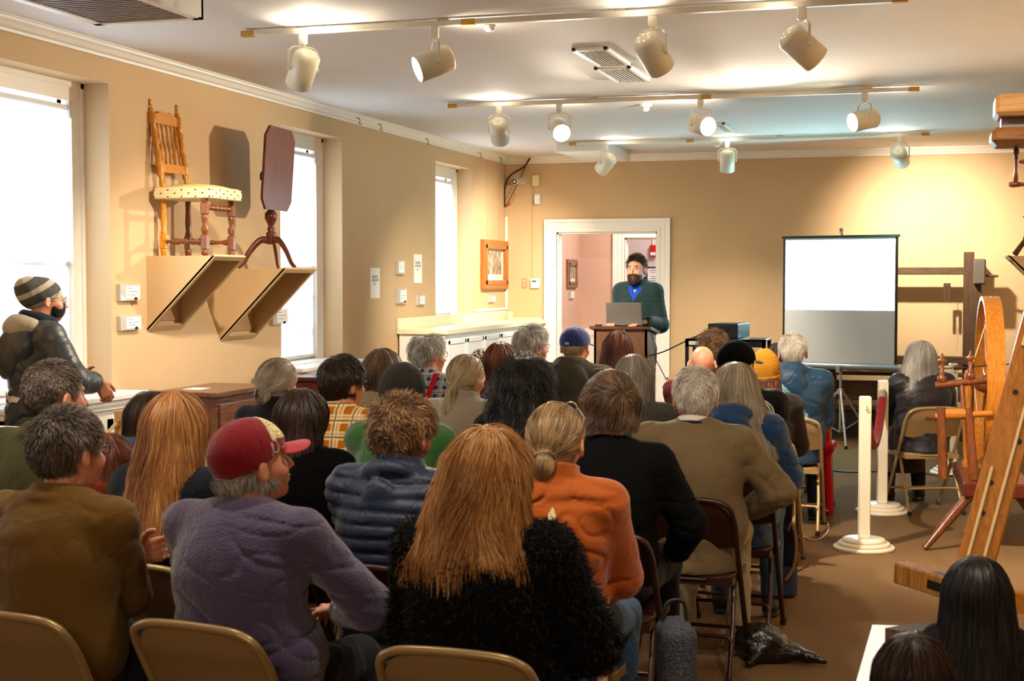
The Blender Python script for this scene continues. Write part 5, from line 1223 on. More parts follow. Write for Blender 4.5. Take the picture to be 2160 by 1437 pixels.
def H_tail(t=.012, pts=((0,-.10,.0),(0,-.125,-.04),(.0,-.12,-.14),(0,-.10,-.24)), rad=(.016,.022,.022,.008), bun=None):
    def surf(q):
        f = cap_s(q, t, 1.1)+.0015*noise3(q, 60, 5); f = smin(f, ell(q, (0, -.055, -.045), (.055, .045, .05)), .03)
        for i in range(len(pts)-1): f = smin(f, rc(q, pts[i], pts[i+1], rad[i], rad[i+1]), .012)
        if bun: f = smin(f, ell(q, bun[0], bun[1])+.004*noise3(q, 70, 6), .01)
        return f
    def vol(q):
        f = smax(surf(q), frontcut(q, 0, .02), .012); ax = np.abs(q[:,0]); p = np.stack([ax, q[:,1], q[:,2]], 1); f = smax(f, -rc(p, (.075, .008, -.006), (.12, .008, -.01), .034, .034), .01)
        return smax(f, np.where(q[:,1] > -.05, -.055-q[:,2], -1), .01)
    return vol, surf
def flow_down(crown=(0, -.05, .12), k=1.):
    c = A(*crown)
    def f(q):
        r = q-c; n = r/(np.linalg.norm(r, axis=1, keepdims=True)+1e-6); b = np.clip((.085-q[:,2])/.08, 0, 1)[:, None]; d = n*(1-b)+(n*A(.25,.25,0)+A(0,0,-1))*b; return d
    return f
def flow_to(anchor, tail=None):
    a = A(*anchor)
    def f(q):
        r = a-q; L = np.linalg.norm(r, axis=1, keepdims=True); d = r/(L+1e-6); m = (q[:,1:2] < anchor[1]+.012) & (q[:,2:3] < anchor[2]+.01); return np.where(m, A(0, .0, -1.), d)
    return f
def flow_fwd(dirv=(0, .8, -.25), side=.35):
    dv = A(*dirv)
    def f(q):
        d = np.tile(dv, (len(q), 1)); d[:,0] += side*np.sign(q[:,0])*np.abs(q[:,0])/.08; low = np.clip((.06-q[:,2])/.06, 0, 1)[:, None]; return d*(1-low)+A(0, .1, -1)*low
    return f
def strands(vol, surf, flow, n, L, w, seed=0, wave=.5, wf=25, lift=.004, curl=0., steps=8, zfree=None, jit=.25, res=.006, contrast=1., hatz=9.):
    rg = np.random.default_rng(seed+5); V, Q = isosurf(vol, (-.2, -.26, -.46), (.2, .2, .2), res)
    if not n: return V, [Q], np.full(len(V), .35)
    on = (np.abs(surf(V)) < .006) & (V[:,2] < hatz); cand = V[on]; q = cand[rg.integers(0, len(cand), n)]+rg.normal(0, .002, (n, 3)).astype(f32)
    q = q.astype(f32); off = (rg.random(n)*lift).astype(f32); step = (L*rg.uniform(.6, 1.15, n)/steps).astype(f32)[:, None]; eps = .003
    tcoh = noise3(q, 48, 9, 5, (1, 1, .22 if zfree is not None else .7)); pts = []; nrm = []; dprev = None; ph = rg.random(n)*6.28; jv = rg.normal(0, jit, (n, 3)).astype(f32); zr = rg.random(n)
    for k in range(steps):
        g = np.stack([surf(q+A(eps,0,0))-surf(q-A(eps,0,0)), surf(q+A(0,eps,0))-surf(q-A(0,eps,0)), surf(q+A(0,0,eps))-surf(q-A(0,0,eps))], 1)/(2*eps); g /= np.linalg.norm(g, axis=1, keepdims=True)+1e-6
        s = surf(q); pr = np.ones(n, f32)
        if zfree is not None: pr = np.clip((q[:,2]-zfree)/.03, 0, 1)
        lf = off*(1+1.6*k/steps); q = q-((s-lf)*pr*.8)[:, None]*g; 
        if k == 0: q = q-g*.003
        pts.append(q.copy()); nrm.append(g)
        d = flow(q); d = d-g*(d*g).sum(1, keepdims=True)*pr[:, None]; d = d/(np.linalg.norm(d, axis=1, keepdims=True)+1e-6)
        d = d+wave*np.stack([noise3(q, wf, 11), noise3(q, wf, 13), noise3(q, wf, 17)], 1)+jv*.5
        if curl: d = d+curl*np.stack([np.sin(ph+k*1.3), np.cos(ph+k*1.3), np.sin(ph*2+k*1.7)], 1)
        d = (d/(np.linalg.norm(d, axis=1, keepdims=True)+1e-6)).astype(f32)
        if dprev is not None: d = d*.6+dprev*.4
        dprev = d; fz = 1. if zfree is None else np.clip((q[:,2]-(zfree-.035-.04*zr))/.02, 0, 1)[:, None]; q = (q+d*step*fz).astype(f32)
    Pn = np.stack(pts, 1); G = np.stack(nrm, 1); T = np.gradient(Pn, axis=1); Sd = np.cross(T, G); Sd /= np.linalg.norm(Sd, axis=2, keepdims=True)+1e-9
    ta = rg.normal(0, .55, (n, 1, 1)); Sd = Sd*np.cos(ta)+G*np.sin(ta)
    ww = (w*np.sin(np.linspace(.25, 1, steps)*PI*.93)**.6).astype(f32)[None, :, None]*rg.uniform(.6, 1.3, (n, 1, 1)); a = Pn+Sd*ww*.5; b = Pn-Sd*ww*.5
    VV = np.stack([a, b], 2).reshape(-1, 3); base = (np.arange(n)*steps*2)[:, None]+(np.arange(steps-1)*2)[None]; F = np.stack([base, base+1, base+3, base+2], 2).reshape(-1, 4)
    tint = np.clip(.5+contrast*(rg.normal(0, .16, n)+.42*tcoh), 0, 1); tt = np.repeat(tint, steps*2)
    vt = np.clip(.22+.35*noise3(V, 48, 9, 5, (1, 1, .22 if zfree is not None else .7)), 0, 1)
    return np.concatenate([V, VV]), [Q, F+len(V)], np.concatenate([vt, tt])

def H_make(kind, near_k, seed, kw):
    """returns (vol,surf,strand kwargs)"""
    n = int(kw.pop('n', 4200)*near_k); W = kw.pop('w', .0019)/math.sqrt(near_k)**.5
    sk = dict(n=n, w=W, seed=seed)
    if kind == 'short': v = H_short(**{k: x for k, x in kw.items() if k in ('t','bottom','fr','bald','top','ear','curl','hat','sl')}); sk.update(flow=flow_down() if not kw.get('fwd') else flow_fwd(), L=kw.get('L', .035), wave=kw.get('wave', .45), wf=40, lift=kw.get('lift', .006), steps=5, jit=kw.get('jit', .5), curl=kw.get('scurl', 0))
    if kind == 'bell': v = H_bell(**{k: x for k, x in kw.items() if k in ('t','zend','wide','back','fr','lo','top','depth','asym','ear','flip','lock','hat')}); sk.update(flow=flow_down(kw.get('crown', (0,-.03,.13))), L=kw.get('L', .14), wave=kw.get('wave', .22), wf=kw.get('wf', 22), lift=kw.get('lift', .004), steps=kw.get('steps', 9), zfree=kw.get('zend', -.12)+.02, jit=kw.get('jit', .14), curl=kw.get('scurl', 0))
    if kind == 'tail': v = H_tail(**{k: x for k, x in kw.items() if k in ('t','pts','rad','bun')}); sk.update(flow=flow_to(kw.get('anchor', (0,-.115,.0))), L=kw.get('L', .10), wave=kw.get('wave', .10), wf=30, lift=.003, steps=8, jit=.10)
    if kw.get('hat') is not None: sk['hatz'] = kw['hat']-.004
    if 'contrast' in kw: sk['contrast'] = kw['contrast']
    return v[0], v[1], sk

def to_person(V, J, Mh, hs): return (V*hs)@Mh.T+A(*J['HC'])
M_eye = flat('eye_white', '#b8aea6', .2); M_iris = flat('dark_iris', '#2a1c14', .15); M_brow = flat('dark_brow', '#2a1a10', .7)
M_gl = flat('dark_glasses_frame', '#1c1412', .25); M_glw = flat('metal_glasses_frame', '#8a8078', .2, .8); M_lensg = M_glass
def glasses(J, Mh, hs, mat, parent, up=0., onhead=False):
    m = MB(); T = lambda p: tuple(A(*J['HC'])+(A(*p)*hs)@Mh.T)
    rim = []
    zc, yc = (.012, .104) if not onhead else (.118, .045)
    for s in (-1, 1):
        loop = [T((s*.033+.023*math.cos(t), yc-.10*abs(s*.033+.023*math.cos(t))**1.2, zc+.018*math.sin(t)-(.0 if not onhead else 0))) for t in [2*PI*i/14 for i in range(14)]]
        m.tube(loop, .0022 if not onhead else .003, 6, closed=True)
        if not onhead: m.tube([T((s*.056, yc-.008, zc+.008)), T((s*.076, .06, zc+.008)), T((s*.085, .0, zc+.006)), T((s*.084, -.02, zc-.012))], .0019, 6)
        else: m.tube([T((s*.056, yc, zc)), T((s*.085, .03, zc-.03)), T((s*.09, -.02, zc-.075))], .003, 6)
    m.tube([T((-.01, yc, zc+.004)), T((0, yc+.003, zc+.007)), T((.01, yc, zc+.004))], .002, 6)
    return m.build('glasses' if not onhead else 'sunglasses', mat, parent)
def hat_beanie(J, Mh, hs, mat, parent, slouch=0., t=.022, tall=.115, mat2=None, low=-.012, roll=True, bob=False):
    def f(q):
        z0 = low+.12*(-q[:,1]-.0)*-1*0; b = ell(q, (0, -.018-slouch*.5, .045), (.076+t, .098+t+slouch*.4, tall)); b = smin(b, ell(q, (0, -.09-slouch*.6, .085), (.06, .06, .05)), .05) if slouch else b
        b = b+.0022*noise3(q, 60, 4); b = smax(b, (low+.14*q[:,1])*1.0-q[:,2], .012)
        if roll:
            r = np.maximum(ell(q, (0, -.016, .03), (.080+t, .102+t, .10))-.004, np.abs(q[:,2]-(low+.14*q[:,1])-.028)-.024); b = smin(b, r, .006)
        return b
    V, Q = isosurf(f, (-.16, -.26, -.06), (.16, .18, .22), .005); o = link('beanie', np_mesh('beanie', to_person(V, J, Mh, hs), [Q]), mat, parent); return o
def hat_cap(J, Mh, hs, mat, parent, brim=None, t=.013, cut=.016, slope=.10):
    def f(q):
        b = ell(q, (0, -.012, .042), (.078+t, .100+t, .085+t)); seam = np.minimum(np.abs(q[:,0]), np.abs(q[:,1]*.86+q[:,0]*.5)); b = b+.0015*np.exp(-(seam/.003)**2); return smax(b, cut+slope*(q[:,1]+.03)-q[:,2], .01)
    V, Q = isosurf(f, (-.14, -.16, -.07), (.14, .16, .18), .005); o = link('cap', np_mesh('cap', to_person(V, J, Mh, hs), [Q]), mat, parent)
    if brim:
        def g(q):
            z = q[:,2]-.035+2.6*q[:,0]**2+.10*(q[:,1]-.1); return np.maximum(np.maximum(np.abs(z)-.003, (np.sqrt((q[:,0]/.078)**2+((q[:,1]-.10)/.085)**2)-1)*.075), -(q[:,1]-.075)-.0)
        V, Q = isosurf(g, (-.12, .02, -.04), (.12, .22, .08), .004); link('brim', np_mesh('brim', to_person(V, J, Mh, hs), [Q]), brim, o)
    m = MB().ball(tuple(to_person(A(0, -.012, .141)[None], J, Mh, hs)[0]), (.007, .007, .004), 8); m.build('button', mat, o)
    return o

PEOPLE = []
def person(px, py, d, label, skin='pale', hair=None, hcol='brown', yaw=0, hy=0, hp=0, hr=0, hs=1.0, top=None, tmat=None, pmat=None, smat=None, stand=False, J=None, lean=.03, w=1.0, belly=0., chair='beige_chair',
           chair_label=None, glasses_=None, extra=None, res=None, toph=None, scale=None, cy=.0, group='audience members', body_res=None, cname=None, headfn=None, csc=1.0):
    P = at_d(px, py, d); J = J or skeleton(lean=lean, stand=stand, w=w, belly=belly)
    Mh = rotm(R(-hp), R(hr), R(hy)); hk = (hair[1].get('t', .015) if hair else .012)
    if toph is None: toph = .122+(hair[1].get('t', .016)*hair[1].get('top', 1.1 if hair[0] != 'short' else 1.15) if hair else 0)+.003
    topl = np.array(J['HC'])+Mh@A(0, -.01, toph*hs)
    sc = scale or P.z/float(topl[2]); 
    rt = thing('person', label, 'person', (0, 0, 0), R(yaw), group); rt.scale = (sc,)*3
    zo = 0.
    if chair and not stand: zo = max(0., .4325-.458*sc); sc = (P.z-zo)/float(topl[2]); rt.scale = (sc,)*3
    c, s = math.cos(R(yaw)), math.sin(R(yaw)); rt.location = (P.x-sc*(c*topl[0]-s*topl[1]), P.y-sc*(s*topl[0]+c*topl[1]), zo)
    dn = max(d, 3.5); h = res or min(.0105, max(.0065, dn*.0015)); nk = max(.45, min(1.5, (5.0/dn)**1.0))
    ys = [J[k][1] for k in ('knL','knR','anL','anR','wrL','wrR','elL','elR')]; xs = [abs(J[k][0]) for k in ('knL','knR','anL','anR','wrL','wrR','elL','elR','shR')]
    lo = (-max(xs)-.2, min(-.28, min(ys)-.2), -.03); hi = (max(xs)+.2, max(max(ys)+.25, .3), 1.42+J['dz'])
    V, Q = isosurf(body_sdf(J, Mh, hs), lo, hi, body_res or h); V[:, 2] = np.maximum(V[:, 2], .004)
    body = link('body', np_mesh('body', V, [Q]), SK[skin], rt)
    T = lambda p: tuple(A(*J['HC'])+(A(*p)*hs)@Mh.T)
    for s_ in (-1, 1):
        e = MB().ball(T((s_*.031, .0795, .012)), .0105*hs, 12).build('eye', M_eye, rt); MB().ball(T((s_*.031, .0862, .012)), .0050*hs, 8).build('iris', M_iris, e)
    st = dict(top or {}); st.setdefault('seed', len(PEOPLE) % 7)
    tz = J['dz']
    if tmat: 
        V, Q = isosurf(top_sdf(J, st), (lo[0], lo[1], .3 if st.get('coat') is None else st['coat']-.1), (hi[0], hi[1], 1.24+tz), h); nm = st.get('name', 'jacket')
        tn = None
        to = link(nm, np_mesh(nm, V, [Q], tint=tn), tmat, rt)
        if st.get('fur'): fur_on(to, V, Q, st['fur'], st.get('furmat'), nk)
    else: to = None
    V, Q = isosurf(pants_sdf(J, len(PEOPLE) % 5), (lo[0], lo[1], .02), (hi[0], hi[1], .78+tz), h*1.1)
    link('trousers', np_mesh('trousers', V, [Q]), pmat or cloth('dark_trousers', '#1b1c22'), rt)
    for n in 'LR': shoe(J, n, smat or M_shoe, rt)
    ho = None
    if hair:
        kind, kw = hair[0], dict(hair[1]); vol, surf, sk = H_make(kind, nk, len(PEOPLE)+3, kw)
        V, F, tt = strands(vol, surf, res=max(.005, min(.008, dn*.0012)), **sk)
        ho = link('hair', np_mesh('hair', to_person(V, J, Mh, hs), F, tint=tt), HM[hcol], rt)
    if glasses_: glasses(J, Mh, hs, glasses_, rt)
    if extra: extra(rt, J, Mh, hs, dict(hair=ho, top=to, body=body, h=h, nk=nk, st=st))
    if chair and not stand:
        o = Vector((0, cy, 0)); o = Vector((c*o.x-s*o.y, s*o.x+c*o.y, 0))*sc
        place_chair(chair, rt.location.x+o.x, rt.location.y+o.y, R(yaw), chair_label or ('folding chair under the '+(cname or label)), csc)
    PEOPLE.append(rt); return rt
def fur_on(o, V, Q, L, mat, nk):
    rg = np.random.default_rng(3); a, b, c = V[Q[:,0]], V[Q[:,1]], V[Q[:,3]]; N = np.cross(b-a, c-a); N /= np.linalg.norm(N, axis=1, keepdims=True)+1e-9
    n = int(16000*nk); i = rg.integers(0, len(Q), n); p = (V[Q[i]].mean(1)+rg.normal(0, .003, (n, 3))).astype(f32); nn = N[i]; k = 4; pts = []
    d = nn+rg.normal(0, .5, (n, 3)); d[:, 2] -= .5
    for s in range(k): pts.append(p); d = d/(np.linalg.norm(d, axis=1, keepdims=True)+1e-6); p = p+d*L/(k-1); d = d+rg.normal(0, .5, (n, 3)); d[:,2] -= .3
    Pn = np.stack(pts, 1); S = rg.normal(0, 1, (n, 3)); S -= nn*(S*nn).sum(1, keepdims=True); S /= np.linalg.norm(S, axis=1, keepdims=True); ww = np.array([.0016, .0016, .0012, .0003])[None, :, None]
    VV = np.stack([Pn+S[:, None]*ww, Pn-S[:, None]*ww], 2).reshape(-1, 3); base = (np.arange(n)*k*2)[:, None]+(np.arange(k-1)*2)[None]; F = np.stack([base, base+1, base+3, base+2], 2).reshape(-1, 4)
    tt = np.repeat(np.clip(rg.normal(.5, .25, n), 0, 1), k*2)
    link('fur', np_mesh('fur', VV, [F], tint=tt), mat or HM['black'], o)
M_shoe = flat('dark_shoe', '#1c1817', .5); M_shoeg = flat('grey_shoe', '#8a8472', .7)
# ================================================================== CAST
def grad(f, P, e=.004): return np.stack([f(P+A(e,0,0))-f(P-A(e,0,0)), f(P+A(0,e,0))-f(P-A(0,e,0)), f(P+A(0,0,e))-f(P-A(0,0,e))], 1)
def project(f, P, off=.003, it=8):
    P = np.array(P, dtype=f32)
    for _ in range(it):
        g = grad(f, P); g /= np.linalg.norm(g, axis=1, keepdims=True)+1e-6; P = P-np.clip(f(P)-off, -.03, .03)[:, None]*g*.8
    return P, g
def ribbon(f, pts, width, name, mat, parent, off=.003, th=.003, n=8):
    P, G = project(f, [tuple(p) for p in bez(pts, n)], off); T = np.gradient(P, axis=0); S = np.cross(T, G); S /= np.linalg.norm(S, axis=1, keepdims=True)+1e-9
    m = MB(); k = len(P); V = []
    for i in range(k):
        for a, b in ((-.5, 0), (.5, 0), (.5, th), (-.5, th)): V.append(P[i]+S[i]*width*a+G[i]*b)
    F = []
    for i in range(k-1):
        for q in range(4): F.append((i*4+q, i*4+(q+1) % 4, i*4+4+(q+1) % 4, i*4+4+q))
    F += [(3,2,1,0), ((k-1)*4, (k-1)*4+1, (k-1)*4+2, (k-1)*4+3)]; m.add(V, F, False); return m.build(name, mat, parent)
def topf(J, c): return top_sdf(J, c['st'])
def tp(J, Mh, hs, p): return tuple(A(*J['HC'])+(A(*p)*hs)@Mh.T)
def scarf(J, mat, parent, s=1.0, nm='scarf'):
    nb = J['nb']
    def f(P): 
        t = torus(P, (0, nb[1]+.01, nb[2]+.045), .082, .034*s, rotm(R(-18), 0, 0), 1.2); t = smin(t, torus(P, (.01, nb[1]-.0, nb[2]+.0), .10, .03*s, rotm(R(-8), R(8), 0), 1.1), .015)
        return t+.008*noise3(P, 38, 8)
    V, Q = isosurf(f, (-.2, nb[1]-.2, nb[2]-.1), (.2, nb[1]+.2, nb[2]+.14), .007); return link(nm, np_mesh(nm, V, [Q]), mat, parent)
kn = lambda nm, c, **k: cloth(nm, c, kind='knit', **k)
dark_tr = cloth('charcoal_trousers', '#1d1e24'); khaki = cloth('khaki_trousers', '#a2987a'); jeans = cloth('blue_jeans', '#3c5470', kind='fine', sheen=.1); navytr = cloth('navy_trousers', '#1b2233')
def crossed(dz=0, up=.86): return dict(wrists={'L': (.13, .20, up+dz), 'R': (-.10, .22, up-.03+dz)}, hands={'L': ((.9, .1, .3), (0, -1, 0), .5), 'R': ((-.9, .2, .1), (0, -1, 0), .5)}, armhint={'L': (-.8, .1, -.9), 'R': (.8, .1, -.9)})

# ---------------- row nearest the camera
def ex(rt, J, Mh, hs, c): pass
person(140, 857, 4.1, 'man with short grey brown hair, glasses and olive brown shirt jacket sitting with folded arms', 'rosy', ('short', dict(t=.016, bottom=-.045, L=.028, n=7000, lift=.008, ear=.036)), 'greybrown', yaw=-4, hy=-16,
       J=skeleton(lean=.05, w=1.12, belly=.02, **crossed()), top=dict(t=.02, fold=.008, collar='fold', seed=2, name='shirt_jacket'), tmat=cloth('olive_brown_twill', '#6b4f22', kind='fine'), glasses_=M_gl, cname='man in the olive brown shirt jacket and glasses')
def ex_cap(rt, J, Mh, hs, c):
    red = cloth('maroon_cap_cloth', '#7d0f1e', kind='fine', sheen=.3); o = hat_cap(J, Mh, hs, red, rt, brim=cloth('red_brim_cloth', '#a02a38', kind='fine', sheen=.3), t=.018, cut=.008, slope=.32)
    def f(q): return np.maximum(np.abs(ell(q, (0, -.012, .042), (.095, .117, .102))-.0015)-.0015, np.maximum(.035-q[:,1]*.0-(q[:,1]+.015)*0-q[:,1], .055+.2*np.abs(q[:,0])-q[:,2]))
    V, Q = isosurf(f, (-.12, .02, .02), (.12, .14, .18), .004); link('cream_panel', np_mesh('cream_panel', to_person(V, J, Mh, hs), [Q]), cloth('cream_panel_cloth', '#e8d6a2', kind='fine'), o)
    capf = lambda q: ell(q, (0, -.012, .042), (.095, .117, .102)); loop = []
    for i in range(26):
        t = i/25; 
        if t < .72: a = t/.72*2*PI*.92; y, z = .045+.017*math.sin(a)*(1-.2*t), .058+.020*math.cos(a)
        else: k = (t-.72)/.28; y, z = .036-.008*k, .066-.035*k
        loop.append((.095, y, z))
    P, G = project(capf, loop, .0015); m = MB().tube([tp(J, Mh, hs, p) for p in P], .0018, 6); m.build('cap_emblem', cloth('pale_thread', '#c9b8b8'), o)
    P, G = project(capf, [(.09, .0, .085), (-.05, -.05, .11)], .001); m = MB()
    for p in P: m.ball(tp(J, Mh, hs, p), .0028, 6)
    m.build('eyelets', M_blk, o)
person(506, 880, 3.95, 'stout grey haired man in a maroon cap with cream panel and purple sweater', 'rosy', ('short', dict(t=.02, bottom=-.10, L=.045, n=7000, lift=.012, curl=.004, wave=.9, ear=.030, hat=.0)), 'silver', yaw=-8, hy=-30, hp=-12, toph=.150,
       J=skeleton(lean=.04, w=1.22, belly=.045, wrists={'L': (-.10, .30, .68), 'R': (.14, .30, .72)}, armhint={'L': (-1, -.2, -.3), 'R': (1, -.25, -.3)}), top=dict(t=.022, fold=.007, seed=4, name='sweater', closed=False), tmat=cloth('purple_fleece', '#4c4262', kind='fleece', sheen=.5), extra=ex_cap, cname='man in the maroon cap')
FURM = NT('black_fur_fibre'); _a = FURM.node('Attribute', attribute_name='tint').outputs['Fac']; FURM = FURM.set(FURM.ramp(_a, [(0, '#030303'), (.7, '#0b0b0b'), (1, '#2b2a25')]), .6, 0, .2)
person(1030, 899, 3.7, 'woman with long strawberry blond hair in a fuzzy black coat', 'pale', ('bell', dict(t=.024, zend=-.225, wide=.052, back=.07, depth=.02, n=13000, L=.15, wave=.55, wf=18, flip=.03, asym=-.02, w=.0022, lift=.010, jit=.22)), 'strawberry', yaw=-2, hy=-6,
       J=skeleton(lean=.03, w=1.08, belly=.03, wrists={'L': (-.10, .28, .64), 'R': (.12, .28, .66)}), top=dict(t=.036, fold=.006, fur=.018, furmat=FURM, seed=1, name='coat', coat=.42), tmat=cloth('black_fur_base', '#060606', sheen=.0), cname='woman in the fuzzy black coat')
# ---------------- second row
person(112, 757, 5.15, 'man with close cropped dark grey hair and olive green coat', 'rosy', ('short', dict(t=.012, bottom=-.06, L=.018, n=8000, lift=.004, ear=.036)), 'greybrown', yaw=-4, hy=-22,
       lean=.02, w=1.12, top=dict(t=.024, fold=.008, collar='fold', seed=5, name='coat'), tmat=cloth('olive_green_coat', '#3c3818', kind='fine'), cname='man in the olive green coat')
person(228, 912, 4.95, 'woman with auburn hair and dark red scarf between two seated men by the window', 'pale', ('bell', dict(t=.018, zend=-.2, wide=.03, back=.05, depth=.01, n=5000, wave=.35)), 'auburn', yaw=-4, hy=-8, w=.9, top=dict(t=.018, fold=.007, name='sweater'), tmat=cloth('dark_red_wool', '#571512', kind='fleece'), extra=lambda rt, J, Mh, hs, c: scarf(J, cloth('rust_scarf', '#8a2a14', kind='fleece'), rt), cname='woman with the dark red scarf')
person(372, 823, 4.75, 'woman with very long reddish blond straight hair and dark navy coat', 'pale', ('bell', dict(t=.024, zend=-.33, wide=.042, back=.085, depth=.012, n=11000, L=.22, wave=.14, wf=13, w=.0021, steps=10)), 'reddish_blond', yaw=-4, hy=-8, w=1.0,
       top=dict(t=.022, fold=.006, name='coat'), tmat=cloth('navy_black_coat', '#10141d', kind='fleece'), cname='woman with the longest reddish blond hair')
def ex_bluehood(rt, J, Mh, hs, c): pass
person(848, 833, 4.72, 'woman with short curly brown hair in a navy quilted puffer jacket', 'rosy', ('short', dict(t=.022, bottom=-.075, curl=.012, n=8000, L=.05, wave=1.3, lift=.014, scurl=.9, ear=.030, jit=.7)), 'curly_brown', yaw=-6, hy=-10, w=1.12, belly=.02,
       top=dict(t=.034, fold=.004, puff=.011, pf=66, hood=.6, collar='high', seed=3, name='puffer_jacket', coat=.46), tmat=cloth('navy_nylon', '#0a1c36', .5, spec=.4, kind='plain', sheen=.1), pmat=navytr, chair='brown_chair', cname='woman in the navy puffer jacket')
def ex_orange(rt, J, Mh, hs, c):
    glasses(J, Mh, hs, flat('tortoise_frame', '#8a7a68', .25), rt, onhead=True)
    MB().lathe([(.017,-.006),(.021,0),(.017,.006)], 14, tp(J, Mh, hs, (0, -.112, -.035)), tp(J, Mh, hs, (0, -1, -.1))).build('hair_tie', cloth('dark_hair_tie', '#1a120c'), c['hair'])
    f = topf(J, c); m = MB(); P, G = project(f, [(.075, -.3, 1.02)], .003, 20); g = unit(G[0]); tx = unit(np.cross((0, 0, 1), g)); tz = unit(np.cross(g, tx))
    for j, row in enumerate((1, 2, 3, 4, 3, 2)):
        for i in range(row): m.ball(tuple(P[0]+tx*(i-(row-1)/2)*.0075+tz*(.02-j*.0075)+g*.001), (.0046, .0046, .005), 8)
    m.build('jacket_emblem', cloth('cream_print', '#e8d8b0'), c['top'])
person(1172, 848, 4.5, 'woman with dark blond hair in a low bun and a bright orange jacket', 'rosy', ('tail', dict(t=.014, pts=((0,-.105,-.02),(0.01,-.125,-.045),(-.005,-.12,-.08)), rad=(.024,.026,.020), bun=((.004,-.128,-.055),(.034,.026,.036)), anchor=(0,-.118,-.04), n=9000, L=.11, wave=.28)), 'dark_blond', yaw=-2, hy=-4, w=1.08,
       top=dict(t=.026, fold=.009, collar='high', seed=6, name='jacket', coat=.32), tmat=cloth('orange_jacket_cloth', '#a24c06', .6, kind='fine', sheen=.3), pmat=jeans, extra=ex_orange, cname='woman in the orange jacket')
# ---------------- third row
person(318, 824, 5.75, 'woman with dark brown hair in a blue grey fleece, half hidden behind long reddish hair', 'pale', ('bell', dict(t=.018, zend=-.2, wide=.02, back=.04, n=4500)), 'dark_brown', yaw=-4, hy=-10, top=dict(t=.022, fold=.01, hood=.9, name='fleece'), tmat=cloth('blue_grey_fleece', '#39425a', kind='fleece'), cname='woman in the blue grey fleece')
person(638, 817, 5.55, 'woman with long dark brown hair and black coat one row behind the yellow plaid shirt', 'pale', ('bell', dict(t=.022, zend=-.26, wide=.02, back=.06, n=6500, wave=.12)), 'dark_brown', yaw=-4, hy=-12, w=1.08, top=dict(t=.03, fold=.007, collar='high', name='coat'), tmat=cloth('black_wool', '#060505', kind='fleece', sheen=.0, spec=.05), chair='brown_chair', cname='woman in the black coat near the yellow plaid shirt')
person(1290, 781, 5.35, 'woman with short swept light brown hair and plain black sweater', 'rosy', ('bell', dict(t=.032, zend=-.035, wide=-.034, back=-.01, depth=-.03, ear=.0, n=9000, L=.065, wave=.45, wf=18, lo=.02, crown=(.03,-.09,.06), top=1.2)), 'brown', yaw=-2, hy=8, hp=3, w=1.12, belly=.02,
       J=skeleton(lean=.02, w=1.12, wrists={'L': (-.08, .30, .64), 'R': (.20, .26, .60)}, armhint={'L': (-.9,-.4,-.5), 'R': (1, -.4, -.4)}), top=dict(t=.026, fold=.005, seed=3, name='sweater'), tmat=cloth('black_knit', '#050505', kind='fleece', sheen=.0), chair='brown_chair', cname='woman in the plain black sweater')
# ---------------- fourth row
def ex_white(rt, J, Mh, hs, c):
    nb = J['nb']
    def f(P): return torus(P, (0, nb[1]+.012, nb[2]+.042), .066, .011, rotm(R(-16), 0, 0), 2.0)
    V, Q = isosurf(f, (-.12, nb[1]-.12, nb[2]-.04), (.12, nb[1]+.14, nb[2]+.12), .005); link('shirt_collar', np_mesh('shirt_collar', V, [Q]), cloth('white_collar', '#d8d0c0'), rt)
    def f(P): return torus(P, (0, nb[1]+.008, nb[2]+.022), .078, .010, rotm(R(-16), 0, 0), 1.6)
    V, Q = isosurf(f, (-.12, nb[1]-.12, nb[2]-.04), (.12, nb[1]+.14, nb[2]+.12), .005); link('inner_collar', np_mesh('inner_collar', V, [Q]), cloth('dark_inner_collar', '#1c1a26'), rt)
person(1468, 774, 6.1, 'man with thick white hair and khaki windbreaker on a dark brown chair', 'rosy', ('short', dict(t=.018, bottom=-.038, L=.035, n=9000, lift=.008, wave=.5, ear=.034, top=1.2)), 'white', yaw=-2, hy=2, w=1.22, belly=.03, extra=ex_white,
       J=skeleton(lean=.02, w=1.22, belly=.03, wrists={'L': (-.10, .30, .68), 'R': (.20, .24, .66)}, armhint={'L': (-1,-.3,-.4), 'R': (1.1, -.15, -.4)}), top=dict(t=.03, fold=.010, seed=2, name='windbreaker', coat=.46), tmat=cloth('khaki_poplin', '#6e5c40', .7, kind='fine'), pmat=khaki, smat=M_shoeg, chair='brown_chair', cname='white haired man in the khaki windbreaker')
person(585, 755, 7.25, 'woman with grey blond hair pinned up by a dark clip, black collar', 'pale', ('tail', dict(t=.026, pts=((0,-.11,-.02),(0,-.12,-.05),(0,-.11,-.075)), rad=(.035,.03,.02), bun=((.0,-.12,-.03),(.05,.03,.05)), anchor=(-.02,-.12,-.03), n=8000)), 'grey_blond', yaw=-4, hy=-14, top=dict(t=.024, fold=.006, collar='high', name='coat'), tmat=cloth('black_coat_cloth', '#14151a'),
       extra=lambda rt, J, Mh, hs, c: MB().ball(tp(J, Mh, hs, (-.01, -.150, -.035)), (.016*hs, .010*hs, .030*hs), 10).tube([tp(J, Mh, hs, (-.03, -.14, -.01)), tp(J, Mh, hs, (-.01, -.160, -.035)), tp(J, Mh, hs, (.02, -.145, -.06))], .005, 6).build('hair_clip', M_blk, c['hair']), cname='woman with the pinned up grey blond hair')
plY = cloth('yellow_plaid', '#ecdcb0', kind='plaid', c2=('#dca23a', '#b5650f', '#6e3a14'))
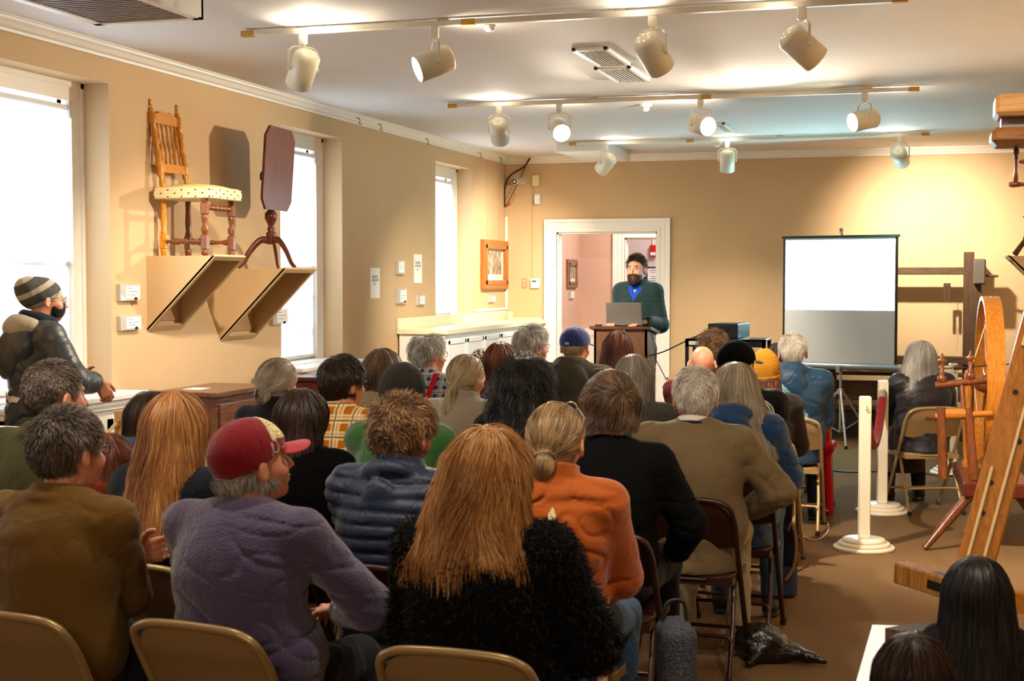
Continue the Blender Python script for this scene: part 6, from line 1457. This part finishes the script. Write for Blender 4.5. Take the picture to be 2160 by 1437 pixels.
person(722, 748, 6.75, 'person with short dark hair, glasses and a yellow plaid flannel shirt', 'rosy', ('short', dict(t=.024, bottom=-.10, L=.05, n=8000, lift=.006, wave=.35, ear=.032, top=1.1)), 'dark_brown', yaw=-6, hy=-24, w=1.12, top=dict(t=.024, fold=.007, collar='fold', name='shirt', seed=1), tmat=plY, glasses_=M_gl, cname='person in the yellow plaid shirt')
def ex_green(rt, J, Mh, hs, c):
    hat_beanie(J, Mh, hs, cloth('charcoal_beanie_knit', '#2c2823', kind='knit', sc=1.6), rt, t=.020, tall=.118, roll=False, low=-.05); scarf(J, cloth('charcoal_scarf', '#37362f', kind='fleece'), rt, 1.05)
person(850, 767, 6.1, 'person in a charcoal knit hat and scarf with a green woollen jacket', 'pale', None, yaw=-4, hy=-12, w=1.12, toph=.155, top=dict(t=.028, fold=.006, name='jacket', seed=2), tmat=cloth('green_wool', '#2c5a24', kind='fleece', sheen=.4), extra=ex_green, cname='person in the charcoal knit hat')
person(1107, 753, 6.5, 'woman with voluminous long curly black hair', 'tan', ('bell', dict(t=.030, zend=-.30, wide=.055, back=.06, depth=.02, n=15000, L=.16, wave=.95, wf=30, lift=.02, scurl=.6, w=.0016, jit=.5, contrast=.8)), 'black', yaw=-4, hy=-6, w=1.05, top=dict(t=.02, fold=.006, name='sweater'), tmat=cloth('black_sweater_b', '#0e0c0c', kind='fleece'), cname='woman with the curly black hair')
# ---------------- fifth row
person(982, 747, 7.4, 'woman with pale blond ponytail and beige fleece jacket', 'rosy', ('tail', dict(t=.016, pts=((0,-.112,-.02),(-.005,-.135,-.05),(-.02,-.15,-.15),(-.03,-.15,-.26),(-.025,-.15,-.33)), rad=(.018,.024,.030,.024,.010), anchor=(0,-.115,-.02), n=10000, L=.12, wave=.08)), 'ash_blond', yaw=-4, hy=-12, w=1.08,
       top=dict(t=.03, fold=.006, collar='high', seed=5, name='fleece_jacket'), tmat=cloth('beige_sherpa', '#8b8171', kind='fleece', sheen=.5), extra=lambda rt, J, Mh, hs, c: MB().lathe([(.019,-.008),(.024,0),(.019,.008)], 14, tp(J, Mh, hs, (-.002, -.124, -.035)), tp(J, Mh, hs, (-.02, -.2, -.2))).build('hair_tie', M_blk, c['hair']), cname='woman with the pale blond ponytail')
person(1338, 746, 7.4, 'woman with straight grey bob and plain grey sweater', 'pale', ('bell', dict(t=.022, zend=-.16, wide=.018, back=.01, n=8000, wave=.12, depth=.0)), 'grey', yaw=-2, hy=-10, w=1.05, top=dict(t=.02, fold=.006, name='sweater'), tmat=cloth('grey_sweater', '#4c4845', kind='knit'), cname='woman in the plain grey sweater')
def ex_hoodblue(rt, J, Mh, hs, c): pass
person(1552, 762, 6.7, 'woman with long grey blond hair in a blue hooded top and jeans', 'pale', ('bell', dict(t=.024, zend=-.27, wide=.045, back=.07, n=10000, wave=.25, wf=14, L=.2, asym=.05)), 'grey_blond', yaw=-2, hy=2, w=1.12,
       J=skeleton(lean=.03, w=1.12, wrists={'L': (-.08, .3, .66), 'R': (.12, .32, .66)}), top=dict(t=.028, fold=.009, hood=1.0, seed=4, name='hooded_top', coat=.46), tmat=cloth('blue_hoodie', '#1d3c62', kind='fine', sheen=.3), pmat=jeans, chair='brown_chair', cname='woman in the blue hooded top')
person(808, 734, 7.9, 'woman with brown bob and thick beige brown knitted sweater', 'pale', ('bell', dict(t=.024, zend=-.135, wide=.012, back=.0, n=8000, wave=.1, flip=-.015)), 'brown', yaw=-4, hy=-14, w=1.1, top=dict(t=.028, fold=.006, collar='turtle', name='knit_sweater'), tmat=kn('beige_brown_knit', '#8a7a58', sc=.7), glasses_=M_glw, cname='woman in the beige brown knitted sweater')
def ex_mustard(rt, J, Mh, hs, c):
    mk = NT('mustard_knit'); v = mk.mapping((1,1,1)); w1 = mk.node('TexWave', {'Vector': v, 'Scale': 55, 'Distortion': .5}, bands_direction='X').outputs['Fac']; w2 = mk.node('TexWave', {'Vector': v, 'Scale': 42}, bands_direction='Z').outputs['Fac']
    h = mk.math('MULTIPLY', w1, w2); mk.bump(h, .9, .008); mk = mk.set(mk.mix(h, '#a8701a', '#e0a63e'), .9, 0, .1)
    hat_beanie(J, Mh, hs, mk, rt, t=.020, tall=.135, low=-.035)
    mf = NT('fur_fibre_brown'); a = mf.node('Attribute', attribute_name='tint').outputs['Fac']; mf = mf.set(mf.ramp(a, [(0, '#1a0e0a'), (.5, '#3a2018'), (1, '#7a4426')]), .6, 0, .2)
person(1614, 735, 8.3, 'woman in a mustard yellow knit beanie with red brown hair and dark fleece', 'pale', ('bell', dict(t=.012, zend=-.21, wide=.035, back=.06, top=.9, n=6000, wave=.6, wf=26, scurl=.3, hat=-.01)), 'auburn', yaw=-2, hy=-4, w=1.02, toph=.18, top=dict(t=.026, fold=.006, collar='high', name='fleece'), tmat=cloth('dark_brown_fleece', '#241a16', kind='fleece'), extra=ex_mustard, cname='woman in the mustard beanie')
# ---------------- farther rows
def ex_blackcap(rt, J, Mh, hs, c):
    o = hat_cap(J, Mh, hs, cloth('black_cap_cloth', '#060606', kind='fine', sheen=0., spec=.05), rt, brim=cloth('black_cap_brim', '#1a1210'), t=.016); capf = lambda q: ell(q, (0, -.012, .042), (.094, .116, .101)); m = MB()
    y = .012
    for k, w_ in enumerate((.007, .005, .005, .006, .005, .004, .006)):
        P, G = project(capf, [(.09, y-w_*.4, .028), (.09, y, .038 if k % 2 else .034), (.09, y+w_*.4, .029)], .001); m.tube([tp(J, Mh, hs, p) for p in P], .0014, 5); y += w_*1.25
    m.build('cap_lettering', cloth('white_thread', '#e8e4e0'), o)
    f = topf(J, c); wt = cloth('white_stripe', '#d8d4cc')
    for k in range(3): ribbon(f, [(.085+.018*k, -.12, 1.06), (.16+.016*k, -.10, 1.0), (.225+.006*k, -.13, .9-.0*k), (.25+.004*k, -.12+.02*k, .8)], .008, 'stripe', wt, c['top'], .002, .0015)
person(1553, 714, 7.4, 'man in a black baseball cap and black track jacket with three white stripes', 'rosy', ('short', dict(t=.008, bottom=-.075, L=.02, n=3000, hat=.03)), 'dark_brown', yaw=-2, hy=-22, w=1.2, toph=.15, top=dict(t=.024, fold=.006, name='track_jacket', seed=1, coat=.46), tmat=cloth('black_track_nylon', '#08080a', .55, kind='fine', sheen=0.), pmat=jeans, extra=ex_blackcap, cname='man in the black cap')
def ex_plaidman(rt, J, Mh, hs, c):
    f = topf(J, c); rd = cloth('red_suspender', '#9a1018')
    for s in (-1, 1): ribbon(f, [(s*.07, .10, .80), (s*.085, .08, .95), (s*.085, -.04, 1.05), (s*.07, -.14, .95), (s*.02, -.17, .82), (-s*.0, -.17, .75)], .032, 'suspender', rd, rt)
plB = cloth('blue_plaid', '#b8b4a8', kind='checks', c2=('#5c6478', '#2a3146', '#1c2234'))
person(903, 703, 8.9, 'balding grey haired man with glasses, checked shirt and red suspenders', 'rosy', ('short', dict(t=.018, bottom=-.05, L=.045, n=6500, lift=.016, wave=.7, bald=(-.03,.125,(.05,.055,.045)), ear=.034)), 'silver', yaw=-4, hy=-34, w=1.12, top=dict(t=.02, fold=.006, collar='fold', name='shirt'), tmat=plB, glasses_=M_glw, extra=ex_plaidman, cname='man with the red suspenders')
def ex_kerchief(rt, J, Mh, hs, c): hat_beanie(J, Mh, hs, cloth('patterned_kerchief', '#3a2420', kind='print', c2=('#c8bcb0', '#6a1a1a')), rt, t=.012, tall=.105, roll=False, low=-.05)
person(1017, 738, 9.5, 'woman in a patterned dark head kerchief and tan blouse', 'pale', None, yaw=-4, hy=-20, w=1.0, toph=.14, top=dict(t=.018, fold=.005, name='blouse'), tmat=cloth('tan_print', '#b08e72', kind='print', c2=('#d8c0a8', '#7a5a48')), extra=ex_kerchief, cname='woman in the patterned kerchief')
person(1057, 721, 8.7, 'woman with short straight auburn hair and dark patterned top', 'rosy', ('bell', dict(t=.020, zend=-.10, wide=-.02, back=-.0, depth=-.012, n=8000, wave=.08, lo=.02)), 'auburn', yaw=-4, hy=-14, w=.98, top=dict(t=.016, fold=.005, name='blouse'), tmat=cloth('dark_print', '#2c2228', kind='print', c2=('#52444a', '#161014')), cname='woman with the short auburn hair')
person(1122, 687, 10.1, 'man with tousled silver hair and dark rimmed glasses in a dark jacket', 'rosy', ('short', dict(t=.030, bottom=-.09, L=.06, n=9000, lift=.014, wave=.8, curl=.006, ear=.030)), 'silver', yaw=-4, hy=-46, w=1.1, top=dict(t=.024, fold=.006, collar='fold', name='jacket'), tmat=cloth('dark_brown_jacket', '#2a2622'), glasses_=M_gl, cname='man with the tousled silver hair')
def ex_bluecap(rt, J, Mh, hs, c):
    o = hat_cap(J, Mh, hs, cloth('royal_navy_cloth', '#1c2a66', kind='fine', sheen=.4), rt, brim=cloth('navy_brim', '#182250'), t=.017)
    capf = lambda q: ell(q, (0, -.012, .042), (.095, .117, .102)); P, G = project(capf, [(-.011+.0055*i, -.12, .030) for i in range(5)], .001)
    m = MB(); tl = [tp(J, Mh, hs, p+A(0,0,.006)) for p in P]; bl = [tp(J, Mh, hs, p-A(0,0,.006)) for p in P]
    m.tube(tl+bl[::-1], .0012, 5, closed=True); mid = [tp(J, Mh, hs, p+A(0, -.001, .003*(-1)**i)) for i, p in enumerate(P)]; m.tube(mid, .0018, 5); m.build('cap_badge', cloth('white_badge', '#e4e4ea'), o)
person(1214, 685, 9.3, 'man in a navy blue baseball cap and charcoal hooded jacket', 'rosy', ('short', dict(t=.009, bottom=-.075, L=.02, n=4000, hat=.03)), 'ash_blond', yaw=-2, hy=-10, hp=3, w=1.2, toph=.15, belly=.02, top=dict(t=.03, fold=.009, hood=1.1, seed=2, name='hooded_jacket'), tmat=cloth('charcoal_olive_cloth', '#3a362c', kind='fine'), extra=ex_bluecap, cname='man in the navy blue cap')
def ex_lanyard(rt, J, Mh, hs, c):
    P = [(.03, .02, .135), (.065, -.03, .105), (.09, -.05, .03), (.10, -.06, -.05), (.11, -.075, -.10)]; m = MB().tube([tp(J, Mh, hs, p) for p in bez(P, 5)], .010, 8, sq=.3); m.build('headband', cloth('pale_green_ribbon', '#a8c48c'), c['hair'])
person(1305, 695, 10.1, 'woman with long brown hair and a pale green ribbon seated in front of the lectern', 'pale', ('bell', dict(t=.02, zend=-.28, wide=.05, back=.05, n=8000, wave=.12)), 'auburn', yaw=-2, hy=-4, w=1.0, top=dict(t=.02, fold=.005, name='sweater'), tmat=cloth('dark_brown_sweater', '#2a1a16'), extra=ex_lanyard, cname='woman with the pale green ribbon')
person(1482, 729, 9.1, 'completely bald man in a dark red sweater', 'rosy', None, 'silver', yaw=-2, hy=6, hp=4, w=1.15, top=dict(t=.02, fold=.006, name='sweater'), tmat=kn('dark_red_knit', '#5a1a16'), cname='bald man')
person(1505, 698, 9.9, 'person with spiky tousled light brown hair beside the equipment cart', 'pale', ('short', dict(t=.018, bottom=-.07, L=.04, n=8000, lift=.018, wave=.9, curl=.006, jit=.9)), 'curly_brown', yaw=-2, hy=-10, w=1.0, top=dict(t=.02, fold=.005, name='shirt'), tmat=cloth('brown_shirt', '#3a2c22'), cname='person with the spiky hair')
def ex_strap(rt, J, Mh, hs, c):
    t = NT('patterned_strap'); v = t.noise(60, 4); mt = t.set(t.ramp(v, [(.42, '#3a7a9a'), (.5, '#b8d8e0'), (.6, '#1c3a52')]), .6, 0, .2); f = topf(J, c)
    ribbon(f, [(-.11, .02, 1.07), (-.10, -.08, 1.05), (-.06, -.17, .99), (.03, -.19, .88), (.12, -.16, .76), (.18, -.10, .66)], .036, 'shoulder_strap', mt, rt, .004)
person(1672, 702, 9.5, 'man with short white hair in a blue rain jacket with patterned strap', 'rosy', ('short', dict(t=.016, bottom=-.042, L=.032, n=8000, lift=.006, wave=.5)), 'white', yaw=0, hy=10, w=1.22, belly=.02, top=dict(t=.032, fold=.006, hood=1.0, seed=6, name='rain_jacket', coat=.47), tmat=cloth('teal_blue_nylon', '#113652', .45, spec=.35, kind='plain', sheen=.05), pmat=navytr, extra=ex_strap, chair='tan_chair', cname='man in the blue rain jacket')
def ex_redcoat(rt, J, Mh, hs, c):
    red = cloth('bright_red_cloth', '#b01014', .6)
person(1641, 722, 10.95, 'person with grey brown hair mostly hidden by the blue rain jacket', 'pale', ('bell', dict(t=.02, zend=-.12, wide=.0, back=0, n=3000)), 'greybrown', yaw=0, hy=0, w=1.0, top=dict(t=.02, fold=.006, name='coat'), tmat=cloth('brown_shirt', '#3a2c22'), pmat=navytr, chair='tan_chair', cname='person with grey brown hair by the screen')
p = at_d(1692, 900, 10.3); place_chair('tan_chair', p.x, p.y, 0, 'empty folding chair draped with the bright red coat')
p = at_d(1713, 900, 10.3); rt = thing('red_coat', 'bright red coat draped over a folding chair in front of the blue rain jacket', 'coat', (p.x, p.y-.24, 0))
def rcf(P):
    t = smin(rc(P, (.12, 0, .58), (.135, .0, .02), .025, .038), rc(P, (-.10, 0, .40), (-.11, 0, .02), .03, .05), .02); t = smin(t, boxs(P, (0, .14, .47), (.17, .19, .025), .02), .05); return t+.008*noise3(P, 30, 5, 5, (1,1,.3))
V, Q = isosurf(rcf, (-.32, -.16, -.02), (.32, .4, .72), .008); V[:, 2] = np.maximum(V[:, 2], 0); link('coat', np_mesh('coat', V, [Q]), cloth('bright_red_cloth', '#b01014', .6), rt)
skirt = cloth('brown_skirt', '#3c2a28')
def ex_skirt(rt, J, Mh, hs, c):
    def f(P):
        t = smin(rc(P, (-.10, .02, .53), (-.13, .42, .52), .12, .10), rc(P, (.10, .02, .53), (.12, .42, .52), .12, .10), .08); t = smin(t, rc(P, (-.03, .43, .48), (-.02, .42, .30), .14, .19), .08); t = t+.012*noise3(P, 26, 3, 4, (1,1,.2)); return smax(t, .24-P[:,2], .01)
    V, Q = isosurf(f, (-.4, -.2, .15), (.4, .75, .75), .01); link('skirt', np_mesh('skirt', V, [Q]), skirt, rt)
person(1942, 717, 10.3, 'woman with long silver grey hair and dark jacket sitting alone near the screen', 'rosy', ('bell', dict(t=.032, zend=-.24, wide=.05, back=.06, depth=.02, n=11000, wave=.28, wf=16, L=.2, asym=-.05)), 'silver', yaw=22, hy=6, w=1.2, belly=.02,
       J=skeleton(lean=.08, w=1.2, belly=.02, wrists={'L': (-.16, .40, .62), 'R': (.12, .34, .64)}, armhint={'L': (-1, -.2, -.4), 'R': (1, -.2, -.3)}, hands={'L': ((-.2, 1, -.2), (.3, 0, -1), .5), 'R': ((-.8, .6, 0), (0, 0, -1), .5)}), top=dict(t=.032, fold=.012, collar='fold', seed=2, name='jacket', coat=.47), tmat=cloth('dark_slate_nylon', '#26232a', .4, spec=.4, sheen=.05), extra=ex_skirt, chair='tan_chair', cname='woman with the long silver grey hair')

# ---------------- speaker
def ex_speaker(rt, J, Mh, hs, c):
    nb = J['nb']; blue = cloth('royal_blue_shirt', '#1c48b8')
    st2 = dict(t=.006, fold=.002, seed=1, hem=.9, vneck=.055, collar=None)
    ts = top_sdf(J, st2)
    def f(P):
        t = smax(ts(P), -(P[:,1]+.01), .01); t = smax(t, np.abs(P[:,0])-.10, .01); col = torus(P, (0, nb[1]+.024, nb[2]+.016), .064, .012, rotm(R(-24), 0, 0), 1.7)
        return smax(smin(t, col, .008), -np.maximum(np.abs(P[:,0])*1.5-(P[:,2]-(nb[2]-.05)), -(P[:,1]-.03)), .005)
    V, Q = isosurf(f, (-.14, -.14, nb[2]-.26), (.14, .2, nb[2]+.08), .0045); link('blue_shirt', np_mesh('blue_shirt', V, [Q]), blue, rt)
    # beard
    def bv(q):
        b = smin(ell(q, (0, .040, -.058), (.062, .064, .066)), ell(q, (0, .078, -.102), (.036, .030, .030)), .02)
        b = smax(b, q[:,2]-(-.030+.55*np.maximum(0, np.abs(q[:,0])-.028)), .008); b = smax(b, -(q[:,1]-.0), .01); return smax(b, -ell(q, (0, .112, -.058), (.014, .02, .004)), .003)
    def mus(q): return smin(bv(q), rc(q, (-.022, .098, -.046), (.022, .098, -.046), .006, .006), .006)
    V, F, tt = strands(mus, mus, lambda q: np.tile(A(0, .15, -1), (len(q), 1)), 3500, .018, .0016, 4, .3, 40, .004, steps=4, res=.0045); link('beard', np_mesh('beard', to_person(V, J, Mh, hs), F, tint=tt), HM['beard'], rt)
    m = MB()
    for s in (-1, 1): m.tube([tp(J, Mh, hs, (s*.048, .084, .033)), tp(J, Mh, hs, (s*.034, .094, .038)), tp(J, Mh, hs, (s*.016, .097, .033))], [.0022, .0038, .003], 6)
    m.build('eyebrows', M_brow, rt)
    m = MB().box((-.0025, 0, 0), (.0025, .004, .02)); 
    f2 = topf(J, c); P, G = project(f2, [(0, .14, nb[2]-.15)], .002, 14); m = MB().tube([tuple(P[0]+A(0,0,-.05)), tuple(P[0]), tuple(P[0]+A(0,0,.02))], .003, 6).box(tuple(P[0]+A(-.004,-.002,-.02)), tuple(P[0]+A(.004,.006,-.002))); m.build('zipper', flat('zip_metal', '#b8b8b0', .3, .8), rt)
JS = skeleton(lean=-.01, stand=True, w=.92, wrists={'L': (-.155, .20, 1.165), 'R': (.14, .21, 1.165)}, armhint={'L': (-.25, -.8, -.6), 'R': (.2, -.8, -.6)}, hands={'L': ((.5, .85, -.08), (0, 0, -1), .22), 'R': ((-.3, .95, -.05), (0, 0, -1), .25)})
def top_sp(): return dict(t=.024, fold=.0035, seed=3, name='zip_sweater', collar='stand', vneck=.125)
# local +Y faces the audience: yaw 180 degrees, wrists reach the lectern behind the laptop
person(1343, 536, 13.15, 'bearded man in a dark green zip sweater and blue shirt speaking behind the lectern', 'pale', ('short', dict(t=.006, bottom=-.035, L=.030, n=7000, top=3.6, lift=.012, ear=.026, fr=-.010, sl=1.0, curl=.003, wave=.8)), 'beard', yaw=171, hy=0, stand=True, J=JS, top=top_sp(), tmat=cloth('dark_green_grey_knit', '#23383a', kind='fine', sheen=.2), pmat=dark_tr, extra=ex_speaker, group='people standing', res=.007, body_res=.005, hs=.94)

# ---------------- standing visitor by the window
def ex_visitor(rt, J, Mh, hs, c):
    t = NT('striped_beanie_knit'); loc = t.co; sx = t.node('SeparateXYZ', {0: loc}); z = t.math('ADD', sx.outputs[2], t.math('MULTIPLY', sx.outputs[1], -.55)); fr = t.math('FRACT', t.math('ADD', t.math('MULTIPLY', z, 11.5), -.08)); s = t.math('LESS_THAN', fr, .36)
    t.bump(t.noise(160, 2), .6, .004); hat_beanie(J, Mh, hs, t.set(t.mix(s, '#4a4a46', '#a39b8a'), .9, 0, .1), rt, slouch=.035, t=.012, tall=.098, roll=False, low=-.035)
    def f(q): return np.maximum(np.abs(ell(q, (0, .036, -.04), (.062, .070, .072)))-.0035, np.maximum(-.014+.3*(.08-q[:,1])*0-q[:,1]+.03, np.abs(q[:,2]+.048)-.042))
    V, Q = isosurf(f, (-.1, 0, -.12), (.1, .14, .04), .004); link('face_mask', np_mesh('face_mask', to_person(V, J, Mh, hs), [Q]), cloth('black_mask', '#15151a'), rt)
    scarf(J, cloth('navy_neck_warmer', '#1c2130', kind='fine'), rt, .75, 'neck_warmer')
    nb = J['nb']; dz = J['dz']
    def g(P): # folded hood: lighter lining above, dark shell hanging down
        a = ell(P, (0, nb[1]-.072, nb[2]+.005), (.145, .095, .072)); return a+.006*noise3(P, 30, 4)
    V, Q = isosurf(g, (-.2, nb[1]-.24, nb[2]-.14), (.2, nb[1]+.05, nb[2]+.1), .007); lining = V[:, 2] > nb[2]-.02
    link('hood_lining', np_mesh('hood_lining', V, [Q]), cloth('grey_beige_lining', '#97907c'), rt)
    def g2(P): a = smin(ell(P, (0, nb[1]-.095, nb[2]-.085), (.17, .085, .115)), ell(P, (-.03, nb[1]-.145, nb[2]-.17), (.10, .045, .10)), .05); return a+.010*noise3(P, 26, 9)
    V, Q = isosurf(g2, (-.22, nb[1]-.28, nb[2]-.32), (.22, nb[1]+.05, nb[2]+.04), .008); link('hood', np_mesh('hood', V, [Q]), c['top'].data.materials[0], rt)
    f3 = topf(J, c); ribbon(f3, [(-.11, -.2, 1.10), (0, -.22, 1.105), (.11, -.2, 1.10)], .030, 'reflective_band', cloth('pale_band', '#cfc0ae'), rt, .004)
    st = c['st']
JV = skeleton(lean=.03, stand=True, w=1.08, wrists={'L': (.04, .22, 1.18), 'R': (.19, .24, 1.17)}, armhint={'L': (-1, -.1, -.8), 'R': (1, -.45, -.6)}, hands={'L': ((.8, .5, .1), (0, -1, 0), .9), 'R': ((.05, .55, -.8), (-1, 0, 0), .7)})
person(92, 582, 7.3, 'person standing at the window in a grey striped slouchy beanie and dark raincoat', 'rosy', ('short', dict(t=.004, bottom=-.06, L=.02, n=800)), 'dark_brown', yaw=-34, hy=-8, stand=True, J=JV, top=dict(t=.03, fold=.010, collar='stand', seed=6, name='raincoat', coat=.72, short=.30), tmat=cloth('wet_slate_nylon', '#2f3437', .38, spec=.45, sheen=.05), pmat=cloth('grey_trousers', '#5a5a5c'), glasses_=M_glw, extra=ex_visitor, group='people standing', res=.008, body_res=.0065, hs=.93, toph=.148)

# ---------------- the two children in front
def stool(rt, nm):
    x, y, z = rt.location; s = rt.scale[0]; h = .445*s; o = thing('stool', nm, 'stool', (x, y, 0), 0, 'stools of the children'); MB().lathe([(.15,h-.03),(.16,h-.02),(.16,h-.004),(.15,h)], 24).build('seat', M_pine, o)
    for a in (45, 135, 225, 315): c, s_ = math.cos(R(a)), math.sin(R(a)); MB().tube([(c*.15, s_*.15, 0), (c*.1, s_*.1, h-.03)], .014, 8).build('leg', M_pine, o)
rt = person(2062, 1177, 4.0, 'child with long straight black hair, nearer the roped timber plank', 'tan', ('bell', dict(t=.022, zend=-.42, wide=.055, back=.05, depth=.012, n=15000, L=.24, wave=.06, w=.0018, steps=10, contrast=.7)), 'black', yaw=2, hy=0, hs=1.28, w=.95, top=dict(t=.02, fold=.005, name='shirt'), tmat=cloth('dark_child_shirt', '#14121a'), chair=None, group='children seated', toph=.14)
stool(rt, 'small round pine stool under the child with black hair')
rt = person(1928, 1337, 3.25, 'child with dark brown hair at the corner of the low white table', 'tan', ('bell', dict(t=.020, zend=-.36, wide=.05, back=.05, depth=.01, n=15000, L=.22, wave=.12, w=.0018, steps=10)), 'dark_brown', yaw=2, hy=0, hs=1.28, w=.95, top=dict(t=.02, fold=.005, name='shirt'), tmat=cloth('dark_child_shirt_b', '#1a1614'), chair=None, group='children seated', toph=.14)
stool(rt, 'small round pine stool under the child with brown hair')
# ================================================================== LIGHT
W = bpy.data.worlds.new('sky'); SC.world = W; W.use_nodes = True; bg = W.node_tree.nodes['Background']
bg.inputs[0].default_value = lin('#dfe9f6'); bg.inputs[1].default_value = 1.3
def spot(loc, dirv, power, col, size, blend=.6, r=.04, name='lamp_light'):
    l = bpy.data.lights.new(name, 'SPOT'); l.energy = power; l.color = col; l.spot_size = R(size); l.spot_blend = blend; l.shadow_soft_size = r
    o = bpy.data.objects.new(name, l); COL.objects.link(o); o.location = loc; o.rotation_euler = Vector(dirv).to_track_quat('-Z', 'Y').to_euler(); return o
WARM = (1.0, .87, .69)
PW = [140, 260, 300, 300, 340, 220, 330, 300, 220, 120, 270]
VP = [26, 5, 4, 3, 8, 10, 24, 5, 5, 2, 4]
for i, (c, aim, r, ln, on) in enumerate(LAMPS):
    spot(c+aim*(ln*.5-.01), aim, PW[i], WARM, 58 if i == 1 else 95 if i == 10 else 85, 1., .035)
    spot(c-aim*(ln*.5+.012)+Vector((0,0,.02)), -aim+Vector((0,0,.6)), VP[i], WARM, 150, 1, .03, 'lamp_vent_light')
# fill spots added overhead, out of view, to brighten the audience
for x in (-3.2, -2.1, -1.0, .1): spot((x, 3.6, ZC-.22), (.05*(x+1.5), .55, -1), 55, (1.0, .86, .68), 120, 1., .04, 'audience_fill_light')
# daylight portals through the windows
for k, y1, y0 in WIN:
    l = bpy.data.lights.new('window_daylight', 'AREA'); l.shape = 'RECTANGLE'; l.size = 1.0; l.size_y = 1.6; l.energy = 30; l.color = (.86, .93, 1.0)
    o = bpy.data.objects.new('window_daylight', l); COL.objects.link(o); o.location = (XL-.55, (y0+y1)/2, 1.95); o.rotation_euler = (0, R(-90), 0)
def area(loc, rot, sx, sy, p, col, name):
    l = bpy.data.lights.new(name, 'AREA'); l.shape = 'RECTANGLE'; l.size = sx; l.size_y = sy; l.energy = p; l.color = col
    o = bpy.data.objects.new(name, l); COL.objects.link(o); o.location = loc; o.rotation_euler = rot; return o
area((-3.0, 16.6, ZC-.03), (0, 0, 0), .6, .6, 34, (1, .92, .86), 'hall_ceiling_light')
area((-3.0, 18.6, ZC-.03), (0, 0, 0), .6, .6, 22, (1, .93, .90), 'far_room_ceiling_light')
area((-1.2, -1.6, ZC-.03), (0, 0, 0), 2.5, 1.2, 60, (1, .88, .72), 'rear_ceiling_light')
SC.view_settings.view_transform = 'Standard'; SC.view_settings.look = 'None'; SC.view_settings.gamma = 1; SC.view_settings.exposure = 0.82
SC.cycles.use_denoising = True; SC.cycles.max_bounces = 8; SC.cycles.diffuse_bounces = 4; SC.cycles.glossy_bounces = 3; SC.cycles.transparent_max_bounces = 8; SC.cycles.sample_clamp_indirect = 6; SC.cycles.caustics_reflective = False; SC.cycles.caustics_refractive = False
SC.cycles.use_adaptive_sampling = True; SC.cycles.adaptive_threshold = .03
